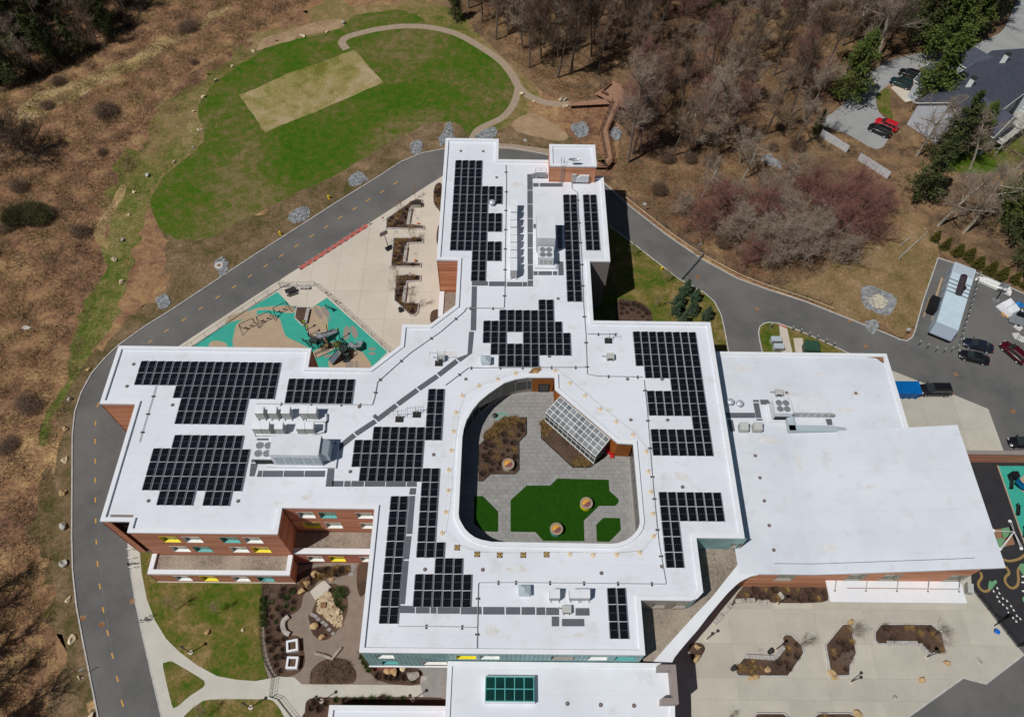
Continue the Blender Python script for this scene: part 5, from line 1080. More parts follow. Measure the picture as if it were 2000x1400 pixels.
# ================================================================ fences, rails
def fence(name, label, pts, h, step, rails, m, cat='fence', infill=None, z=.12, pr=.04, rr=.025):
    P = [Vector((*q, z)) for q in pts]; t = thing(name, label, cat, P[0])
    for a_, c_ in zip(P, P[1:]):
        L = (c_ - a_).length; n = max(1, round(L / step))
        for i in range(n):
            p, q = lerp(a_, c_, i / n), lerp(a_, c_, (i + 1) / n)
            MB().bar(p, p + Vector((0, 0, h)), pr).build('post', m, t)
            b = MB()
            for k in rails: b.bar(p + Vector((0, 0, h * k)), q + Vector((0, 0, h * k)), rr)
            if infill:
                kk_ = int((q - p).length / infill)
                for w_ in range(1, kk_): s = lerp(p, q, w_ / kk_); b.bar(s + Vector((0, 0, .1)), s + Vector((0, 0, h * .97)), .012, 3, cap=False)
            b.build('rail_panel', m, t)
    MB().bar(P[-1], P[-1] + Vector((0, 0, h)), pr).build('post', m, t)
    return t
fence('playground_fence', 'black mesh fence around the turquoise playground', PL([(345, 696), (378, 676.5), (500, 594), (549, 562), (616, 559), (640, 578), (764, 691)]), 1.25, 2.4, (.08, 1), 'black', infill=.35)
fence('road_fence', 'long black rail fence on the outer side of the curving service road', PL([(1181, 354), (1225, 389), (1300, 446), (1370, 493), (1440, 531), (1500, 556), (1575, 581), (1622, 597)]), 1.2, 2.6, (.12, .55, 1), 'black', z=0)
gr_ = PL([(1222, 389), (1300, 451), (1365, 496), (1440, 537), (1500, 561), (1570, 584), (1627, 606)])
t = thing('guard_rail', 'low timber guard rail along the curving service road', 'guard rail', (*gr_[0], 0))
cr_ = crv(gr_, 6)
for a_, c_ in zip(cr_, cr_[1:]):
    MB().bar((*a_, .5), (*c_, .5), .13).build('beam', 'timber', t); MB().bar((*a_, 0), (*a_, .6), .1).build('post', 'timber', t)
fence('court_fence', 'black fence between the front plaza and the painted play court', PL([(1891, 1144), (1985, 1263), (2008, 1252)]), 1.3, 1.8, (.08, .5, 1), 'black', infill=.3)
fence('garden_fence', 'curving black fence along the left side of the garden', crv(PL([(517, 1137), (512, 1190), (511, 1232), (516, 1276), (524, 1301), (536, 1322)]), 3), 1.25, 2.2, (.1, .55, 1), 'black', infill=.4)
fence('garden_gate', 'black gate across the pale path at the garden entrance', PL([(536, 1323), (531, 1361)]), 1.25, 1.6, (.1, .55, 1), 'black', 'gate', infill=.4)
fence('garden_fence', 'black fence running down from the garden gate to the picture edge', PL([(531, 1362), (545, 1366), (574, 1403), (590, 1430)]), 1.25, 2.2, (.1, .55, 1), 'black', infill=.4)
# neighbour's white board fence
for lb, p, q in (('white board fence left of the gap at the neighbour drive', (1600, 266), (1653, 299)), ('white board fence right of the gap at the neighbour drive', (1675, 313), (1733, 350))):
    a_, c_ = W(*p), W(*q); t = thing('board_fence', lb, 'fence', a_, group='white board fences'); L = (c_ - a_).length; n = int(L / .9); wf = mat('fence_white', (208, 210, 212), .8, (184, 186, 190), 1.5)
    for i in range(n):
        s = lerp(a_, c_, (i + .5) / n); d = (c_ - a_).normalized(); MB().box((s.x, s.y, .95), (L / n - .03, .05, 1.8), math.atan2(d.y, d.x)).build('board', wf, t)
    for i in range(0, n + 1, 3): s = lerp(a_, c_, i / n); MB().bar(s, s + Vector((0, 0, 2)), .07).build('post', wf, t)
# ================================================================ boardwalk
ZB = 1.0
bw = thing('boardwalk', 'raised brown timber boardwalk zigzagging from a lookout deck to the road', 'boardwalk', W(1190, 260))
def planks(poly, d, step, z=ZB):
    d = Vector(d).normalized(); n = Vector((-d.y, d.x)); pr = [Vector(p).dot(d) for p in poly]
    s = min(pr)
    R = [(Vector(p).dot(d), Vector(p).dot(n)) for p in poly]
    while s < max(pr):
        c = clip(R, s + .012, s + step - .012, -9999, 9999)
        if len(c) >= 3: MB().prism([tuple(d * u + n * v) for u, v in c], z - .06, z).build('plank', 'wood_deck', bw)
        s += step
dk = [PL([(1160, 182), (1195, 157.5), (1212, 165), (1232, 203), (1222, 214), (1209, 207), (1195, 200), (1180, 192)], ZB)]
planks(dk[0], (1, .6), .85)
legs = [([(1112, 201), (1181, 193)], [(1112, 207), (1193, 203)]), ([(1195, 200), (1171.5, 257)], [(1209, 207), (1187, 257)]), ([(1171.5, 257), (1182, 311)], [(1187, 257), (1197, 314)]), ([(1182, 311), (1166, 314)], [(1197, 314), (1187, 327)])]
for (l0, l1), (r0, r1_) in legs:
    pl = PL([l0, l1, r1_, r0], ZB); a_ = (Vector(pl[1]) - Vector(pl[0])); planks(pl, a_, .8)
planks(PL([(1182, 311), (1187, 327), (1150, 326), (1150, 315)], ZB), (1, 0), .8)
def bw_rail(pts, h=1.1):
    P = [W(x, y, ZB) for x, y in pts]
    for a_, c_ in zip(P, P[1:]):
        L = (c_ - a_).length; n = max(1, round(L / 1.9))
        for i in range(n):
            p, q = lerp(a_, c_, i / n), lerp(a_, c_, (i + 1) / n); MB().bar((p.x, p.y, 0), (p.x, p.y, ZB + h), .07).build('post', 'wood_rail', bw)
            b = MB()
            for k in (.3, .65, 1): b.bar(p + Vector((0, 0, h * k)), q + Vector((0, 0, h * k)), .045)
            b.build('rail', 'wood_rail', bw)
bw_rail([(1196, 200), (1172, 257), (1182.5, 310), (1167, 313)]); bw_rail([(1208.5, 207), (1186.5, 257), (1196.5, 314), (1186, 327), (1166, 325)])
bw_rail([(1222, 214), (1231, 205)]); bw_rail([(1161, 182), (1194, 158)])
for lb, p, q in (('upper wooden bench on the lookout deck', (1178, 178), (1193, 165)), ('lower wooden bench on the lookout deck', (1174, 181), (1187, 187))):
    a_, c_ = W(*p, ZB), W(*q, ZB); t = thing('deck_bench', lb, 'bench', a_); d = (c_ - a_); m_ = (a_ + c_) / 2; MB().box((m_.x, m_.y, ZB + .45), (d.length, .45, .08), math.atan2(d.y, d.x)).build('seat', 'wood_rail', t)
    for s in (.15, .85): l = lerp(a_, c_, s); MB().box((l.x, l.y, ZB + .2), (.12, .4, .41), math.atan2(d.y, d.x)).build('leg', 'wood_rail', t)
# ================================================================ boulders and rip-rap
bl = [(493, 102, 'tan'), (455, 131, 'tan'), (422, 159, 'tan'), (397, 190, 'tan'), (381, 220, 'tan'), (391, 255, 'tan'), (379.5, 289, 'grey'), (341, 317, 'tan'), (288, 344, 'grey'), (263, 376, 'tan'), (251, 420, 'tan'), (242, 469, 'grey'), (227, 510, 'tan'), (238, 552, 'tan'), (171, 722, 'gold'), (140.5, 779, 'grey'), (129.5, 837, 'gold'), (127.5, 899, 'tan'), (127, 963, 'gold'), (127.5, 1027, 'grey'), (126.5, 1100, 'grey'), (134.5, 1171, 'tan'), (142.5, 1248.5, 'tan'), (159.5, 1322, 'tan'), (178, 1398, 'tan'), (540, 81, 'gold'), (592, 72, 'tan'), (639, 64, 'tan'), (671, 45, 'grey')]
for i, (x, y, c) in enumerate(bl):
    v = W(x, y); rr = random.uniform(.42, .62) * (1.3 if i in (12, 18, 19, 26) else 1)
    o = MB().blob((0, 0, rr * .5), (rr * random.uniform(1, 1.3), rr, rr * .8), i).build('boulder', 'boulder_' + c); o.location = v; o.rotation_euler.z = random.uniform(0, 6)
    nm = {'tan': 'pale tan', 'grey': 'grey', 'gold': 'golden brown'}[c]
    if i < 14: lb = '%s boulder edging the lawn, %s from the upper end of the line' % (nm, ordn(i))
    elif i < 25: lb = '%s boulder on the verge of the left road, %s from the top' % (nm, ordn(i - 14))
    else: lb = '%s boulder on the bare soil strip above the lawn, %s from the left' % (nm, ordn(i - 25))
    tag(o, lb, 'boulder', 'boulders along the lawn and road')
for i, (x, y, r, c) in enumerate([(1018.5, 184, .6, 'tan'), (1044, 199.5, .45, 'tan'), (1095, 196, .7, 'tan'), (1103, 196, .6, 'grey'), (1100, 209, .55, 'tan'), (1107, 208.5, .5, 'tan'), (407.5, 1234.5, .5, 'gold'), (474, 1231, .3, 'tan')]):
    o = MB().blob((0, 0, r * .45), (r, r * .9, r * .75), 60 + i).build('boulder', 'boulder_' + c); o.location = W(x, y, .12 if i > 5 else 0)
    tag(o, ['pale boulder beside the path fork', 'small pale boulder below the path fork', 'larger pale boulder above the boardwalk start', 'grey boulder above the boardwalk start', 'left pale boulder below the boardwalk start', 'right pale boulder below the boardwalk start', 'flat golden stone on the front left lawn', 'small pale stone on the front left lawn'][i], 'boulder', 'boulders by paths')
def stones(name, poly, n, r, m, z=0, parent=None, kind='stuff', seed=1):
    R = random.Random(seed); xs = [p[0] for p in poly]; ys = [p[1] for p in poly]; b = MB(); k = 0; tries = 0
    while k < n and tries < n * 30:
        tries += 1; p = (R.uniform(min(xs), max(xs)), R.uniform(min(ys), max(ys)))
        if not inside(p, poly): continue
        q = r * R.uniform(.6, 1.4); a_ = R.uniform(0, 6.28); vs = []
        for s, h in ((1, 0), (.72, .75)):
            for j in range(5): t_ = a_ + j * 1.2566 + R.uniform(-.25, .25); vs.append((p[0] + q * s * math.cos(t_), p[1] + q * s * .8 * math.sin(t_), z + q * h + R.uniform(-.1, .1) * q))
        b.add(vs, [(j, (j + 1) % 5, 5 + (j + 1) % 5, 5 + j) for j in range(5)] + [(5, 6, 7, 8, 9)]); k += 1
    o = b.build(name, m, parent)
    if kind: o['kind'] = kind
    return o
rr_px = [[(682, 348), (692, 336), (702, 333), (716, 347), (703, 357), (688, 361)], [(793, 288), (805, 278), (818, 280), (823, 291), (806, 300)], [(856, 268), (866, 256), (874, 240), (884, 252), (886, 266), (872, 278), (858, 280)], [(563, 421), (573, 408), (587, 405), (600, 416), (590, 428), (575, 432)], [(410, 520), (420, 511), (430, 508), (448, 517), (438, 530), (424, 535)], [(300, 588), (312, 580), (327, 592), (327, 602), (313, 609), (304, 600)], [(935, 264), (950, 255), (965, 252), (972, 264), (955, 271), (938, 271)], [(1112, 248), (1132, 237), (1146, 254), (1126, 265)], [(1195, 255), (1208, 246), (1218, 258), (1212, 270), (1198, 265)], [(1683, 572), (1700, 562), (1725, 572), (1743, 585), (1740, 600), (1727, 618), (1700, 606), (1686, 590)], [(1687, 632), (1697, 624), (1708, 632), (1700, 642)], [(1485, 310), (1500, 300), (1522, 322), (1515, 335), (1495, 325)], [(1596, 388), (1612, 384), (1628, 400), (1618, 412), (1602, 405)]]
for i, p in enumerate(rr_px):
    pl = rag(crv(PL(p), 3, True), .95, .45, i, 4); o = stones('riprap', pl, 420 if i == 9 else 220, .19, 'riprap', .03, seed=i); sheet('stone_bed', pl, .0195, 'riprap')
for p, m in (([(1700, 580), (1716, 576), (1733, 590), (1722, 604), (1704, 600), (1695, 590)], mat('pale_gravel', (200, 190, 168), .95, (184, 174, 152), 1.5, fine=.15, bscale=8)),): sheet('gravel_floor', crv(PL(p), 3, True), .19, m)
t = thing('catch_basin', 'white ringed catch basin with rusty lid in loose stones by the road', 'drain', W(428.5, 520)); MB().lathe((0, 0, 0), [(.8, 0), (.8, .28), (.35, .3)], 18).build('concrete_ring', 'kerb_stone', t, False); MB().lathe((0, 0, .3), [(.33, 0), (.3, .04)], 14).build('grate', 'rust_stain', t, False)
# ================================================================ bollards, posts, signs, lamps
bp = thing('bollard', 'x', 'bollard'); MB().lathe((0, 0, 0), [(.11, 0), (.11, 1.0), (.08, 1.07)], 10).build('tube', 'galv', bp, False); MB().lathe((0, 0, 1.07), [(.08, 0), (.03, .03)], 10).build('cap', 'white_paint', bp, False)
Z7 = lambda x, y: (1780 + x / 6.364, 480 + y / 6.364)
for i, q in enumerate([(805, 405), (785, 472), (768, 535), (748, 605), (730, 668), (710, 735), (690, 800), (670, 870), (650, 940), (628, 1015), (605, 1085), (585, 1155), (563, 1228), (530, 1292), (460, 1328), (367, 1342), (265, 1328), (163, 1288), (62, 1248)]):
    x, y = Z7(*q); dup(bp, W(x, y), 0, (1.05, 1.05, 1.6), 'grey bollard guarding the generator, %s %s' % ((ordn(i), 'from the top of the right-hand row') if i < 14 else (ordn(i - 14), 'from the right in the lower row')), 'bollards around the generator')
for i, (x, y) in enumerate([(15, 1165), (180, 1185), (245, 1205), (308, 1232), (372, 1257), (437, 1285), (500, 1312)]): dup(bp, W(1500 + x / 4, 350 + y / 4), 0, (1, 1, 1.3), 'grey bollard along the grass island, %s from the left' % ordn(i), 'bollards along the grass island')
for i, (x, y) in enumerate([(345, 705), (400, 675), (450, 645), (500, 611), (550, 577), (600, 546), (645, 516), (695, 486), (740, 452), (790, 421), (840, 391), (885, 357)]): dup(bp, W(500 + x / 4, 350 + y / 4, .12), 0, (.9, .9, .95), 'pale bollard behind the red strip at the road edge, %s from the left' % ordn(i), 'bollards along the red strip')
for o in list(bp.children) + [bp]: bpy.data.objects.remove(o)
def lamp(x, y, lb, h=4.2, z=.12):
    t = thing('lamp_post', lb, 'street lamp', W(x, y, z), group='path lamps'); MB().lathe((0, 0, 0), [(.3, 0), (.3, .12), (.12, .14)], 12).build('footing', 'concrete', t, False); MB().bar((0, 0, .1), (0, 0, h), .07, 8, r2=.05).build('pole', 'dark_metal', t, False); MB().lathe((0, 0, h), [(.08, 0), (.22, .03), (.22, .08), (.06, .12)], 12).build('luminaire', 'dark_metal', t, False)
for a_ in [(373, 1274, 'lamp post on the front left lawn beside the path bend'), (490, 1381, 'lamp post on the lower left lawn below the path'), (628, 1369, 'lamp post in the bed below the path near the garden gate'), (806, 1366, 'lamp post in the shaded bed left of the entrance'), (1515, 1290 - 22, 'lamp post by the planter bench in the front plaza'), (1661, 1331, 'lamp post beside the middle planter of the front plaza'), (1809, 1283, 'lamp post at the right planter of the front plaza'), (1519, 1180, 'lamp post in front of the hall wall'), (1380, 1248, 'lamp post near the link canopy')]: lamp(*a_, h=3.4)
def sign(x, y, lb, m='white_paint', z=0, h=2.2, w_=.6, hh=.6):
    t = thing('sign', lb, 'sign', W(x, y, z), random.uniform(-.6, .6), group='small signs'); MB().bar((0, 0, 0), (0, 0, h), .035).build('post', 'galv', t, False); MB().box((0, -.05, h - hh / 2), (w_, .03, hh)).build('plate', m, t, False)
for a_ in [(1765, 655, 'small white sign on the grass corner by the generator'), (1025, 288, 'small white sign beside the footpath above the building'), (1256, 412, 'small white sign on the road fence, left one'), (1363, 490, 'small white sign on the road fence, right one'), (172, 1313, 'small dark sign beside the lower left road')]: sign(*a_)
for x, y, lb in ((548, 458, 'yellow hydrant marker on the road verge, left one'), (643, 388, 'yellow hydrant marker on the road verge, right one'), (1292, 527, 'yellow hydrant on the grass by the service road')):
    t = thing('hydrant', lb, 'hydrant', W(x, y)); yl = mat('hyd', (246, 196, 30), .4); MB().lathe((0, 0, 0), [(.22, 0), (.2, .1), (.15, .12), (.15, .7), (.2, .74), (.12, .9), (.04, .95)], 10).build('barrel', yl, t, False); MB().bar((-.3, 0, .5), (.3, 0, .5), .09, 8).build('nozzle', yl, t, False)
for x, y, lb in ((817, 438, 'orange cone at the end of the top planter'), (812, 510, 'orange cone at the end of the middle planter')):
    t = thing('traffic_cone', lb, 'traffic cone', W(x, y, .3)); oc = mat('cone', (240, 100, 50), .5); MB().box((0, 0, .03), (.45, .45, .06)).build('base', 'black', t, False); MB().lathe((0, 0, .06), [(.18, 0), (.11, .3), (.04, .65)], 10).build('cone', oc, t, False)
for x, y, lb in ((749, 432, 'small red post left of the top planter'), (640, 578, 'upper red sign on the playground fence'), (659, 594, 'lower red sign on the playground fence')):
    t = thing('red_marker', lb, 'marker', W(x, y, .12)); MB().bar((0, 0, 0), (0, 0, 1.1), .03).build('post', 'galv', t, False); MB().box((0, -.04, 1.0), (.4, .03, .35)).build('plate', 'red_paint', t, False)
# boom gate over the service road
a_, c_ = W(1330, 547), W(1369, 503); t = thing('barrier_gate', 'grey swing barrier closed across the service road', 'gate', a_); MB().bar(a_, a_ + Vector((0, 0, 1.3)), .12, 8).build('post', 'galv', t); MB().bar(c_, c_ + Vector((0, 0, 1.3)), .12, 8).build('post', 'galv', t)
b = MB(); 
for h in (.55, 1.1): b.bar(a_ + Vector((0, 0, h)), c_ + Vector((0, 0, h)), .07)
for i in range(1, 9): s = lerp(a_, c_, i / 9); b.bar(s + Vector((0, 0, .55)), s + Vector((0, 0, 1.1)), .04)
b.build('boom', 'galv', t)
# ================================================================ planters: raised kerbed beds with benches
def planter(lb, pts, bench=(), parent_z=.12, bm='bench_wood'):
    t = thing('planter', lb, 'planter', W(*pts[0], parent_z)); p = ccw(PL(pts, .3)); MB().prism(p, 0, .34, bottom=False).build('soil', 'mulch', t); strip('kerb_edge', p, .16, 0, .42, 'kerb_stone', t, True, kind=None)
    return p
def bench(lb, p, q, w_=.55, z=.12, m='bench_wood', n=9, dz=.45):
    a_, c_ = W(*p, z + dz), W(*q, z + dz); t = thing('bench', lb, 'bench', (a_.x, a_.y, z)); d = c_ - a_; rz = math.atan2(d.y, d.x); n = max(3, int(d.length / .45))
    for i in range(n): s = lerp(a_, c_, (i + .5) / n); MB().box((s.x, s.y, z + dz), (d.length / n - .03, w_, .08), rz).build('slat', m, t)
    for s in (.08, .5, .92): l = lerp(a_, c_, s); MB().box((l.x, l.y, z + dz / 2 - .02), (.15, w_ * .9, dz - .04), rz).build('support', 'kerb_stone', t)
PB = {}
PB['nw1'] = planter('kerbed planter nearest the road on the left plaza', [(753.7, 446), (755, 427.5), (800, 396), (812.5, 388.7), (823.7, 390), (825, 403.7), (803.7, 404), (797.5, 437.5), (827.5, 441), (828.7, 447.5)])
PB['nw2'] = planter('kerbed planter in the middle of the left plaza beside the basketball hoop', [(768.7, 465), (826, 465), (826, 474), (796, 475), (790, 512.5), (822.5, 513.7), (821, 521), (763.7, 521)])
PB['nw3'] = planter('kerbed planter lowest on the left plaza with a pointed end', [(773.7, 537.5), (821, 537.5), (820.7, 548.7), (795, 550), (788.7, 591), (817.5, 592.5), (816, 610), (810, 616), (800, 615), (770, 586)])
PB['pg'] = planter('small kerbed planter inside the turquoise playground', [(579.5, 600), (602.5, 600), (596, 632), (592, 636), (576, 621)])
PB['se1'] = planter('long kerbed planter on the right of the front plaza', [(1720, 1218.7), (1818.7, 1218.7), (1838.7, 1235), (1847.5, 1272.5), (1843.7, 1276), (1813.7, 1275), (1793.7, 1257.5), (1715, 1257), (1708.7, 1250), (1708.7, 1233.7)])
PB['se2'] = planter('upright kerbed planter in the middle of the front plaza', [(1645, 1218.7), (1661, 1218), (1672.5, 1275), (1660, 1300), (1660, 1318.7), (1635, 1320), (1621, 1310), (1612.5, 1258.7)])
PB['se3'] = planter('bent kerbed planter on the left of the front plaza', [(1437, 1302), (1452, 1284), (1512, 1288), (1531, 1264), (1527.5, 1245), (1532, 1239), (1545, 1239), (1566, 1260), (1570, 1275), (1539, 1320), (1441, 1320), (1437, 1313)])
PB['se4'] = planter('planter cut by the lower picture edge, right one', [(1590, 1400), (1597, 1392.5), (1660, 1392.5), (1680, 1402), (1690, 1440), (1590, 1440)])
PB['se5'] = planter('planter cut by the lower picture edge, left one', [(1470, 1402), (1478, 1392.5), (1530, 1392.5), (1542, 1402), (1545, 1440), (1470, 1440)])
for a_ in [('bench on the inner side of the top left-plaza planter', (802, 406), (796.5, 439)), ('bench on the inner side of the middle left-plaza planter', (793.5, 481), (789.5, 512)), ('bench on the inner side of the lowest left-plaza planter', (792, 558), (787.5, 590)), ('bench on the right side of the playground planter', (602, 602), (596, 630)), ('slatted bench below the long right planter', (1732.5, 1255), (1793, 1255.5)), ('dark slatted bench on the slanted side of the long right planter', (1796, 1257), (1812, 1273)), ('timber bench along the top of the bent planter', (1456, 1281), (1512, 1284)), ('slatted bench on the slanted side of the bent planter', (1514, 1284), (1531, 1263))]: bench(*a_)
for lb, p, q in (('grey stone bench near the hall wall, left one', (1437, 1173.5), (1455, 1172)), ('grey stone bench near the hall wall, middle one', (1459, 1172), (1475, 1172)), ('grey stone bench near the hall wall, right one', (1484, 1176), (1498, 1176.5)), ('grey stone bench on the slant by the link canopy, upper one', (1428, 1180), (1414, 1195)), ('grey stone bench on the slant by the link canopy, lower one', (1411, 1199), (1396, 1216))): bench(lb, p, q, .6, .11, 'boulder_grey')
wb = bed('', [(1428, 1182), (1447, 1150), (1470, 1146), (1618, 1146), (1617, 1163), (1605, 1176), (1510, 1177), (1500, 1171), (1450, 1172)], z=.15)
bed('', [(1345, 1262), (1358, 1255), (1372, 1258), (1376, 1270), (1362, 1288), (1352, 1290)], z=.15)
wb2 = bed('', [(849, 366), (860, 358), (864, 372), (864, 415), (856, 410), (847, 395)], z=.15); bed('', [(855, 445), (864, 440), (864, 480), (853, 475)], z=.15); bed('', [(842, 611), (857, 606), (862, 630), (842, 632)], z=.15)
t = thing('picnic_table', 'dark picnic table in the corner of the playground patio', 'table', W(569, 572, .13), .45); MB().box((0, 0, .74), (1.8, .7, .06)).build('tabletop', 'dark_metal', t, False)
for s in (-.65, .65): MB().box((0, s, .45), (1.8, .28, .05)).build('seat', 'dark_metal', t, False)
for s in (-.7, .7): MB().box((s, 0, .37), (.08, 1.3, .06)).box((s, 0, .55), (.08, .08, .36)).box((s, .3, .17), (.08, .08, .34)).box((s, -.3, .17), (.08, .08, .34)).build('leg', 'dark_metal', t, False)
bench('bench at the top of the playground patio by the fence', (585, 561), (605, 561), m='bench_wood')
# storage lid bench on the top planter
t = thing('stage_box', 'dark flat-topped box at the upper end of the top planter', 'box', W(814, 402, .3)); MB().box((0, 0, .4), (1.6, .8, .8)).build('body', 'boulder_grey', t, False); MB().box((0, 0, .84), (1.7, .9, .08)).build('lid', 'dark_metal', t, False)
# ================================================================ garden things
for i, (x, y, r, c) in enumerate([(620, 1124, 1.1, 'gold'), (601, 1140, .9, 'gold'), (591, 1155, .8, 'gold'), (661, 1196, .8, 'tan'), (614.5, 1225, .95, 'gold'), (629, 1244, 1.0, 'gold'), (759, 1309, .9, 'gold'), (775, 1313, 1.2, 'gold'), (805, 1316, 1.3, 'grey'), (788, 1307, .6, 'tan'), (648, 1131, .5, 'gold')]):
    r *= .78; o = MB().blob((0, 0, r * .45), (r * 1.05, r * .9, r * .7), 90 + i).build('boulder', 'boulder_' + c); o.location = W(x, y, .12)
    tag(o, ['big golden boulder in the garden below the brick annex', 'golden boulder left of the paved garden slab', 'small golden boulder left of the garden loop', 'pale boulder on the pebble bed edge', 'golden boulder beside the stepping stones, upper one', 'golden boulder beside the stepping stones, lower one', 'golden boulder under the turquoise front, left one', 'golden boulder under the turquoise front, middle one', 'large pale boulder under the turquoise front', 'small pale stone under the turquoise front', 'small golden boulder right of the big garden boulder'][i], 'boulder', 'garden boulders')
for i, (x, y, r) in enumerate([(1847, 1293, .6), (1912, 1289, .5), (1798, 1326, .55), (1745, 1364, .45), (1623, 1315, .6), (1630, 1325, .6), (1662, 1217, .6), (1357, 1285, .8), (1364, 1265, .7), (1528, 1165, .8), (1466, 1324, .5), (1477, 1323, .6), (1498, 1307, .5), (1673, 1395, .7)]):
    o = MB().blob((0, 0, r * .45), (r * 1.1, r * .9, r * .75), 120 + i).build('boulder', 'boulder_gold' if i not in (1, 3, 9) else 'boulder_grey'); o.location = W(x, y, .11)
    tag(o, 'seat-sized boulder on the front plaza, ' + ['lying right of the long planter', 'pale one nearest the court fence', 'alone below the long planter', 'alone nearest the bottom edge', 'at the lower left of the middle planter', 'touching the foot of the middle planter', 'at the top of the middle planter', 'lower one by the link canopy', 'upper one by the link canopy', 'in the bed under the hall wall', 'left of two below the bent planter', 'right of two below the bent planter', 'inside the bent planter', 'at the corner of the bottom planter'][i], 'boulder', 'plaza boulders')
pebb = [(621, 1172), (632, 1160), (643, 1155), (650, 1165), (655, 1185), (668, 1195), (667, 1225), (655, 1222), (635, 1205), (622, 1195)]
stones('pebble_bed', crv(PL(pebb), 3, True), 420, .2, 'river_stone', .15, seed=44)
MB().prism(PL([(606, 1156), (634, 1133), (648, 1148), (617, 1173)]), .1, .32).build('stone_slab', 'concrete_walk'); tag(bpy.data.objects['stone_slab'], 'pale rectangular stone slab bridging the garden loop path', 'slab')
for i, (x, y) in enumerate([(610, 1200), (616.5, 1203), (622, 1209), (631, 1215), (637, 1220), (643, 1229), (651, 1237)]):
    o = MB().prism(PL([(x - 5, y + 1), (x, y - 4), (x + 5.5, y), (x + .5, y + 5)]), .1, .22).build('stepping_stone', 'paver'); tag(o, 'grey stepping stone in the garden, %s from the top' % ordn(i), 'paving stone', 'garden stepping stones')
for i, (x, y) in enumerate([(690, 1106), (688, 1113), (686, 1122)]):
    o = MB().prism(PL([(x - 5, y - 3), (x + 5, y - 4), (x + 5, y + 3), (x - 4, y + 4)]), .1, .19).build('stepping_stone', 'paver'); tag(o, 'stepping stone by the annex wall, %s from the top' % ordn(i), 'paving stone', 'stepping stones by the annex')
o = MB().box((0, 0, .2), (.7, .7, .4)).build('corten_box', 'rust_stain'); o.location = W(632, 1182, .16); tag(o, 'small rusty steel box among the pebbles', 'box')
t = thing('curved_bench', 'white curved stone bench on the left of the garden', 'bench', W(558, 1222, .12)); cp_ = crv(PL([(565, 1205), (556, 1213), (554, 1224), (558, 1235), (567, 1240)]), 4); n = len(cp_)
for k in range(4): q = cp_[k * 4:(k + 1) * 4 + 1]; strip('seat_segment', q, .6, .15, .6, 'boulder_grey', t, False, kind=None)
for i, (x, y) in enumerate([(573.5, 1263), (573.5, 1296)]):
    t = thing('planter_box', ('upper' if i == 0 else 'lower') + ' white square raised planter box in the garden', 'planter box', W(x, y, .12), .2 if i == 0 else 0)
    for a_, d_ in (((0, .62, .5), (1.5, .26, 1)), ((0, -.62, .5), (1.5, .26, 1)), ((.62, 0, .5), (.26, .98, 1)), ((-.62, 0, .5), (.26, .98, 1))): MB().box(a_, d_).build('side', 'parapet_white', t, False)
    MB().box((0, 0, .35), (.98, .98, .6)).build('soil', 'mulch', t, False)
for lb, p, q, r in (('pale log lying on the garden path, longer one', (614, 1275), (651, 1287), .24), ('pale log leaning up right on the garden path, shorter one', (650, 1284), (667, 1264), .2)):
    a_, c_ = W(*p, .35), W(*q, .35); o = MB().bar(a_, lerp(a_, c_, .5) + Vector((.05, .08, .04)), r, 9).bar(lerp(a_, c_, .5) + Vector((.05, .08, .04)), c_, r * .95, 9, r2=r * .8).build('log', 'bark_pale'); tag(o, lb, 'log', 'garden logs')
t = thing('drain_grate_plate', 'square grey drain plate in the paving left of the entrance', 'drain', W(827.5, 1326, .13)); MB().box((0, 0, .02), (.8, .8, .03)).build('plate', 'boulder_grey', t, False)
for i, (x, y) in enumerate([(1736, 1213), (1701, 1224), (1585.5, 1237.5), (1484, 1265), (1480, 1266)][:4]):
    o = MB().box((0, 0, 0), (.75, .75, .02), .7 if i == 1 else 0).build('drain_plate', 'boulder_grey'); o.location = W(x, y, .122); tag(o, 'grey drain plate in the front plaza, ' + ['above the long planter', 'turned diagonally left of the long planter', 'above the bent planter', 'left of the bent planter'][i], 'drain', 'plaza drain plates')
for i, (x, y) in enumerate([(815.5, 426), (811, 495), (809.5, 574.5), (774.5, 452), (768, 525)]):
    o = MB().box((0, 0, 0), (.55, .55, .02)).build('drain_plate', 'boulder_grey'); o.location = W(x, y, .132); tag(o, 'grey drain plate on the left plaza, ' + ['inside the top planter bay', 'inside the middle planter bay', 'inside the lowest planter bay', 'just below the top planter', 'just below the middle planter'][i], 'drain', 'left plaza drain plates')
# waste bins, trash
for x, y, z, lb in ((782.5, 608, .12, 'black round bin at the tip of the lowest left-plaza planter'), (1431, 1306, .11, 'dark round bin at the left end of the bent planter'), (1503, 1273, .11, 'dark round bin on the bent planter bench')):
    t = thing('litter_bin', lb, 'bin', W(x, y, z)); MB().lathe((0, 0, 0), [(.3, 0), (.34, .85)], 14).build('body', 'black', t, False); MB().lathe((0, 0, .85), [(.36, 0), (.3, .12), (.15, .16)], 14).build('lid', 'dark_metal', t, False)
t = thing('grey_bin', 'grey slatted bin at the end of the white canopy', 'bin', W(1888, 1152, .11), -.25); MB().box((0, 0, .55), (.75, 1.3, 1.0)).build('body', 'galv', t, False); MB().box((0, 0, 1.08), (.8, 1.36, .08)).build('lid', 'hvac_grey', t, False)
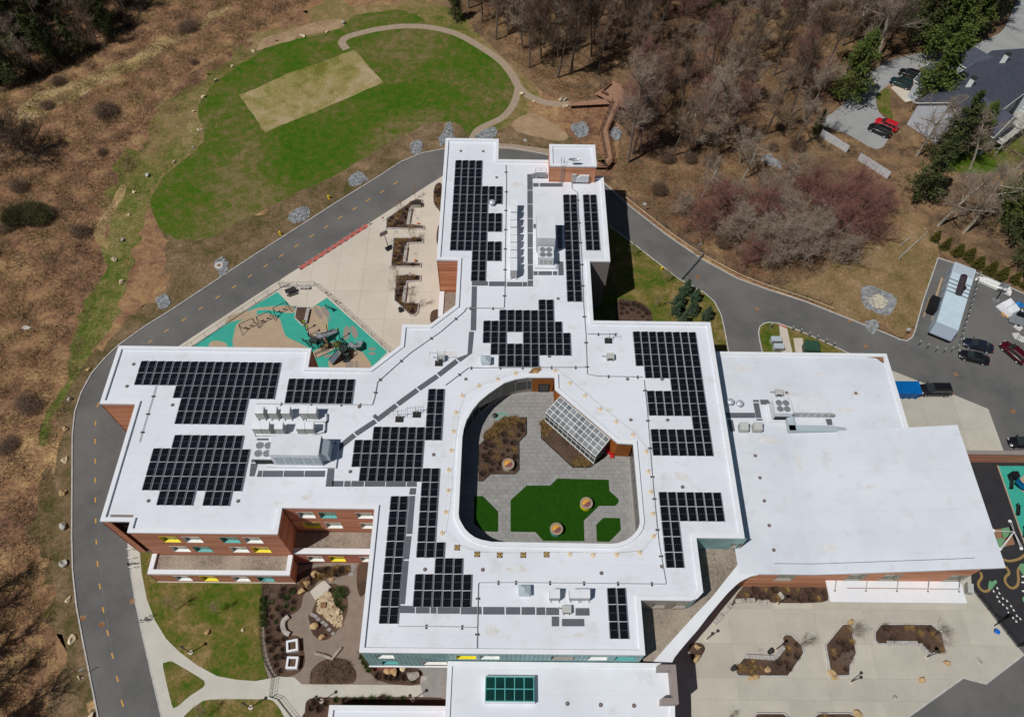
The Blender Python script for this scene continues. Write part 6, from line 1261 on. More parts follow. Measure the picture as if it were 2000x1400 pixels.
# basketball hoop (portable) on the left plaza
def hoop(lb, x, y, rz, z=.12, base_m='black'):
    t = thing('basketball_hoop', lb, 'basketball hoop', W(x, y, z), rz); MB().box((0, 0, .18), (1.2, .8, .36)).build('base', base_m, t, False); MB().bar((0, 0, .3), (0, 1.0, 2.6), .07, 6).bar((0, .2, .35), (0, .7, 1.6), .04).build('pole', 'black', t, False)
    MB().box((0, 1.3, 2.9), (1.5, .06, 1.0)).build('backboard', 'galv', t, False); rg = [(.23 * math.cos(k * .6283), 1.6 + .23 * math.sin(k * .6283), 2.6) for k in range(11)]; MB().path(rg, .02).build('rim', 'red_paint', t, False)
hoop('portable basketball hoop with black base beside the middle planter', 760, 486, .6)
# bike racks and bicycles
for i, (x, y) in enumerate([(253, 1075), (255, 1092), (257.5, 1110), (280, 1215)]):
    t = thing('bike_rack', 'steel hoop bike rack on the left walkway, %s from the top' % ordn(i), 'bike rack', W(x + 3, y, .12), .1, group='bike racks'); MB().path([(-.4, 0, 0), (-.4, 0, .8), (.4, 0, .8), (.4, 0, 0)], .03, 6).build('hoop', 'galv', t, False)
def bicycle(lb, x, y, rz, m):
    t = thing('bicycle', lb, 'bicycle', W(x, y, .12), rz)
    for s in (-.52, .52):
        wq = [(s + .33 * math.cos(k * .5236), 0, .34 + .33 * math.sin(k * .5236)) for k in range(13)]; wl = MB().path(wq, .025).build('wheel', 'black', t, False); b = MB()
        for k in range(4): b.bar((s, 0, .34), (s + .33 * math.cos(k * 1.57), 0, .34 + .33 * math.sin(k * 1.57)), .006, 3)
        b.build('spokes', 'galv', wl, False)
    MB().path([(-.52, 0, .34), (-.15, 0, .8), (.38, 0, .82), (-.05, 0, .32), (-.15, 0, .8)], .022).path([(-.52, 0, .34), (-.05, 0, .32)], .02).path([(.38, 0, .82), (.52, 0, .34)], .022).build('frame', m, t, False)
    MB().box((-.18, 0, .92), (.26, .14, .06)).build('saddle', 'black', t, False); MB().bar((.36, -.28, 1.0), (.36, .28, 1.0), .018).bar((.38, 0, .82), (.36, 0, 1.0), .018).build('handlebar', 'black', t, False)
bicycle('dark bicycle leaning at the bike racks by the brick corner', 258, 1103, .15, 'black'); bicycle('dark bicycle standing on the walkway bend, left one', 283, 1213, .2, 'dark_metal'); bicycle('dark bicycle standing on the walkway bend, right one', 293, 1207, .6, 'black')
# ================================================================ playground equipment
t = thing('play_structure', 'black and grey climbing tower with curved slides on the playground', 'play structure', W(690, 682, .13)); O = Vector((t.location.x, t.location.y, 0))
sg = mat('slide_grey', (176, 180, 188), .3, metal=.3); dk_ = mat('play_dark', (52, 62, 58), .6); gl = mat('play_green', (150, 170, 40), .5); tq = mat('play_teal', (40, 130, 120), .5)
def chute(pts, w_, m, nm='slide'):
    P = [W(x, y, z) for x, y, z in pts]; b = MB(); pv = None
    for i, p in enumerate(P):
        d = (P[min(i + 1, len(P) - 1)] - P[max(i - 1, 0)]); d.z = 0; d.normalize(); n = Vector((-d.y, d.x, 0)); r = [p + n * w_ / 2 + Vector((0, 0, .25)), p + n * w_ / 2, p - n * w_ / 2, p - n * w_ / 2 + Vector((0, 0, .25))]
        if pv: k = len(b.v); b.add(pv + r, [(0, 1, 5, 4), (1, 2, 6, 5), (2, 3, 7, 6), (4, 5, 1, 0), (5, 6, 2, 1), (6, 7, 3, 2)])
        pv = r
    b.build(nm, m, t)
chute([(617, 657, 2.2), (628, 656, 2.0), (640, 653, 1.3), (652, 648, .6), (657, 645, .4)], 1.0, sg); chute([(680, 672, 2.2), (690, 676, 2.0), (700, 676, 1.4), (704, 670, .8), (700, 668, .45)], .9, sg); chute([(663, 688, 1.9), (655, 697, 1.2), (646, 708, .4)], 1.2, mat('slide_dark', (96, 106, 116), .4))
for x, y, h, m in ((612, 664, 2.0, dk_), (670, 680, 1.9, dk_), (625, 668, 1.2, tq), (660, 672, 1.6, mat('play_olive', (92, 96, 40), .6)), (674, 690, 1.2, dk_), (634, 672, .9, mat('play_tan', (170, 150, 96), .7)), (678, 694, .7, dk_), (676, 700, .35, dk_)):
    v = W(x, y, h); MB().prism([(v.x + .75 * math.cos(k * 1.0472 + .3), v.y + .75 * math.sin(k * 1.0472 + .3)) for k in range(6)], h - .12, h).build('platform', m, t)
    for k in range(3): q = (v.x + .7 * math.cos(k * 2.094), v.y + .7 * math.sin(k * 2.094)); MB().bar((*q, .12), (*q, h + 1.1), .06, 6).build('post', 'black', t)
for p, q, h in (((600, 650), (612, 664), 1.4), ((590, 660), (606, 676), 1.2), ((612, 664), (640, 668), 1.9), ((625, 675), (652, 668), 1.7), ((650, 655), (664, 676), 2.1), ((615, 690), (650, 676), 1.6), ((668, 660), (680, 672), 2.4)):
    a_, c_ = W(*p, h), W(*q, h); b = MB().bar(a_, c_, .06, 6).bar(a_ - Vector((0, 0, .35)), c_ - Vector((0, 0, .35)), .05, 6)
    b.bar((a_.x, a_.y, .12), a_, .05, 6).bar((c_.x, c_.y, .12), c_, .05, 6); b.build('climbing_bar', 'black', t)
for x, y, h in ((598, 645, 2.4), (604, 655, 2.6), (641, 655, 2.6), (664, 662, 2.8)):
    v = W(x, y, .12); MB().bar(v, v + Vector((.15, .2, h)), .07, 6).build('post', 'black', t); MB().blob(v + Vector((.15, .2, h)), .35, int(x), sub=1).build('play_topper', gl, t)
for i, (x, y) in enumerate([(552, 610), (520, 628), (487, 642)]):
    t = thing('swing_frame', 'black frame swing on the turquoise playground, %s from the right' % ordn(i), 'swing', W(x, y, .13), .55, group='playground swings')
    MB().path([(-1.4, -.7, 0), (-1.2, 0, 2.2), (-1.0, .7, 0)], .05, 6).path([(1.4, -.7, 0), (1.2, 0, 2.2), (1.0, .7, 0)], .05, 6).bar((-1.2, 0, 2.2), (1.2, 0, 2.2), .05, 6).build('frame', 'black', t, False)
    for s in (-.5, .5): st = MB().box((s, .1, .5), (.5, .22, .05)).build('seat', 'black', t, False); MB().bar((s - .2, .1, .5), (s - .2, 0, 2.2), .012).bar((s + .2, .1, .5), (s + .2, 0, 2.2), .012).build('chain', 'galv', st, False)
t = thing('play_wall', 'dark angled play panel on the right of the turquoise playground', 'play equipment', W(644, 607, .13), -.6); MB().path([(-.7, 0, 0), (-.7, 0, 1.2), (-.2, .2, .5), (.6, .2, 1.2), (.6, .2, 0)], .06, 6).build('frame', 'black', t, False); MB().box((.2, .2, .7), (.9, .05, .7)).build('panel', tq, t, False)
# tripod climber over the painted squares
tp = W(1961, 1050, 0); t = thing('tripod_climber', 'white four-legged frame over the painted squares', 'play equipment', tp)
for x, y in ((1972, 1018), (1994, 1071), (1940, 1036), (1952, 1072)):
    v = W(x, y, 0); MB().bar((v.x, v.y, 0), (tp.x, tp.y, 2.6), .06, 6).bar((v.x + .3, v.y, 0), (tp.x, tp.y, 2.6), .05, 6).build('leg', 'white_paint', t); MB().lathe((v.x, v.y, 0), [(.25, 0), (.25, .1)], 10).build('foot', 'white_paint', t)
for i, (x, y) in enumerate([(1973, 946), (1986, 997), (2000, 1040)]):
    t = thing('court_bench', 'black metal bench beside the right teal play area, %s from the top' % ordn(i), 'bench', W(x, y, .07), 1.2, group='court benches')
    for k in range(4): MB().box((0, -.2 + k * .13, .45), (1.7, .1, .04)).build('slat', 'black', t, False)
    MB().box((0, .28, .75), (1.7, .04, .4)).build('backrest', 'dark_metal', t, False)
    for s in (-.75, .75): MB().box((s, 0, .22), (.06, .5, .44)).build('leg', 'black', t, False)
t = thing('slide', 'blue curved slide at the right picture edge', 'slide', W(1993, 945, .07)); O = t.location
chute([(1986, 938, 1.6), (1990, 944, 1.2), (1996, 950, .7), (2005, 954, .4)], 1.0, mat('slide_blue', (0, 100, 150), .35)); MB().box((-1.1, 1.0, .75), (.9, .9, 1.5)).build('deck', 'black', t, False)
t = thing('sail_frame', 'black climbing frame at the corner of the court fence', 'play equipment', W(1955, 1213, .05)); MB().bar((0, 0, 0), (.4, .3, 2.4), .12, 6).bar((0, 0, 1.6), (-1.2, -.6, .1), .08).bar((0, 0, 1.8), (1.2, .9, .4), .08).bar((0, 0, 1.2), (-.4, .9, .1), .08).build('frame', 'black', t, False)
t = thing('blue_target', 'small blue disc on a stand in front of the court fence', 'play equipment', W(1941, 1236, .11)); MB().lathe((0, 0, .9), [(.35, 0), (.35, .06), (.2, .12)], 12).build('disc', mat('blue_plastic', (20, 100, 200), .4), t, False); MB().bar((0, 0, 0), (0, 0, .9), .04).build('post', 'galv', t, False)
# brick garden wall on the right
a_, c_ = W(1888, 886, 3.0), W(2040, 887, 3.0); t = thing('brick_wall', 'free-standing brick wall with grey cap right of the hall', 'wall', (a_.x, a_.y, 0)); MB().box(((a_.x + c_.x) / 2, a_.y + .25, 1.45), (c_.x - a_.x, .5, 2.9)).build('wall_body', 'terracotta', t)
for i in range(10): MB().box((a_.x + (c_.x - a_.x) * (i + .5) / 10, a_.y + .25, 2.97), ((c_.x - a_.x) / 10 - .02, .66, .14)).build('cap_stone', 'grey_metal', t)
# ================================================================ vehicles
def car(lb, x, y, rz, paint, kind='suv', sc=1.0, group='parked cars'):
    L, Wd, H = {'suv': (4.75, 1.9, 1.7), 'sedan': (4.8, 1.85, 1.45), 'van': (5.1, 2.0, 1.85)}[kind]
    t = thing('car', lb, 'car', W(x, y, .022), rz, group); t.scale = (sc, sc, sc); h = Wd / 2; hb_ = {'suv': 1.05, 'sedan': .92, 'van': 1.1}[kind]
    st = [(-L / 2, .72, .42, .55 * hb_ + .3), (-L / 2 + .12, .88, .32, hb_ * .93), (-L / 2 + .7, .98, .27, hb_), (-.3, 1, .26, hb_), (L / 2 - 1.35, 1, .26, hb_ * .97), (L / 2 - .45, .95, .27, hb_ * .84), (L / 2 - .1, .84, .32, hb_ * .7), (L / 2, .66, .42, hb_ * .55)]
    b = MB(); rings = []
    for sx, w_, z0, z1 in st:
        w_ *= h; rings.append([(sx, w_ * .94, z0), (sx, w_, (z0 + z1) * .5), (sx, w_ * .97, z1 - .1), (sx, w_ * .86, z1), (sx, -w_ * .86, z1), (sx, -w_ * .97, z1 - .1), (sx, -w_, (z0 + z1) * .5), (sx, -w_ * .94, z0)])
    for r in rings: b.v += r
    for i in range(len(rings) - 1):
        for k in range(8): k2 = (k + 1) % 8; b.f.append((i * 8 + k, i * 8 + k2, i * 8 + 8 + k2, i * 8 + 8 + k)); b.m.append(0)
    b.f += [tuple(range(8)), tuple(range(8 * len(rings) - 8, 8 * len(rings)))[::-1]]; b.m += [0, 0]
    b.build('body', paint, t, False, True)
    xb0, xb1 = (-L / 2 + .12, L / 2 - 1.15) if kind != 'sedan' else (-L / 2 + .75, L / 2 - 1.2); xr0, xr1 = (-L / 2 + .45, L / 2 - 2.0) if kind != 'sedan' else (-L / 2 + 1.4, L / 2 - 2.15)
    bw_, rw = h * .9, h * .7; zb0 = hb_ - .03
    lo_ = [(xb0, -bw_ * .92, zb0), (xb1, -bw_ * .92, zb0), (xb1, bw_ * .92, zb0), (xb0, bw_ * .92, zb0)]; hi_ = [(xr0, -rw, H - .06), (xr1, -rw, H - .06), (xr1, rw, H - .06), (xr0, rw, H - .06)]
    c = MB().add(lo_ + hi_, [(0, 1, 5, 4), (1, 2, 6, 5), (2, 3, 7, 6), (3, 0, 4, 7)]); c.add(hi_ + [(xr0 + .15, -rw * .85, H), (xr1 - .2, -rw * .85, H), (xr1 - .2, rw * .85, H), (xr0 + .15, rw * .85, H)], [(0, 1, 5, 4), (1, 2, 6, 5), (2, 3, 7, 6), (3, 0, 4, 7), (4, 5, 6, 7)]); c.build('cabin', paint, t, False)
    def pane(q, nm, ins=.1, pr=.012):
        q = [Vector(v) for v in q]; ce = sum(q, Vector()) / 4; n = (q[1] - q[0]).cross(q[3] - q[0]).normalized(); MB().add([v + (ce - v) * ins + n * pr for v in q], [(0, 1, 2, 3)]).build(nm, 'glass_dark', t, False)
    pane((lo_[1], lo_[2], hi_[2], hi_[1]), 'windscreen'); pane((lo_[3], lo_[0], hi_[0], hi_[3]), 'rear_window', .14)
    for A, B, C_, D in ((lo_[0], lo_[1], hi_[1], hi_[0]), (lo_[2], lo_[3], hi_[3], hi_[2])):
        for s0, s1_ in ((.06, .36), (.38, .66), (.68, .95)):
            v = lambda P, Q, s: Vector(P) + (Vector(Q) - Vector(P)) * s
            pane((v(A, B, s0), v(A, B, s1_), v(D, C_, s1_), v(D, C_, s0)), 'side_window', .12)
    for sx in (-L / 2 + .95, L / 2 - .95):
        for s in (-1, 1):
            wl = MB().bar((sx, s * (h - .22), .33), (sx, s * (h + .01), .33), .34, 16).build('wheel', 'black', t, False); MB().bar((sx, s * (h + .005), .33), (sx, s * (h + .025), .33), .2, 10).build('rim', 'alu', wl, False)
    for s in (-1, 1):
        MB().box((L / 2 - .12, s * h * .62, hb_ * .66), (.2, .36, .14)).build('headlight', 'alu', t, False); MB().box((-L / 2 + .06, s * h * .7, hb_ * .82), (.14, .26, .2)).build('tail_light', 'red_paint', t, False); MB().box((L / 2 - 1.5, s * (h + .1), hb_ + .05), (.16, .2, .14)).build('mirror', paint, t, False)
    if kind != 'sedan': MB().bar((xr0 + .2, -rw * .8, H + .04), (xr1 - .3, -rw * .8, H + .04), .03).bar((xr0 + .2, rw * .8, H + .04), (xr1 - .3, rw * .8, H + .04), .03).build('roof_rail', 'dark_metal', t, False)
    return t
pb_ = mat('paint_black', (24, 24, 28), .25, spec=.6); pn_ = mat('paint_navy', (30, 34, 48), .25, spec=.6); pr_ = mat('paint_red', (190, 26, 40), .25, spec=.6); pm_ = mat('paint_maroon', (70, 8, 22), .25, spec=.6); pg_ = mat('paint_green', (26, 50, 52), .25, spec=.6)
car('navy sedan parked nearest the generator bollards', 1907, 677.5, math.pi - .3, pn_, 'sedan'); car('black sedan parked below the navy sedan', 1899, 701, math.pi - .3, pb_, 'sedan'); car('maroon car parked at the right edge of the car park', 1976, 692, 2.15, pm_, 'suv'); car('black van parked beside the blue container', 1822, 765.5, math.pi + .0, pb_, 'van', 1.02); car('black car cut by the right picture edge above the brick wall', 1996, 867, math.pi, pb_, 'sedan')
car('bright red car on the neighbour drive', 1729, 248, 2.5, pr_, 'suv'); car('dark car parked below the bright red car', 1716, 259, 2.5, pb_, 'suv'); car('dark green car on the pale pad beside the neighbour house', 1758, 167, 2.6, pg_, 'suv'); car('dark car half hidden by the pine beside the neighbour house', 1775, 150, 2.6, pb_, 'suv')
# blue container
a_, c_ = W(1752, 779, 0), W(1788, 779, 0); t = thing('dumpster', 'blue steel waste container beside the low roof', 'container', W(1758, 768, .07)); bu = mat('container_blue', (0, 98, 168), .45, (0, 88, 150), .8)
MB().add([(-2.4, -1.0, .15), (2.0, -1.0, .15), (2.0, 1.0, .15), (-2.4, 1.0, .15), (-2.4, -1.15, 1.9), (2.4, -1.15, 1.9), (2.4, 1.15, 1.9), (-2.4, 1.15, 1.9)], [(3, 2, 1, 0), (0, 1, 5, 4), (1, 2, 6, 5), (2, 3, 7, 6), (3, 0, 4, 7), (4, 5, 6, 7)]).build('body', bu, t, False)
MB().box((0, -1.1, 1.85), (4.9, .12, .14)).box((0, 1.1, 1.85), (4.9, .12, .14)).box((2.4, 0, 1.85), (.12, 2.3, .14)).build('top_rim', bu, t, False)
for k in range(5): MB().box((-2.0 + k, -1.12, 1.0), (.12, .1, 1.6)).build('rib', bu, t, False)
MB().add([(2.2, 1.1, 1.9), (2.7, 1.5, 2.1), (2.7, 1.1, 1.2), (2.2, 1.1, .9)], [(0, 1, 2, 3), (3, 2, 1, 0)]).build('hinge_plate', bu, t, False)
# generator enclosure
Zg = 3.1
ga, gb, gc, gd = W(1865.6, 511.4, Zg), W(1906.5, 527, Zg), W(1870.8, 645, Zg), W(1828, 627.7, Zg); lf0, lf1 = W(1812, 646, 1.3), W(1853.9, 664, 1.3)
ux = (gb - ga); ux.z = 0; wG = ux.length; ux.normalize(); uy = (gd - ga); uy.z = 0; LG = uy.dot(Vector((ux.y, -ux.x, 0))); uy = Vector((ux.y, -ux.x, 0))
rzg = math.atan2(ux.y, ux.x); t = thing('generator', 'large pale blue-grey generator enclosure with black exhaust lying on its roof', 'generator', (ga.x, ga.y, .022), rzg)
gm = mat('gen_blue', (196, 214, 224), .4, (186, 204, 214), .8); fr_ = (lf0 - gd).dot(uy)
b = MB(); b.box((wG / 2, -LG / 2, 1.6), (wG, LG, 3.0)); b.build('housing', gm, t, False)
n_ = fr_; MB().add([(0, -LG, 3.1), (wG, -LG, 3.1), (wG, -LG - n_, 1.2), (0, -LG - n_, 1.2), (0, -LG, .3), (wG, -LG, .3), (wG, -LG - n_, .95), (0, -LG - n_, .95)], [(0, 3, 2, 1), (3, 7, 6, 2), (0, 4, 7, 3), (1, 2, 6, 5)]).build('intake_hood', mat('gen_grey', (158, 170, 184), .4), t, False)
MB().box((wG / 2, -LG / 2 - n_ * .3, .18), (wG - .2, LG + n_ * .7, .34)).build('skid', 'black', t, False)
for k in range(4): MB().box((wG / 2, -.35 - k * .62, 3.13), (wG - .25, .54, .05)).build('louvre', mat('louvre', (176, 186, 194), .5), t, False)
for k in range(4): MB().box((wG / 2, -4.3 - k * .95, 3.14), (wG + .05, .09, .1)).build('strap', 'black', t, False)
MB().bar((wG * .52, -3.2, 3.7), (wG * .52, -7.4, 3.7), .56, 16).build('silencer', mat('silencer', (70, 60, 62), .6, (54, 46, 48), 2), t, False); MB().bar((wG * .52, -3.18, 3.7), (wG * .52, -3.1, 3.7), .46, 14).build('silencer_end', 'red_paint', t, False); MB().bar((wG * .5, -7.3, 3.5), (wG * .7, -5.6, 3.9), .24, 10).build('tail_pipe', 'black', t, False)
for k in range(5): MB().box((-.02, -1.5 - k * 2.3, 1.6), (.04, 1.9, 2.3)).build('access_door', 'gen_grey', t, False)
t2 = thing('fuel_tank', 'black tank on pale timbers left of the generator', 'tank', W(1818, 602, .022), rzg); MB().box((0, 0, .9), (1.5, 3.2, 1.4)).box((0, 0, 1.65), (1.2, 2.8, .15)).build('tank', 'black', t2, False)
for s in (-1, 1): MB().box((s * .7, -.3, .1), (.25, 4.6, .2)).build('skid', 'timber', t2, False)
MB().bar((.6, -1.0, 1.6), (2.2, -1.4, 2.2), .06).bar((.6, -1.3, 1.6), (2.2, -1.7, 2.2), .06).build('fuel_line', 'galv', t2, False)
o = MB().box((0, 0, .15), (.35, 4.6, .3)).build('timber_beam', 'timber'); o.location = W(1833, 562, .022); o.rotation_euler.z = rzg; tag(o, 'pale timber beam lying left of the generator', 'timber')
# transformer
t = thing('transformer', 'dark green transformer cabinet on the grass island', 'transformer', W(1580, 685, .13), -.1); gt = mat('transf', (44, 76, 60), .5); MB().box((0, 0, .8), (2.3, 1.6, 1.5)).build('cabinet', gt, t, False); MB().add([(-1.2, -.9, 1.5), (1.2, -.9, 1.5), (1.2, .9, 1.75), (-1.2, .9, 1.75)], [(0, 1, 2, 3)]).add([(-1.2, .9, 1.75), (1.2, .9, 1.75), (1.2, .9, 1.5), (-1.2, .9, 1.5)], [(3, 2, 1, 0)]).build('lid', gt, t, False); MB().box((-.5, -.82, .8), (.9, .04, 1.2)).box((.5, -.82, .8), (.9, .04, 1.2)).build('door', gt, t, False)
for x, y, lb in ((1513, 668, 'grey utility cabinet on the grass island, upper one'), (1518, 682, 'pale utility cabinet on the grass island, lower one')):
    t = thing('utility_cabinet', lb, 'cabinet', W(x, y, .13)); MB().box((0, 0, .5), (1.6, .9, 1.0)).build('body', 'hvac_grey', t, False); MB().box((0, 0, 1.03), (1.7, 1.0, .07)).build('lid', 'hvac_blue', t, False); MB().box((0, -.47, .5), (1.2, .03, .8)).build('door', 'galv', t, False)
# yard clutter at the right
dirn = math.atan2(W(1968, 570).y - W(1917, 548).y, W(1968, 570).x - W(1917, 548).x)
t = thing('board_stack', 'long stack of white boards along the car park kerb', 'boards', W(1943, 559, .022), dirn); 
for k in range(5): MB().box((random.uniform(-.4, .4), random.uniform(-.3, .3), .1 + .16 * k), (6.2 - .5 * k, 1.1 - .1 * k, .12), random.uniform(-.04, .04)).build('board', 'white_paint', t, False)
hoop('black basketball hoop with pale base beside the white board stack', 1943, 588, -.4, .022, 'galv')
t = thing('tarp_crate', 'white tarpaulin-covered crate near the right edge of the car park', 'crate', W(1968, 605, .022), .5); MB().add([(-1.3, -1.5, 0), (1.3, -1.5, 0), (1.3, 1.5, 0), (-1.3, 1.5, 0), (-1.1, -1.2, 1.2), (1.0, -1.3, 1.0), (1.1, 1.2, 1.3), (-1.0, 1.3, 1.1)], [(0, 1, 5, 4), (1, 2, 6, 5), (2, 3, 7, 6), (3, 0, 4, 7), (4, 5, 6, 7)]).build('tarpaulin', 'parapet_white', t, False); MB().bar((-1.1, 0, 1.22), (1.1, .1, 1.24), .03).build('strap', 'black', t, False)
t = thing('tarp_heap', 'blue tarpaulin heap at the right edge of the car park', 'tarpaulin', W(1990, 597, .022)); MB().blob((0, 0, .4), (1.1, .8, .6), 5).build('sheet', mat('tarp_blue', (40, 120, 190), .5), t, False)
t = thing('cart', 'black low cart with bags at the right edge of the car park', 'cart', W(1988, 612, .022), -.5); MB().box((0, 0, .5), (2.4, 1.2, .5)).build('tray', 'black', t, False)
for k in range(4): MB().blob((-.8 + .5 * k, .1, .9), (.35, .4, .25), k).build('bag', 'dark_metal' if k % 2 else 'white_paint', t, False)
for s in (-.9, .9): MB().bar((s, -.65, .22), (s, .65, .22), .22, 12).build('wheel', 'dark_metal', t, False)
t = thing('flat_trailer', 'grey flat trailer below the black cart', 'trailer', W(1985, 629, .022), -.35); MB().box((0, 0, .45), (2.9, 1.7, .12)).build('bed', 'galv', t, False); MB().bar((-1.4, 0, .42), (-2.6, 0, .35), .05).build('tow_bar', 'galv', t, False)
for s in (-.9, .9): MB().bar((.2, s - .1, .25), (.2, s + .1, .25), .25, 12).build('wheel', 'black', t, False)
for i, (x, y) in enumerate([(1960, 615), (1967, 614), (1969, 619)]): 
    b = MB(); b.path([(.35 * math.cos(k * .6283), .35 * math.sin(k * .6283), .15) for k in range(11)], .1, 6); o = b.build('yellow_ring', 'yellow_paint'); o.location = W(x, y, .022); tag(o, 'yellow ring lying by the white crate, ' + ['leftmost of three', 'top right of three', 'bottom right of three'][i], 'ring', 'yellow rings')
for i, (x, y) in enumerate([(1988, 640), (1985, 657), (1993, 662)]):
    t = thing('pallet', 'white pallet near the right edge, %s from the top' % ordn(i), 'pallet', W(x, y, .022), random.uniform(0, 1), group='white pallets')
    for k in range(5): MB().box((0, -.5 + k * .25, .16), (1.2, .16, .04)).build('slat', 'white_paint', t, False)
    for s in (-.5, 0, .5): MB().box((s, 0, .07), (.1, 1.1, .14)).build('runner', 'bench_wood', t, False)
o = MB().blob((0, 0, .05), (.9, .5, .12), 3).build('plastic_sheet', 'white_paint'); o.location = W(52, 640); tag(o, 'scrap of white sheeting in the brown thicket at the left edge', 'litter')
# ================================================================ neighbour's house
def gable(t, cx, cy, L, Wd, z0, ze, zr, rz, rm, wm, over=.4, parts=('wall', 'roof')):
    cs, sn = math.cos(rz), math.sin(rz); T = lambda x, y, z: (cx + x * cs - y * sn, cy + x * sn + y * cs, z)
    l, w_ = L / 2, Wd / 2; MB().add([T(-l, -w_, z0), T(l, -w_, z0), T(l, w_, z0), T(-l, w_, z0), T(-l, -w_, ze), T(l, -w_, ze), T(l, w_, ze), T(-l, w_, ze), T(-l, 0, zr), T(l, 0, zr)], [(0, 1, 5, 4), (2, 3, 7, 6), (1, 2, 6, 9, 5), (3, 0, 4, 8, 7)]).build('wall', wm, t)
    l += over; w2 = w_ + over; zo = ze - over * (zr - ze) / w_
    rf_ = None
    for s in (-1, 1):
        q = [T(-l, s * w2, zo + .12), T(l, s * w2, zo + .12), T(l, 0, zr + .12), T(-l, 0, zr + .12)]; q2 = [(a, b_, c - .15) for a, b_, c in q]
        rf_ = MB().add(q + q2, [(0, 1, 2, 3), (7, 6, 5, 4), (0, 4, 5, 1), (1, 5, 6, 2), (3, 7, 4, 0)]).build('roof', rm, t)
        MB().bar(T(-l, s * w2, zo), T(l, s * w2, zo), .09).build('gutter', 'win_white', t)
    for e_ in (-l, l): MB().bar(T(e_, -w2, zo), T(e_, 0, zr), .1).bar(T(e_, w2, zo), T(e_, 0, zr), .1).build('bargeboard', 'win_white', t)
    return T, rf_
sh = mat('shingle', (78, 82, 94), .9, (68, 72, 84), 1.2, fine=.12, bscale=4); sid = mat('siding', (196, 202, 208), .7, (182, 188, 196), 1)
A_, B_, C_, D_ = W(1812, 197, 5.6), W(1937, 95, 5.6), W(2035, 160, 5.6), W(1873, 263, 5.6)
ctr = (A_ + B_ + C_ + D_) / 4; ax_ = ((B_ + C_) - (A_ + D_)) / 2; ax_.z = 0; Lh = ax_.length; rzh = math.atan2(ax_.y, ax_.x); wh = abs(((A_ + B_) - (C_ + D_)).dot(Vector((-math.sin(rzh), math.cos(rzh), 0)))) / 2
t = thing('house', 'grey shingled house with white trim among pines at the upper right', 'house', (ctr.x, ctr.y, 0))
T, rf_ = gable(t, ctr.x, ctr.y, Lh, wh, 0, 5.6, 9.3, rzh, sh, sid)
for s in (-.22, .24):
    p = T(Lh * s, wh * .08, 9.0); ch = MB().box((p[0], p[1], 9.6), (.9, .9, 2.2), rzh).build('chimney', 'win_white', t); MB().box((p[0], p[1], 10.8), (1.05, 1.05, .16), rzh).build('cap', 'dark_metal', ch)
for u, v, L2, W2_ in ((-.12, .62, 7.5, 6), (.34, .6, 6.5, 6), (-.2, -.5, 7, 8), (.42, -.45, 6, 7)):
    p = T(Lh * u, wh * v, 0); gable(t, p[0], p[1], L2, W2_, 0, 4.6 if v > 0 else 5.2, 7.0 if v > 0 else 8.0, rzh + math.pi / 2, sh, sid, .3)
for u in (-.38, -.3, -.05, .1, .25):
    p = T(Lh * u, -wh / 2 - .04, 3.6); wn = MB().box(p, (1.1, .1, 1.4), rzh).build('window', 'win_white', t); p = T(Lh * u, -wh / 2 - .09, 3.6); MB().box(p, (.9, .04, 1.2), rzh).build('pane', 'glass_dark', wn)
# its white deck
dc = T(Lh * -.02, -wh * .82, 0); t = thing('house_deck', 'white railed wooden deck on the garden side of the grey house', 'deck', (dc[0], dc[1], 0), rzh)
for k in range(12): MB().box((-5.5 + k * 1.0, 0, 2.6), (.95, 3.6, .1)).build('plank', 'boulder_grey', t, False)
for k in range(7): MB().bar((-6 + 2 * k, -1.8, 0), (-6 + 2 * k, -1.8, 3.6), .07).build('post', 'win_white', t, False)
for a_, c_ in (((-6, -1.8), (6, -1.8)), ((-6, -1.8), (-6, 1.8)), ((6, -1.8), (6, 1.8)), ((0, -1.8), (0, 1.8))):
    b = MB().bar((*a_, 3.6), (*c_, 3.6), .06).bar((*a_, 2.75), (*c_, 2.75), .05); n = int((Vector(c_) - Vector(a_)).length / .35)
    for k in range(n): q = Vector(a_) + (Vector(c_) - Vector(a_)) * k / n; b.bar((q.x, q.y, 2.75), (q.x, q.y, 3.6), .025, 3)
    b.build('railing', 'win_white', t, False)
# ================================================================ vegetation
def np_mesh(name, V, F, m, parent=None, world=True, mi=None):
    me = bpy.data.meshes.new(name); V = np.asarray(V, np.float32); F = np.asarray(F, np.int32); k = F.shape[1]
    me.vertices.add(len(V)); me.vertices.foreach_set('co', V.ravel()); me.loops.add(F.size); me.loops.foreach_set('vertex_index', F.ravel())
    me.polygons.add(len(F)); me.polygons.foreach_set('loop_start', np.arange(len(F), dtype=np.int32) * k)
    for q in (m if isinstance(m, (list, tuple)) else [m]): me.materials.append(MATS[q] if isinstance(q, str) else q)
    if mi is not None: me.polygons.foreach_set('material_index', np.asarray(mi, np.int32))
    me.update(calc_edges=True); me.validate()
    return link(name, me, parent, world)
def tris_from(P, D, Wd):
    """thin triangles from base points P along vectors D with half width Wd"""
    n = len(P); U = np.cross(D, rng.normal(size=(n, 3))); U /= np.linalg.norm(U, axis=1, keepdims=True) + 1e-9; U *= np.asarray(Wd).reshape(-1, 1)
    V = np.empty((n * 3, 3)); V[0::3] = P - U; V[1::3] = P + U; V[2::3] = P + D
    return V, np.arange(n * 3).reshape(-1, 3)
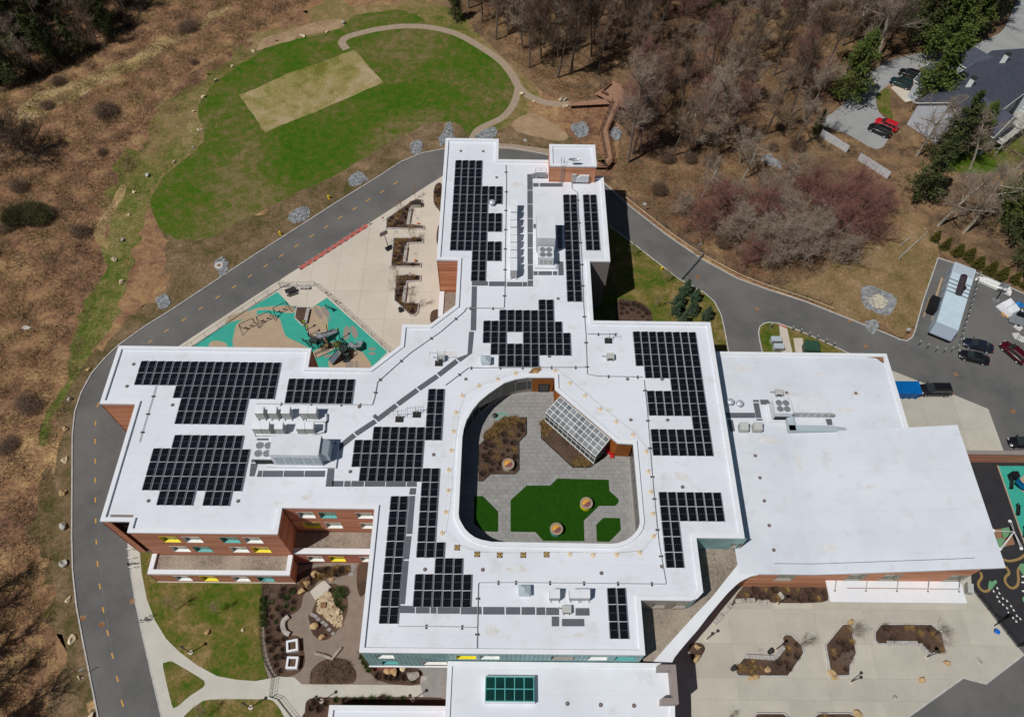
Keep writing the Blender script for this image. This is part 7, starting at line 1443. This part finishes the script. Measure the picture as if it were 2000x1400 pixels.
def bare_tree(seed, H, spread=.45, tr=.18, forks=6, start=.3, twn=2600, twl=.9, tww=.016, up=.5, mt='bark', mc='twig', buds=None, nb=0, lean=.04, budsz=.05):
    R = random.Random(seed); limb = MB(); fine = MB(); tips = []
    def grow(p, d, L, r, lv):
        n = 4 if lv == 0 else 3; b = limb if lv < 2 else fine
        for i in range(n):
            d2 = (d + Vector((R.uniform(-1, 1), R.uniform(-1, 1), R.uniform(-.3, .6))) * (.09 if lv == 0 else .2) + Vector((0, 0, .06 * up))).normalized(); q = p + d2 * (L / n); r2 = r * (.82 if lv else .86)
            b.bar(p, q, r, 6 if lv == 0 else 4 if lv == 1 else 3, r2=r2, cap=False)
            if lv >= 1: tips.append((p, q - p, lv))
            if lv < 3 and (lv > 0 or i >= 1 or start < .2):
                k = {0: forks // 3 + 1, 1: 3, 2: 2}[lv]
                for _ in range(k):
                    if lv == 0 and i / n < start - .25: continue
                    a = R.uniform(0, 6.28); s = R.uniform(.5, 1.0) if lv == 0 else R.uniform(.4, .9)
                    ax = d2.orthogonal().normalized(); ax = (ax * math.cos(a) + d2.cross(ax) * math.sin(a)); dd = (d2 * (1 - s) * .9 + ax * s + Vector((0, 0, up * .6))).normalized()
                    grow(p + (q - p) * R.uniform(.2, 1), dd, L * (spread if lv == 0 else .55) * R.uniform(.6, 1.1) * (1.15 - .5 * i / n), r2 * (.5 if lv == 0 else .55), lv + 1)
            p, d, r = q, d2, r2
        if lv == 0:
            for _ in range(3): grow(p, (d + Vector((R.uniform(-.7, .7), R.uniform(-.7, .7), .3))).normalized(), L * .28, r * .7, 1)
    grow(Vector((0, 0, -.1)), Vector((R.uniform(-lean, lean), R.uniform(-lean, lean), 1)).normalized(), H * .78, tr, 0)
    A = np.array([t[0] for t in tips]); B = np.array([t[1] for t in tips]); wt = np.array([(.35, 1, 1.6)[t[2] - 1] * t[1].length for t in tips]); ix = rng.choice(len(A), twn, p=wt / wt.sum())
    P = A[ix] + B[ix] * rng.random((twn, 1)); Dn = B[ix] / (np.linalg.norm(B[ix], axis=1, keepdims=True) + 1e-6); D = Dn * .5 + rng.normal(size=(twn, 3)) * .55 + [0, 0, .25]; D *= (twl * rng.uniform(.4, 1.3, (twn, 1))) / (np.linalg.norm(D, axis=1, keepdims=True) + 1e-6)
    V, F = tris_from(P, D, np.full(twn, tww)); mi = np.zeros(len(F), int)
    if buds:
        jx = rng.integers(0, twn, nb); P2 = P[jx] + D[jx] * rng.uniform(.3, 1, (nb, 1)); D2 = rng.normal(size=(nb, 3)); D2 *= budsz * 1.8 / np.linalg.norm(D2, axis=1, keepdims=True); V2, F2 = tris_from(P2, D2, np.full(nb, budsz)); F = np.vstack([F, F2 + len(V)]); V = np.vstack([V, V2]); mi = np.concatenate([mi, np.ones(len(F2), int)])
    t = thing('bare_tree', 'x', 'tree'); limb.build('trunk', mt, t, False)
    fv = np.array(fine.v); ff = np.array([f for f in fine.f]); ft = np.vstack([ff[:, [0, 1, 2]], ff[:, [0, 2, 3]]]) if len(ff) else np.zeros((0, 3), int)
    F = np.vstack([F, ft + len(V)]); mi = np.concatenate([mi, np.zeros(len(ft), int)]); V = np.vstack([V, fv]) if len(fv) else V
    np_mesh('crown', V, F, [mc, buds] if buds else mc, t, False, mi if buds else None)
    return t
def conifer(seed, H, rad, m='needle', n=5200, shape=1.0, layers=11, bare=.12, tuft=.34, name='pine_tree', irregular=.3, tr=.16):
    R = random.Random(seed); t = thing(name, 'x', 'tree'); b = MB(); b.bar((0, 0, -.1), (0, 0, H * .97), tr, 7, r2=.03, cap=False); P = []; D = []
    per = max(4, n // (layers * 7))
    for i in range(layers):
        f = i / (layers - 1); z = H * (bare + (1 - bare) * f * .98); rr = rad * (1 - f) ** shape * (1 + R.uniform(-irregular, irregular)) + .12 * rad
        for k in range(7):
            a = R.uniform(0, 6.28); L = rr * R.uniform(.65, 1.1); e = Vector((L * math.cos(a), L * math.sin(a), L * (.18 if irregular > .2 else -.12))); b.bar((0, 0, z), Vector((0, 0, z)) + e, .035, 3, r2=.01, cap=False)
            for _ in range(per):
                s = R.uniform(.2, 1.0); w_ = L * .28 * (1.2 - s * .5); P.append((e.x * s + R.gauss(0, w_) * .6, e.y * s + R.gauss(0, w_) * .6, z + e.z * s + R.gauss(0, .10 * rad))); D.append((e.x + R.gauss(0, .6 * L), e.y + R.gauss(0, .6 * L), R.gauss(.15, .45) * L))
    P = np.array(P); D = np.array(D); D *= tuft * rng.uniform(.6, 1.5, (len(D), 1)) / (np.linalg.norm(D, axis=1, keepdims=True) + 1e-6)
    b.build('trunk', 'bark', t, False); V, F = tris_from(P, D, tuft * rng.uniform(.25, .5, len(P))); np_mesh('crown', V, F, m, t, False); return t
def shrub(seed, r, h, m, n=260, w_=.03, name='shrub', l=.5, cat='shrub', ball=False):
    t = rng.random(n) * 6.283; k = np.sqrt(rng.random(n)) * r; P = np.stack([k * np.cos(t) * .5, k * np.sin(t) * .5, np.zeros(n)], 1)
    if ball: P = rng.normal(size=(n, 3)); P /= np.linalg.norm(P, axis=1, keepdims=True); P *= (rng.random((n, 1)) ** .4) * [r, r, h * .5]; P[:, 2] += h * .5
    D = np.stack([np.cos(t) * r, np.sin(t) * r, np.full(n, h)], 1) * rng.uniform(.3, 1.0, (n, 1)) + rng.normal(size=(n, 3)) * r * .3
    if ball: D = rng.normal(size=(n, 3)) * l * .6 + [0, 0, .1]
    D[:, 2] = np.abs(D[:, 2]); V, F = tris_from(P, D, np.full(n, w_)); o = np_mesh(name, V, F, m); o['category'] = cat; return o
def place(proto, x, y, lb, group, sc=1.0, z=0, rz=None):
    return dup(proto, W(x, y, z), random.uniform(0, 6.28) if rz is None else rz, sc, lb, group)
def put(proto, x, y, lb, group, sc=1.0, z=.14):
    o = proto.copy(); COL.objects.link(o); o.location = W(x, y, z); o.rotation_euler.z = random.uniform(0, 6.28); o.scale = (sc, sc, sc * random.uniform(.8, 1.15)); o['label'] = lb; o['group'] = group; return o
def kill(*ps):
    for p in ps:
        for o in list(p.children) + [p]: bpy.data.objects.remove(o)
def scatter(poly_px, n, dmin, seed, avoid=()):
    R = random.Random(seed); P = PL(poly_px); xs = [p[0] for p in P]; ys = [p[1] for p in P]; out = []; k = 0
    while len(out) < n and k < n * 60:
        k += 1; p = (R.uniform(min(xs), max(xs)), R.uniform(min(ys), max(ys)))
        if inside(p, P) and all((p[0] - q[0]) ** 2 + (p[1] - q[1]) ** 2 > dmin * dmin for q in out) and not any(inside(p, a) for a in avoid): out.append(p)
    return out
# ---- prototypes
tall = [bare_tree(s, 19 + s % 3 * 1.5, .27 + .03 * (s % 3), .25, 9, .45, 2600, 1.1, .022, .8, mt=('bark', 'bark_mid', 'bark')[s % 3], mc=('twig', 'twig_grey', 'twig_dark')[s % 3], lean=.08) for s in (1, 2, 3, 4, 5, 6)]
mid = [bare_tree(s, 13 + s % 3 * 2, .45, .2, 9, .25, 2900, 1.0, .022, .5, mt=('bark_mid', 'bark', 'bark')[s % 3], mc=('twig_grey', 'twig', 'twig_red')[s % 3], lean=.1) for s in (11, 12, 13, 14, 15)]
redm = [bare_tree(s, 9, .72, .17, 12, .1, 4200, .9, .018, .45, mt='bark_mid', mc='twig_red', buds='bud_red', nb=3600, budsz=.045) for s in (21, 22)]
greym = [bare_tree(s, 8.5, .75, .17, 12, .1, 5200, .95, .021, .4, mt='bark_mid', mc='twig_grey') for s in (25, 26)]
pale = [bare_tree(s, 14, .55, .28, 7, .3, 2200, .8, .016, .4, mt='bark_pale', mc='twig_grey', lean=.18) for s in (31, 32, 33)]
oak = bare_tree(41, 9, .85, .34, 12, .1, 6000, .9, .03, .25, mt='bark', mc='twig_dark')
sap = [bare_tree(s, 4.4, .5, .045, 6, .2, 150, .6, .009, .6, mc='twig_grey', mt='twig') for s in (51, 52)]
olive = bare_tree(61, 9, .5, .14, 9, .2, 2800, .8, .016, .4, mc='twig_dark', buds='bud_olive', nb=2200, budsz=.05)
pines = [conifer(s, 13, 3.5, 'needle', 5200, .75, 12, .15, .36, irregular=.45) for s in (1, 2)]; dark = [conifer(s, 15, 3.2, 'needle_dark', 5000, .8, 13, .12, .36, irregular=.4) for s in (3, 4)]
spru = [conifer(s, 3.2, 1.0, 'needle_blue', 4200, .85, 10, .03, .2, 'spruce_tree', .12, .06) for s in (5, 6)]; thu = conifer(7, 3.0, 1.0, 'thuja', 3600, .55, 10, .02, .16, 'arborvitae', .08, .05)
clear = [ccw(PL([(1580, 240), (1755, 345), (1745, 405), (1640, 372), (1560, 320)])), ccw(PL([(1600, 240), (1655, 190), (1695, 140), (1780, 100), (1870, 92), (1990, 0), (2060, -40), (2060, 330), (1840, 320), (1715, 300), (1660, 275)])), ccw(PL([(1150, 150), (1240, 150), (1240, 215), (1200, 340), (1150, 340)]))]
zoneA = [(860, -40), (905, 22), (960, 72), (1030, 140), (1100, 180), (1150, 176), (1230, 150), (1300, 40), (1330, -60)]
for i, p in enumerate(scatter(zoneA, 70, 3.1, 5, clear)): dup(tall[i % 6], (*p, 0), random.uniform(0, 6.28), random.uniform(.7, 1.15), 'tall grey bare tree above the boardwalk', 'tall bare trees above the boardwalk')
zoneB = [(1240, 170), (1330, -60), (1500, -70), (1800, -70), (1770, 90), (1690, 130), (1640, 200), (1590, 250), (1660, 300), (1560, 330), (1440, 300), (1340, 330), (1240, 300)]
for i, p in enumerate(scatter(zoneB, 74, 3.7, 9, clear)):
    q = (mid[:4] + [tall[1], tall[2], redm[0], olive, tall[3], tall[0], tall[5], tall[4]])[i % 12]; red_ = q is redm[0]
    dup(q, (*p, 0), random.uniform(0, 6.28), random.uniform(.75, 1.1), 'red-budded tree in the open wood' if red_ else 'olive-budded tree in the open wood' if q is olive else 'grey-brown bare tree in the open wood', 'red-budded trees in the open wood' if red_ else 'olive-budded trees in the open wood' if q is olive else 'bare trees in the open wood')
zoneB2 = [(1215, 345), (1330, 335), (1440, 310), (1560, 335), (1700, 330), (1735, 380), (1690, 440), (1600, 500), (1500, 525), (1400, 480), (1300, 430)]
for i, (x, y, k, sc_) in enumerate([(1395, 430, 0, .95), (1430, 470, 2, 1.0), (1362, 452, 0, .8), (1480, 440, 0, 1.0), (1475, 500, 2, .95), (1520, 505, 3, 1.1), (1555, 510, 2, 1.05), (1590, 480, 3, .95), (1530, 455, 2, 1.0), (1625, 475, 1, 1.05), (1660, 450, 0, 1.1), (1690, 470, 1, .85), (1650, 400, 1, 1.0), (1600, 430, 0, 1.0), (1570, 395, 1, .9), (1712, 415, 0, .7), (1500, 400, 3, .9), (1540, 370, 4, .75), (1370, 385, 4, .7), (1430, 400, 3, .7), (1450, 350, 4, .75), (1335, 420, 3, .6), (1460, 515, 0, .7), (1640, 515, 3, .8)]):
    q = [redm[0], redm[1], greym[0], greym[1], pale[1]][k]; kind_ = ['red-budded', 'red-budded', 'grey', 'grey', 'pale-limbed'][k]
    place(q, x, y, kind_ + ' spreading tree beside the service road', kind_ + ' trees by the service road', sc_)
zoneD = [(-140, -110), (330, -90), (290, 10), (235, 70), (170, 118), (90, 150), (20, 175), (-120, 215)]
for i, p in enumerate(scatter(zoneD, 84, 2.9, 31)): dup((tall + [olive])[i % 7] if i % 3 else dark[i % 2], (*p, 0), random.uniform(0, 6.28), random.uniform(.6, .9), 'dark evergreen in the upper left wood' if not i % 3 else 'bare tree in the upper left wood', 'evergreens at the upper left' if not i % 3 else 'bare trees at the upper left')
for i, p in enumerate(scatter([(300, -80), (850, -80), (860, -20), (700, -8), (400, -20)], 22, 5, 33)): dup(mid[i % 3], (*p, 0), random.uniform(0, 6.28), random.uniform(.6, .9), 'bare tree on the top picture edge above the lawn', 'bare trees above the lawn')
for i, (x, y) in enumerate([(-60, 1180), (-95, 1240), (-70, 1300), (-130, 1330), (-60, 1370), (-150, 1400), (-90, 1430), (-30, 1460), (-140, 1270), (-20, 1420)]): place(tall[i % 4], x, y, 'bare tree off the lower left edge', 'bare trees off the lower left edge', .75)
place(oak, 52, 302, 'broad spreading bare tree standing alone in the left thicket', 'lone trees', 1.0); place(olive, 130, 12, 'budding tree at the top edge of the left wood', 'lone trees', .9)
place(tall[0], 1226, 318, 'tall dark trunk nearest the boardwalk bend, left of a pair', 'boardwalk trees', 1.15); place(tall[2], 1236, 300, 'tall dark trunk nearest the boardwalk bend, right of a pair', 'boardwalk trees', 1.1); place(pale[0], 1345, 305, 'pale-limbed tree in the clearing right of the boardwalk', 'pale trees in the open wood', .8); place(pale[1], 1445, 320, 'pale-limbed tree near the upper stone patch', 'pale trees in the open wood', .7)
for x, y, k, s, lb in [(1713, 116, 0, 1.45, 'tall pale trunk leaning over the neighbour drive bend'), (1668, 78, 2, 1.4, 'tall pale trunk left of the neighbour drive'), (1905, 62, 2, 1.35, 'tall pale trunk at the upper right road'), (1832, 441, 0, 1.0, 'pale leaning tree left of the arborvitae row'), (1882, 455, 1, 1.1, 'pale forked tree above the arborvitae row'), (1790, 305, 2, 1.0, 'pale tree in front of the neighbour house'), (1895, 330, 0, .9, 'pale tree beside the white house deck'), (1940, 390, 1, 1.0, 'pale tree over the right-hand lawn'), (1985, 330, 2, 1.0, 'pale tree at the right edge above the pines')]: place(pale[k], x, y, lb, 'pale trees by the neighbour house', s)
for x, y, q, s, lb in [(1646, 200, pines[0], 1.0, 'green pine left of the neighbour drive'), (1800, 215, pines[1], 1.15, 'big green pine in front of the grey house'), (1822, 120, pines[0], 1.1, 'green pine on the upper side of the neighbour drive'), (1792, 92, dark[0], 1.25, 'dark tall conifer above the neighbour drive, left one'), (1835, 70, dark[1], 1.2, 'dark tall conifer above the neighbour drive, middle one'), (1880, 80, pines[1], 1.0, 'green pine above the neighbour drive, right one'), (1762, 60, dark[1], 1.1, 'dark conifer at the top edge left of the drive'), (1830, 320, dark[0], .9, 'dark green pine below the grey house, upper one'), (1792, 390, dark[1], .85, 'dark green pine below the grey house, lower one'), (1880, 300, pines[0], .75, 'yellow-green pine beside the white deck'), (1975, 470, dark[0], 1.0, 'dark pine at the right edge above the car park'), (1950, 430, pines[1], .9, 'green pine above the arborvitae row'), (1995, 530, dark[1], .8, 'dark pine at the right edge beside the car park'), (1592, 262, dark[0], .4, 'small dark evergreen at the end of the white fence'), (1390, 55, dark[1], .75, 'dark evergreen bush in the wood near the top edge'), (890, 40, dark[0], .6, 'dark evergreen at the wood edge by the oval path'), (1690, 12, dark[1], .9, 'dark conifer at the top edge'), (1920, 35, dark[0], 1.1, 'dark conifer at the upper right corner')]: place(q, x, y, lb, 'pines and conifers', s * (1.25 if x > 1600 and s > .5 else 1))
for i, (x, y) in enumerate([(1338, 573), (1357, 587), (1323, 597), (1320, 614), (1351, 611), (1379, 622), (1333, 634)]): place(spru[i % 2], x, y, 'blue-green young spruce on the east lawn, ' + ['topmost', 'second from the top', 'left of the middle', 'lower left', 'centre', 'rightmost', 'lowest against the roof edge'][i], 'young spruces on the east lawn', random.uniform(.9, 1.15), .12)
for i, (x, y) in enumerate([(1823, 471), (1843, 485), (1866, 499), (1887, 507), (1906, 522), (1929, 534), (1951, 545), (1977, 551), (1997, 562)]): place(thu, x, y, 'clipped arborvitae in the row above the car park, %s from the left' % ordn(i), 'arborvitae row', random.uniform(.85, 1.05))
for i, (x, y, s, z, lb) in enumerate([(785, 418, 1, .35, 'bare sapling in the top left-plaza planter'), (811, 388, .7, .35, 'small bare sapling at the point of the top left-plaza planter'), (805, 470, .9, .35, 'bare sapling in the middle left-plaza planter'), (780, 548, 1, .35, 'bare sapling at the top of the lowest left-plaza planter'), (778, 572, 1.1, .35, 'bare sapling on the left of the lowest left-plaza planter'), (803, 603, 1.2, .35, 'bare sapling at the tip of the lowest left-plaza planter'), (549, 563, .6, .13, 'thin sapling in the playground fence corner'), (1238, 502, .9, .13, 'bare sapling at the edge of the building shadow'), (1300, 553, .9, .13, 'bare sapling on the east lawn by the road'), (1278, 602, .8, .13, 'bare sapling on the east lawn beside the mulch bed'), (345, 1190, 1, .13, 'bare sapling on the front left lawn, left one'), (425, 1198, .9, .13, 'bare sapling on the front left lawn, right one'), (1655, 1245, 1.1, .35, 'bare sapling at the top of the middle plaza planter'), (1645, 1293, 1.1, .35, 'bare sapling at the foot of the middle plaza planter'), (1818, 1250, 1.2, .35, 'bare sapling in the long plaza planter'), (1557, 1262, 1, .35, 'twiggy sapling in the bent plaza planter'), (545, 1165, .9, .14, 'bare sapling at the top of the garden bed'), (1352, 500, .6, 0, 'small sapling behind the road fence'), (1420, 1405, .7, .14, 'small bare sapling at the bottom edge'), (408, 1396, .9, .13, 'bare sapling on the lower left lawn'), (1375, 1210, .7, .14, 'thin sapling by the link canopy')]): place(sap[i % 2], x, y, lb, 'bare saplings', s, z)
kill(*tall, *mid, *redm, *greym, *pale, oak, *sap, olive, *pines, *dark, *spru, thu)
# ---- shrubs
sb = shrub(1, .45, .55, 'shrub_brown', 220, .03); sg_ = shrub(2, .42, .5, 'dry_grass', 320, .022, 'feather_plant', cat='plant'); sgr = shrub(3, .4, .45, 'shrub_green', 260, .035); big = shrub(4, 1.3, 1.2, 'twig', 800, .022, ball=True, l=.8); bush = shrub(5, 1.6, 2.2, mat('bush_twig', (124, 102, 84), .95, (98, 80, 66), .7), 1500, .022, 'bush', ball=True, l=1.0, cat='bush'); bushg = shrub(6, 1.0, 1.3, 'shrub_green', 1300, .035, ball=True, l=.4); ever = shrub(7, 3.2, 3.0, mat('ever_olive', (84, 80, 48), .95, (60, 60, 36), .8), 6000, .04, 'bush', ball=True, l=.9, cat='bush')
def inside_scatter(poly, n, d, seed):
    R = random.Random(seed); out = []; xs = [p[0] for p in poly]; ys = [p[1] for p in poly]; k = 0
    while len(out) < n and k < n * 40:
        k += 1; p = (R.uniform(min(xs), max(xs)), R.uniform(min(ys), max(ys)))
        if inside(p, poly) and all((p[0] - q[0]) ** 2 + (p[1] - q[1]) ** 2 > d * d for q in out): out.append(p)
    return out
def fill(poly, n, d, seed, protos, z, lb, group, sc=(.7, 1.2)):
    for i, p in enumerate(inside_scatter(poly, n, d, seed)):
        pr = protos[i % len(protos)]; o = pr.copy(); COL.objects.link(o); o.location = (*p, z); o.rotation_euler.z = random.uniform(0, 6.28); s = random.uniform(*sc); o.scale = (s, s, s)
        kind = {sb: 'low brown shrub', sg_: 'tan feathery plant', sgr: 'low green shrub'}.get(pr, 'shrub'); o['label'] = kind + ' ' + lb; o['group'] = kind + 's ' + group
fill(offs(bedA, .5) if ccw(bedA) == bedA else offs(ccw(bedA), .5), 44, .75, 3, [sb, sg_, sb], ZC + .1, 'in the left courtyard bed', 'in the left courtyard bed', (.6, 1)); 
fill(zc([(983, 818), (1010, 816), (1006, 826), (960, 852), (948, 856), (948, 848)]), 20, .5, 5, [sg_], ZC + .1, 'massed in the courtyard bed', 'massed in the courtyard bed', (.8, 1.1))
fill(zc([(1059, 828), (1068, 822), (1076, 835), (1066, 850), (1059, 848)]), 9, .5, 6, [sg_], ZC + .1, 'left in the greenhouse bed', 'left in the greenhouse bed', (.8, 1.1)); fill(zc([(1118, 905), (1128, 893), (1150, 900), (1150, 910), (1125, 911)]), 10, .5, 7, [sg_], ZC + .1, 'right in the greenhouse bed', 'right in the greenhouse bed', (.8, 1.1))
for key, lb, n in (('nw1', 'in the top left-plaza planter', 16), ('nw2', 'in the middle left-plaza planter', 18), ('nw3', 'in the lowest left-plaza planter', 18), ('se1', 'in the long plaza planter', 12), ('se2', 'in the middle plaza planter', 9), ('se3', 'in the bent plaza planter', 13), ('se4', 'in the right bottom planter', 5)): fill(offs(ccw(PB[key]), .35), n, .6, len(key) + n, [sg_, sb] if key != 'se2' else [sb, sb, sg_], .34, lb, lb, (.6, 1.1))
def F(pts, n, d, seed, pr, lb, z=.15, sc=(.7, 1.2)): fill(PL(pts), n, d, seed, pr, z, lb, lb, sc)
F([(516, 1160), (535, 1150), (590, 1150), (580, 1190), (550, 1205), (548, 1230), (520, 1240)], 30, .9, 11, [sb, sb, sgr], 'in the left garden bed'); F([(522, 1245), (560, 1245), (588, 1290), (570, 1312), (540, 1310)], 18, .9, 12, [sb], 'round the white planter boxes'); F([(590, 1145), (615, 1112), (685, 1106), (680, 1120), (640, 1124), (605, 1145)], 22, .7, 13, [sb, sg_], 'below the brick annex'); F([(730, 1316), (745, 1326), (815, 1334), (812, 1325), (740, 1318)], 16, .7, 14, [sb], 'under the turquoise front'); F([(701, 1282), (706, 1283), (728, 1312), (724, 1314)], 8, .6, 15, [sgr], 'at the turquoise wall corner', sc=(.8, 1.1))
F([(1210, 592), (1240, 594), (1265, 608), (1270, 625), (1262, 632), (1252, 618), (1235, 610), (1212, 616)], 20, .9, 16, [sb], 'in the east lawn mulch bed'); F([(1450, 1150), (1612, 1148), (1612, 1162), (1600, 1172), (1512, 1173), (1500, 1167), (1452, 1168)], 34, .9, 17, [sg_, sb, sb], 'along the hall wall'); F([(850, 370), (860, 364), (862, 405), (852, 398)], 8, .6, 18, [sb, sg_], 'in the bed by the north wing'); F([(610, 1366), (800, 1364), (640, 1372), (615, 1395), (602, 1390)], 16, .8, 19, [sb, sgr], 'below the garden path'); F([(641, 1150), (665, 1160), (672, 1200), (655, 1180)], 6, .8, 20, [sb, sgr], 'beside the pebble bed')
for x, y, lb in ((650, 1310, 'big grey twiggy shrub in the round garden bed, left one'), (668, 1308, 'big grey twiggy shrub in the round garden bed, right one'), (630, 1318, 'big grey twiggy shrub in the round garden bed, lowest one')): put(big, x, y, lb, 'big garden shrubs', .9)
put(bushg, 665, 1158, 'green bushy shrub beside the pebble bed', 'green garden shrubs', .9); put(bushg, 573, 1155, 'small green shrub at the annex corner', 'green garden shrubs', .4)
for i, (x, y) in enumerate([(514, 1172), (514, 1188), (515, 1205), (516, 1218)]): put(bushg, x, y, 'dark green shrub along the garden fence, %s from the top' % ordn(i), 'fence shrubs', .45)
put(ever, 68, 425, 'large olive green bush in the left thicket', 'thicket bushes', 1.0, 0).scale = (1.25, .85, .7); put(ever, 35, 432, 'lower part-bare bush left of the olive bush', 'thicket bushes', .7, 0)
left_px = [(-160, 1480), (-160, -60), (650, -60), (590, 20), (490, 72), (370, 140), (262, 255), (196, 390), (155, 540), (112, 720), (72, 900), (58, 1050), (72, 1250), (98, 1480)]
for i, p in enumerate(scatter(left_px, 26, 6, 71)):
    o = bush.copy(); COL.objects.link(o); o.location = (*p, 0); s = random.uniform(.3, 1.0) ** 1.6 * 1.4 + .15; o.scale = (s * random.uniform(.8, 1.6), s, s * random.uniform(.35, .8)); o.rotation_euler.z = random.uniform(0, 6); o['label'] = 'bare dark bush in the left thicket'; o['group'] = 'bare bushes in the left thicket'
for i, p in enumerate(scatter(zoneB + zoneB2[::-1], 70, 4, 72, clear)):
    o = bush.copy(); COL.objects.link(o); o.location = (*p, 0); s = random.uniform(.4, 1.1); o.scale = (s, s, s); o['label'] = 'bare bush in the right-hand wood'; o['group'] = 'bare bushes in the right wood'
kill(sb, sg_, sgr, big, bush, bushg, ever)
# ---- uncountable ground cover
def cover(name, poly_px, n, h, w_, m, seed, clump=9.0, z=0, lean=.8, avoid=(), crop=False):
    P = np.array(crv(PL(poly_px), 2, True)) if crop else np.array(PL(poly_px)); r = np.random.default_rng(seed); lo_, hi_ = P.min(0), P.max(0); Q = r.uniform(lo_, hi_, (int(n * 2.2), 2))
    def ins(Q, P):
        c = np.zeros(len(Q), bool); j = len(P) - 1
        for i in range(len(P)):
            a, b_ = P[i], P[j]; k = ((a[1] > Q[:, 1]) != (b_[1] > Q[:, 1])) & (Q[:, 0] < (b_[0] - a[0]) * (Q[:, 1] - a[1]) / (b_[1] - a[1] + 1e-12) + a[0]); c ^= k; j = i
        return c
    k = ins(Q, P)
    for a in avoid: k &= ~ins(Q, np.array(a))
    cl = np.sin(Q[:, 0] * .9 + 2 * np.sin(Q[:, 1] * .5)) + np.sin(Q[:, 1] * 1.1 + 1.7 * np.sin(Q[:, 0] * .43)) + r.normal(size=len(Q)) * .9; k &= cl > -1.1
    Q = Q[k][:n]; cl = cl[k][:n]; n = len(Q); B = np.stack([Q[:, 0], Q[:, 1], np.full(n, z)], 1); D = np.stack([r.normal(size=n) * lean, r.normal(size=n) * lean, np.ones(n)], 1) * (h * r.uniform(.4, 1.2, n) * np.clip(.6 + .35 * cl, .3, 1.6))[:, None]
    V, F_ = tris_from(B, D, w_ * r.uniform(.5, 1.3, n)); return struct(np_mesh(name, V, F_, m), 'stuff')
cover('dark_thicket', [(-140, -110), (330, -90), (300, 0), (250, 62), (180, 112), (95, 150), (20, 178), (-120, 215)], 60000, 1.7, .06, mat('thicket_dark', (86, 72, 58), .95, (60, 52, 42), .3), 8, lean=.5)
cover('dry_brush', left_px, 150000, .75, .045, 'brush_a', 1); cover('dry_grass_tufts', left_px, 60000, .6, .04, 'brush_b', 2)
cover('woodland_undergrowth', [(840, -60), (905, 25), (960, 75), (1030, 145), (1110, 190), (1205, 205), (1205, 330), (1230, 385), (1400, 500), (1500, 548), (1600, 520), (1690, 440), (1740, 370), (1660, 300), (1600, 255), (1650, 190), (1720, 115), (1850, 90), (1900, -60)], 90000, .5, .05, 'brush_a', 3, avoid=clear)
cover('leaf_litter', [(840, -60), (905, 25), (960, 75), (1030, 145), (1110, 190), (1205, 205), (1205, 330), (1230, 385), (1400, 500), (1500, 548), (1600, 520), (1690, 440), (1740, 370), (1660, 300), (1600, 255), (1650, 190), (1720, 115), (1850, 90), (1900, -60)], 60000, .25, .09, mat('leaf', (150, 108, 78), .95, (120, 84, 62), .7), 4, avoid=clear, lean=2.5)
cover('margin_tufts', [(85, 1000), (110, 850), (150, 740), (215, 640), (240, 560), (300, 470), (300, 400), (335, 335), (400, 280), (392, 225), (420, 165), (500, 105), (600, 70), (660, 40), (590, 35), (490, 95), (330, 205), (235, 330), (180, 480), (150, 640), (105, 760), (70, 960)], 45000, .28, .035, 'brush_b', 5)
cover('edge_tufts', [(52, 1250), (56, 1040), (78, 880), (108, 730), (150, 560), (190, 400), (262, 262), (370, 145), (480, 80), (500, 100), (400, 160), (300, 265), (225, 400), (190, 560), (150, 730), (118, 870), (100, 1040), (108, 1250), (130, 1460), (80, 1460)], 45000, .4, .04, 'brush_a', 9)
cover('verge_tufts', [(110, 1480), (84, 1180), (78, 1040), (105, 850), (145, 750), (210, 668), (320, 590), (500, 480), (640, 385), (780, 300), (860, 282), (900, 262), (850, 245), (740, 300), (640, 352), (520, 410), (430, 462), (330, 480), (300, 560), (200, 665), (140, 745), (105, 840), (90, 930), (75, 1050), (90, 1300), (130, 1480), (165, 1400), (140, 1240), (125, 1100), (125, 900)], 40000, .25, .035, 'brush_b', 6)
cover('tan_meadow_tufts', [(1500, 553), (1560, 545), (1620, 520), (1690, 470), (1710, 410), (1760, 400), (1800, 440), (1830, 496), (1803, 587), (1785, 642), (1764, 660), (1710, 640), (1625, 606)], 26000, .22, .03, 'brush_b', 7)
# fallen logs
for i, (p, q) in enumerate([((1755, 505), (1812, 452)), ((1757, 480), (1776, 464))]):
    a_, c_ = W(*p, .15), W(*q, .15); o = MB().bar(a_, c_, .16, 7, r2=.1).bar(lerp(a_, c_, .5), lerp(a_, c_, .6) + Vector((.8, .2, .5)), .06, 5, r2=.02).build('log', 'bark_pale'); tag(o, ['long fallen trunk on the tan grass above the generator', 'short fallen branch on the tan grass above the generator'][i], 'log', 'fallen logs')

# ---- tell look-alike plants apart by their place
from collections import defaultdict
bylab = defaultdict(list)
for o in COL.objects:
    if o.parent is None and 'label' in o and 'group' in o: bylab[o['label']].append(o)
for lb, os_ in bylab.items():
    if len(os_) < 2: continue
    pj = sorted(((proj(o.location), o) for o in os_), key=lambda q: -q[0][1]); n = len(pj); rows = max(1, round(math.sqrt(n / 2))); per = math.ceil(n / rows)
    for r in range(rows):
        ch = sorted(pj[r * per:(r + 1) * per], key=lambda q: q[0][0])
        for c, (_, o) in enumerate(ch):
            o['label'] = (lb if len(lb.split()) <= 9 else ' '.join(lb.split()[:9])) + ', %s from left%s' % (ordn(c), '' if rows == 1 else ' in %s row' % ordn(r))
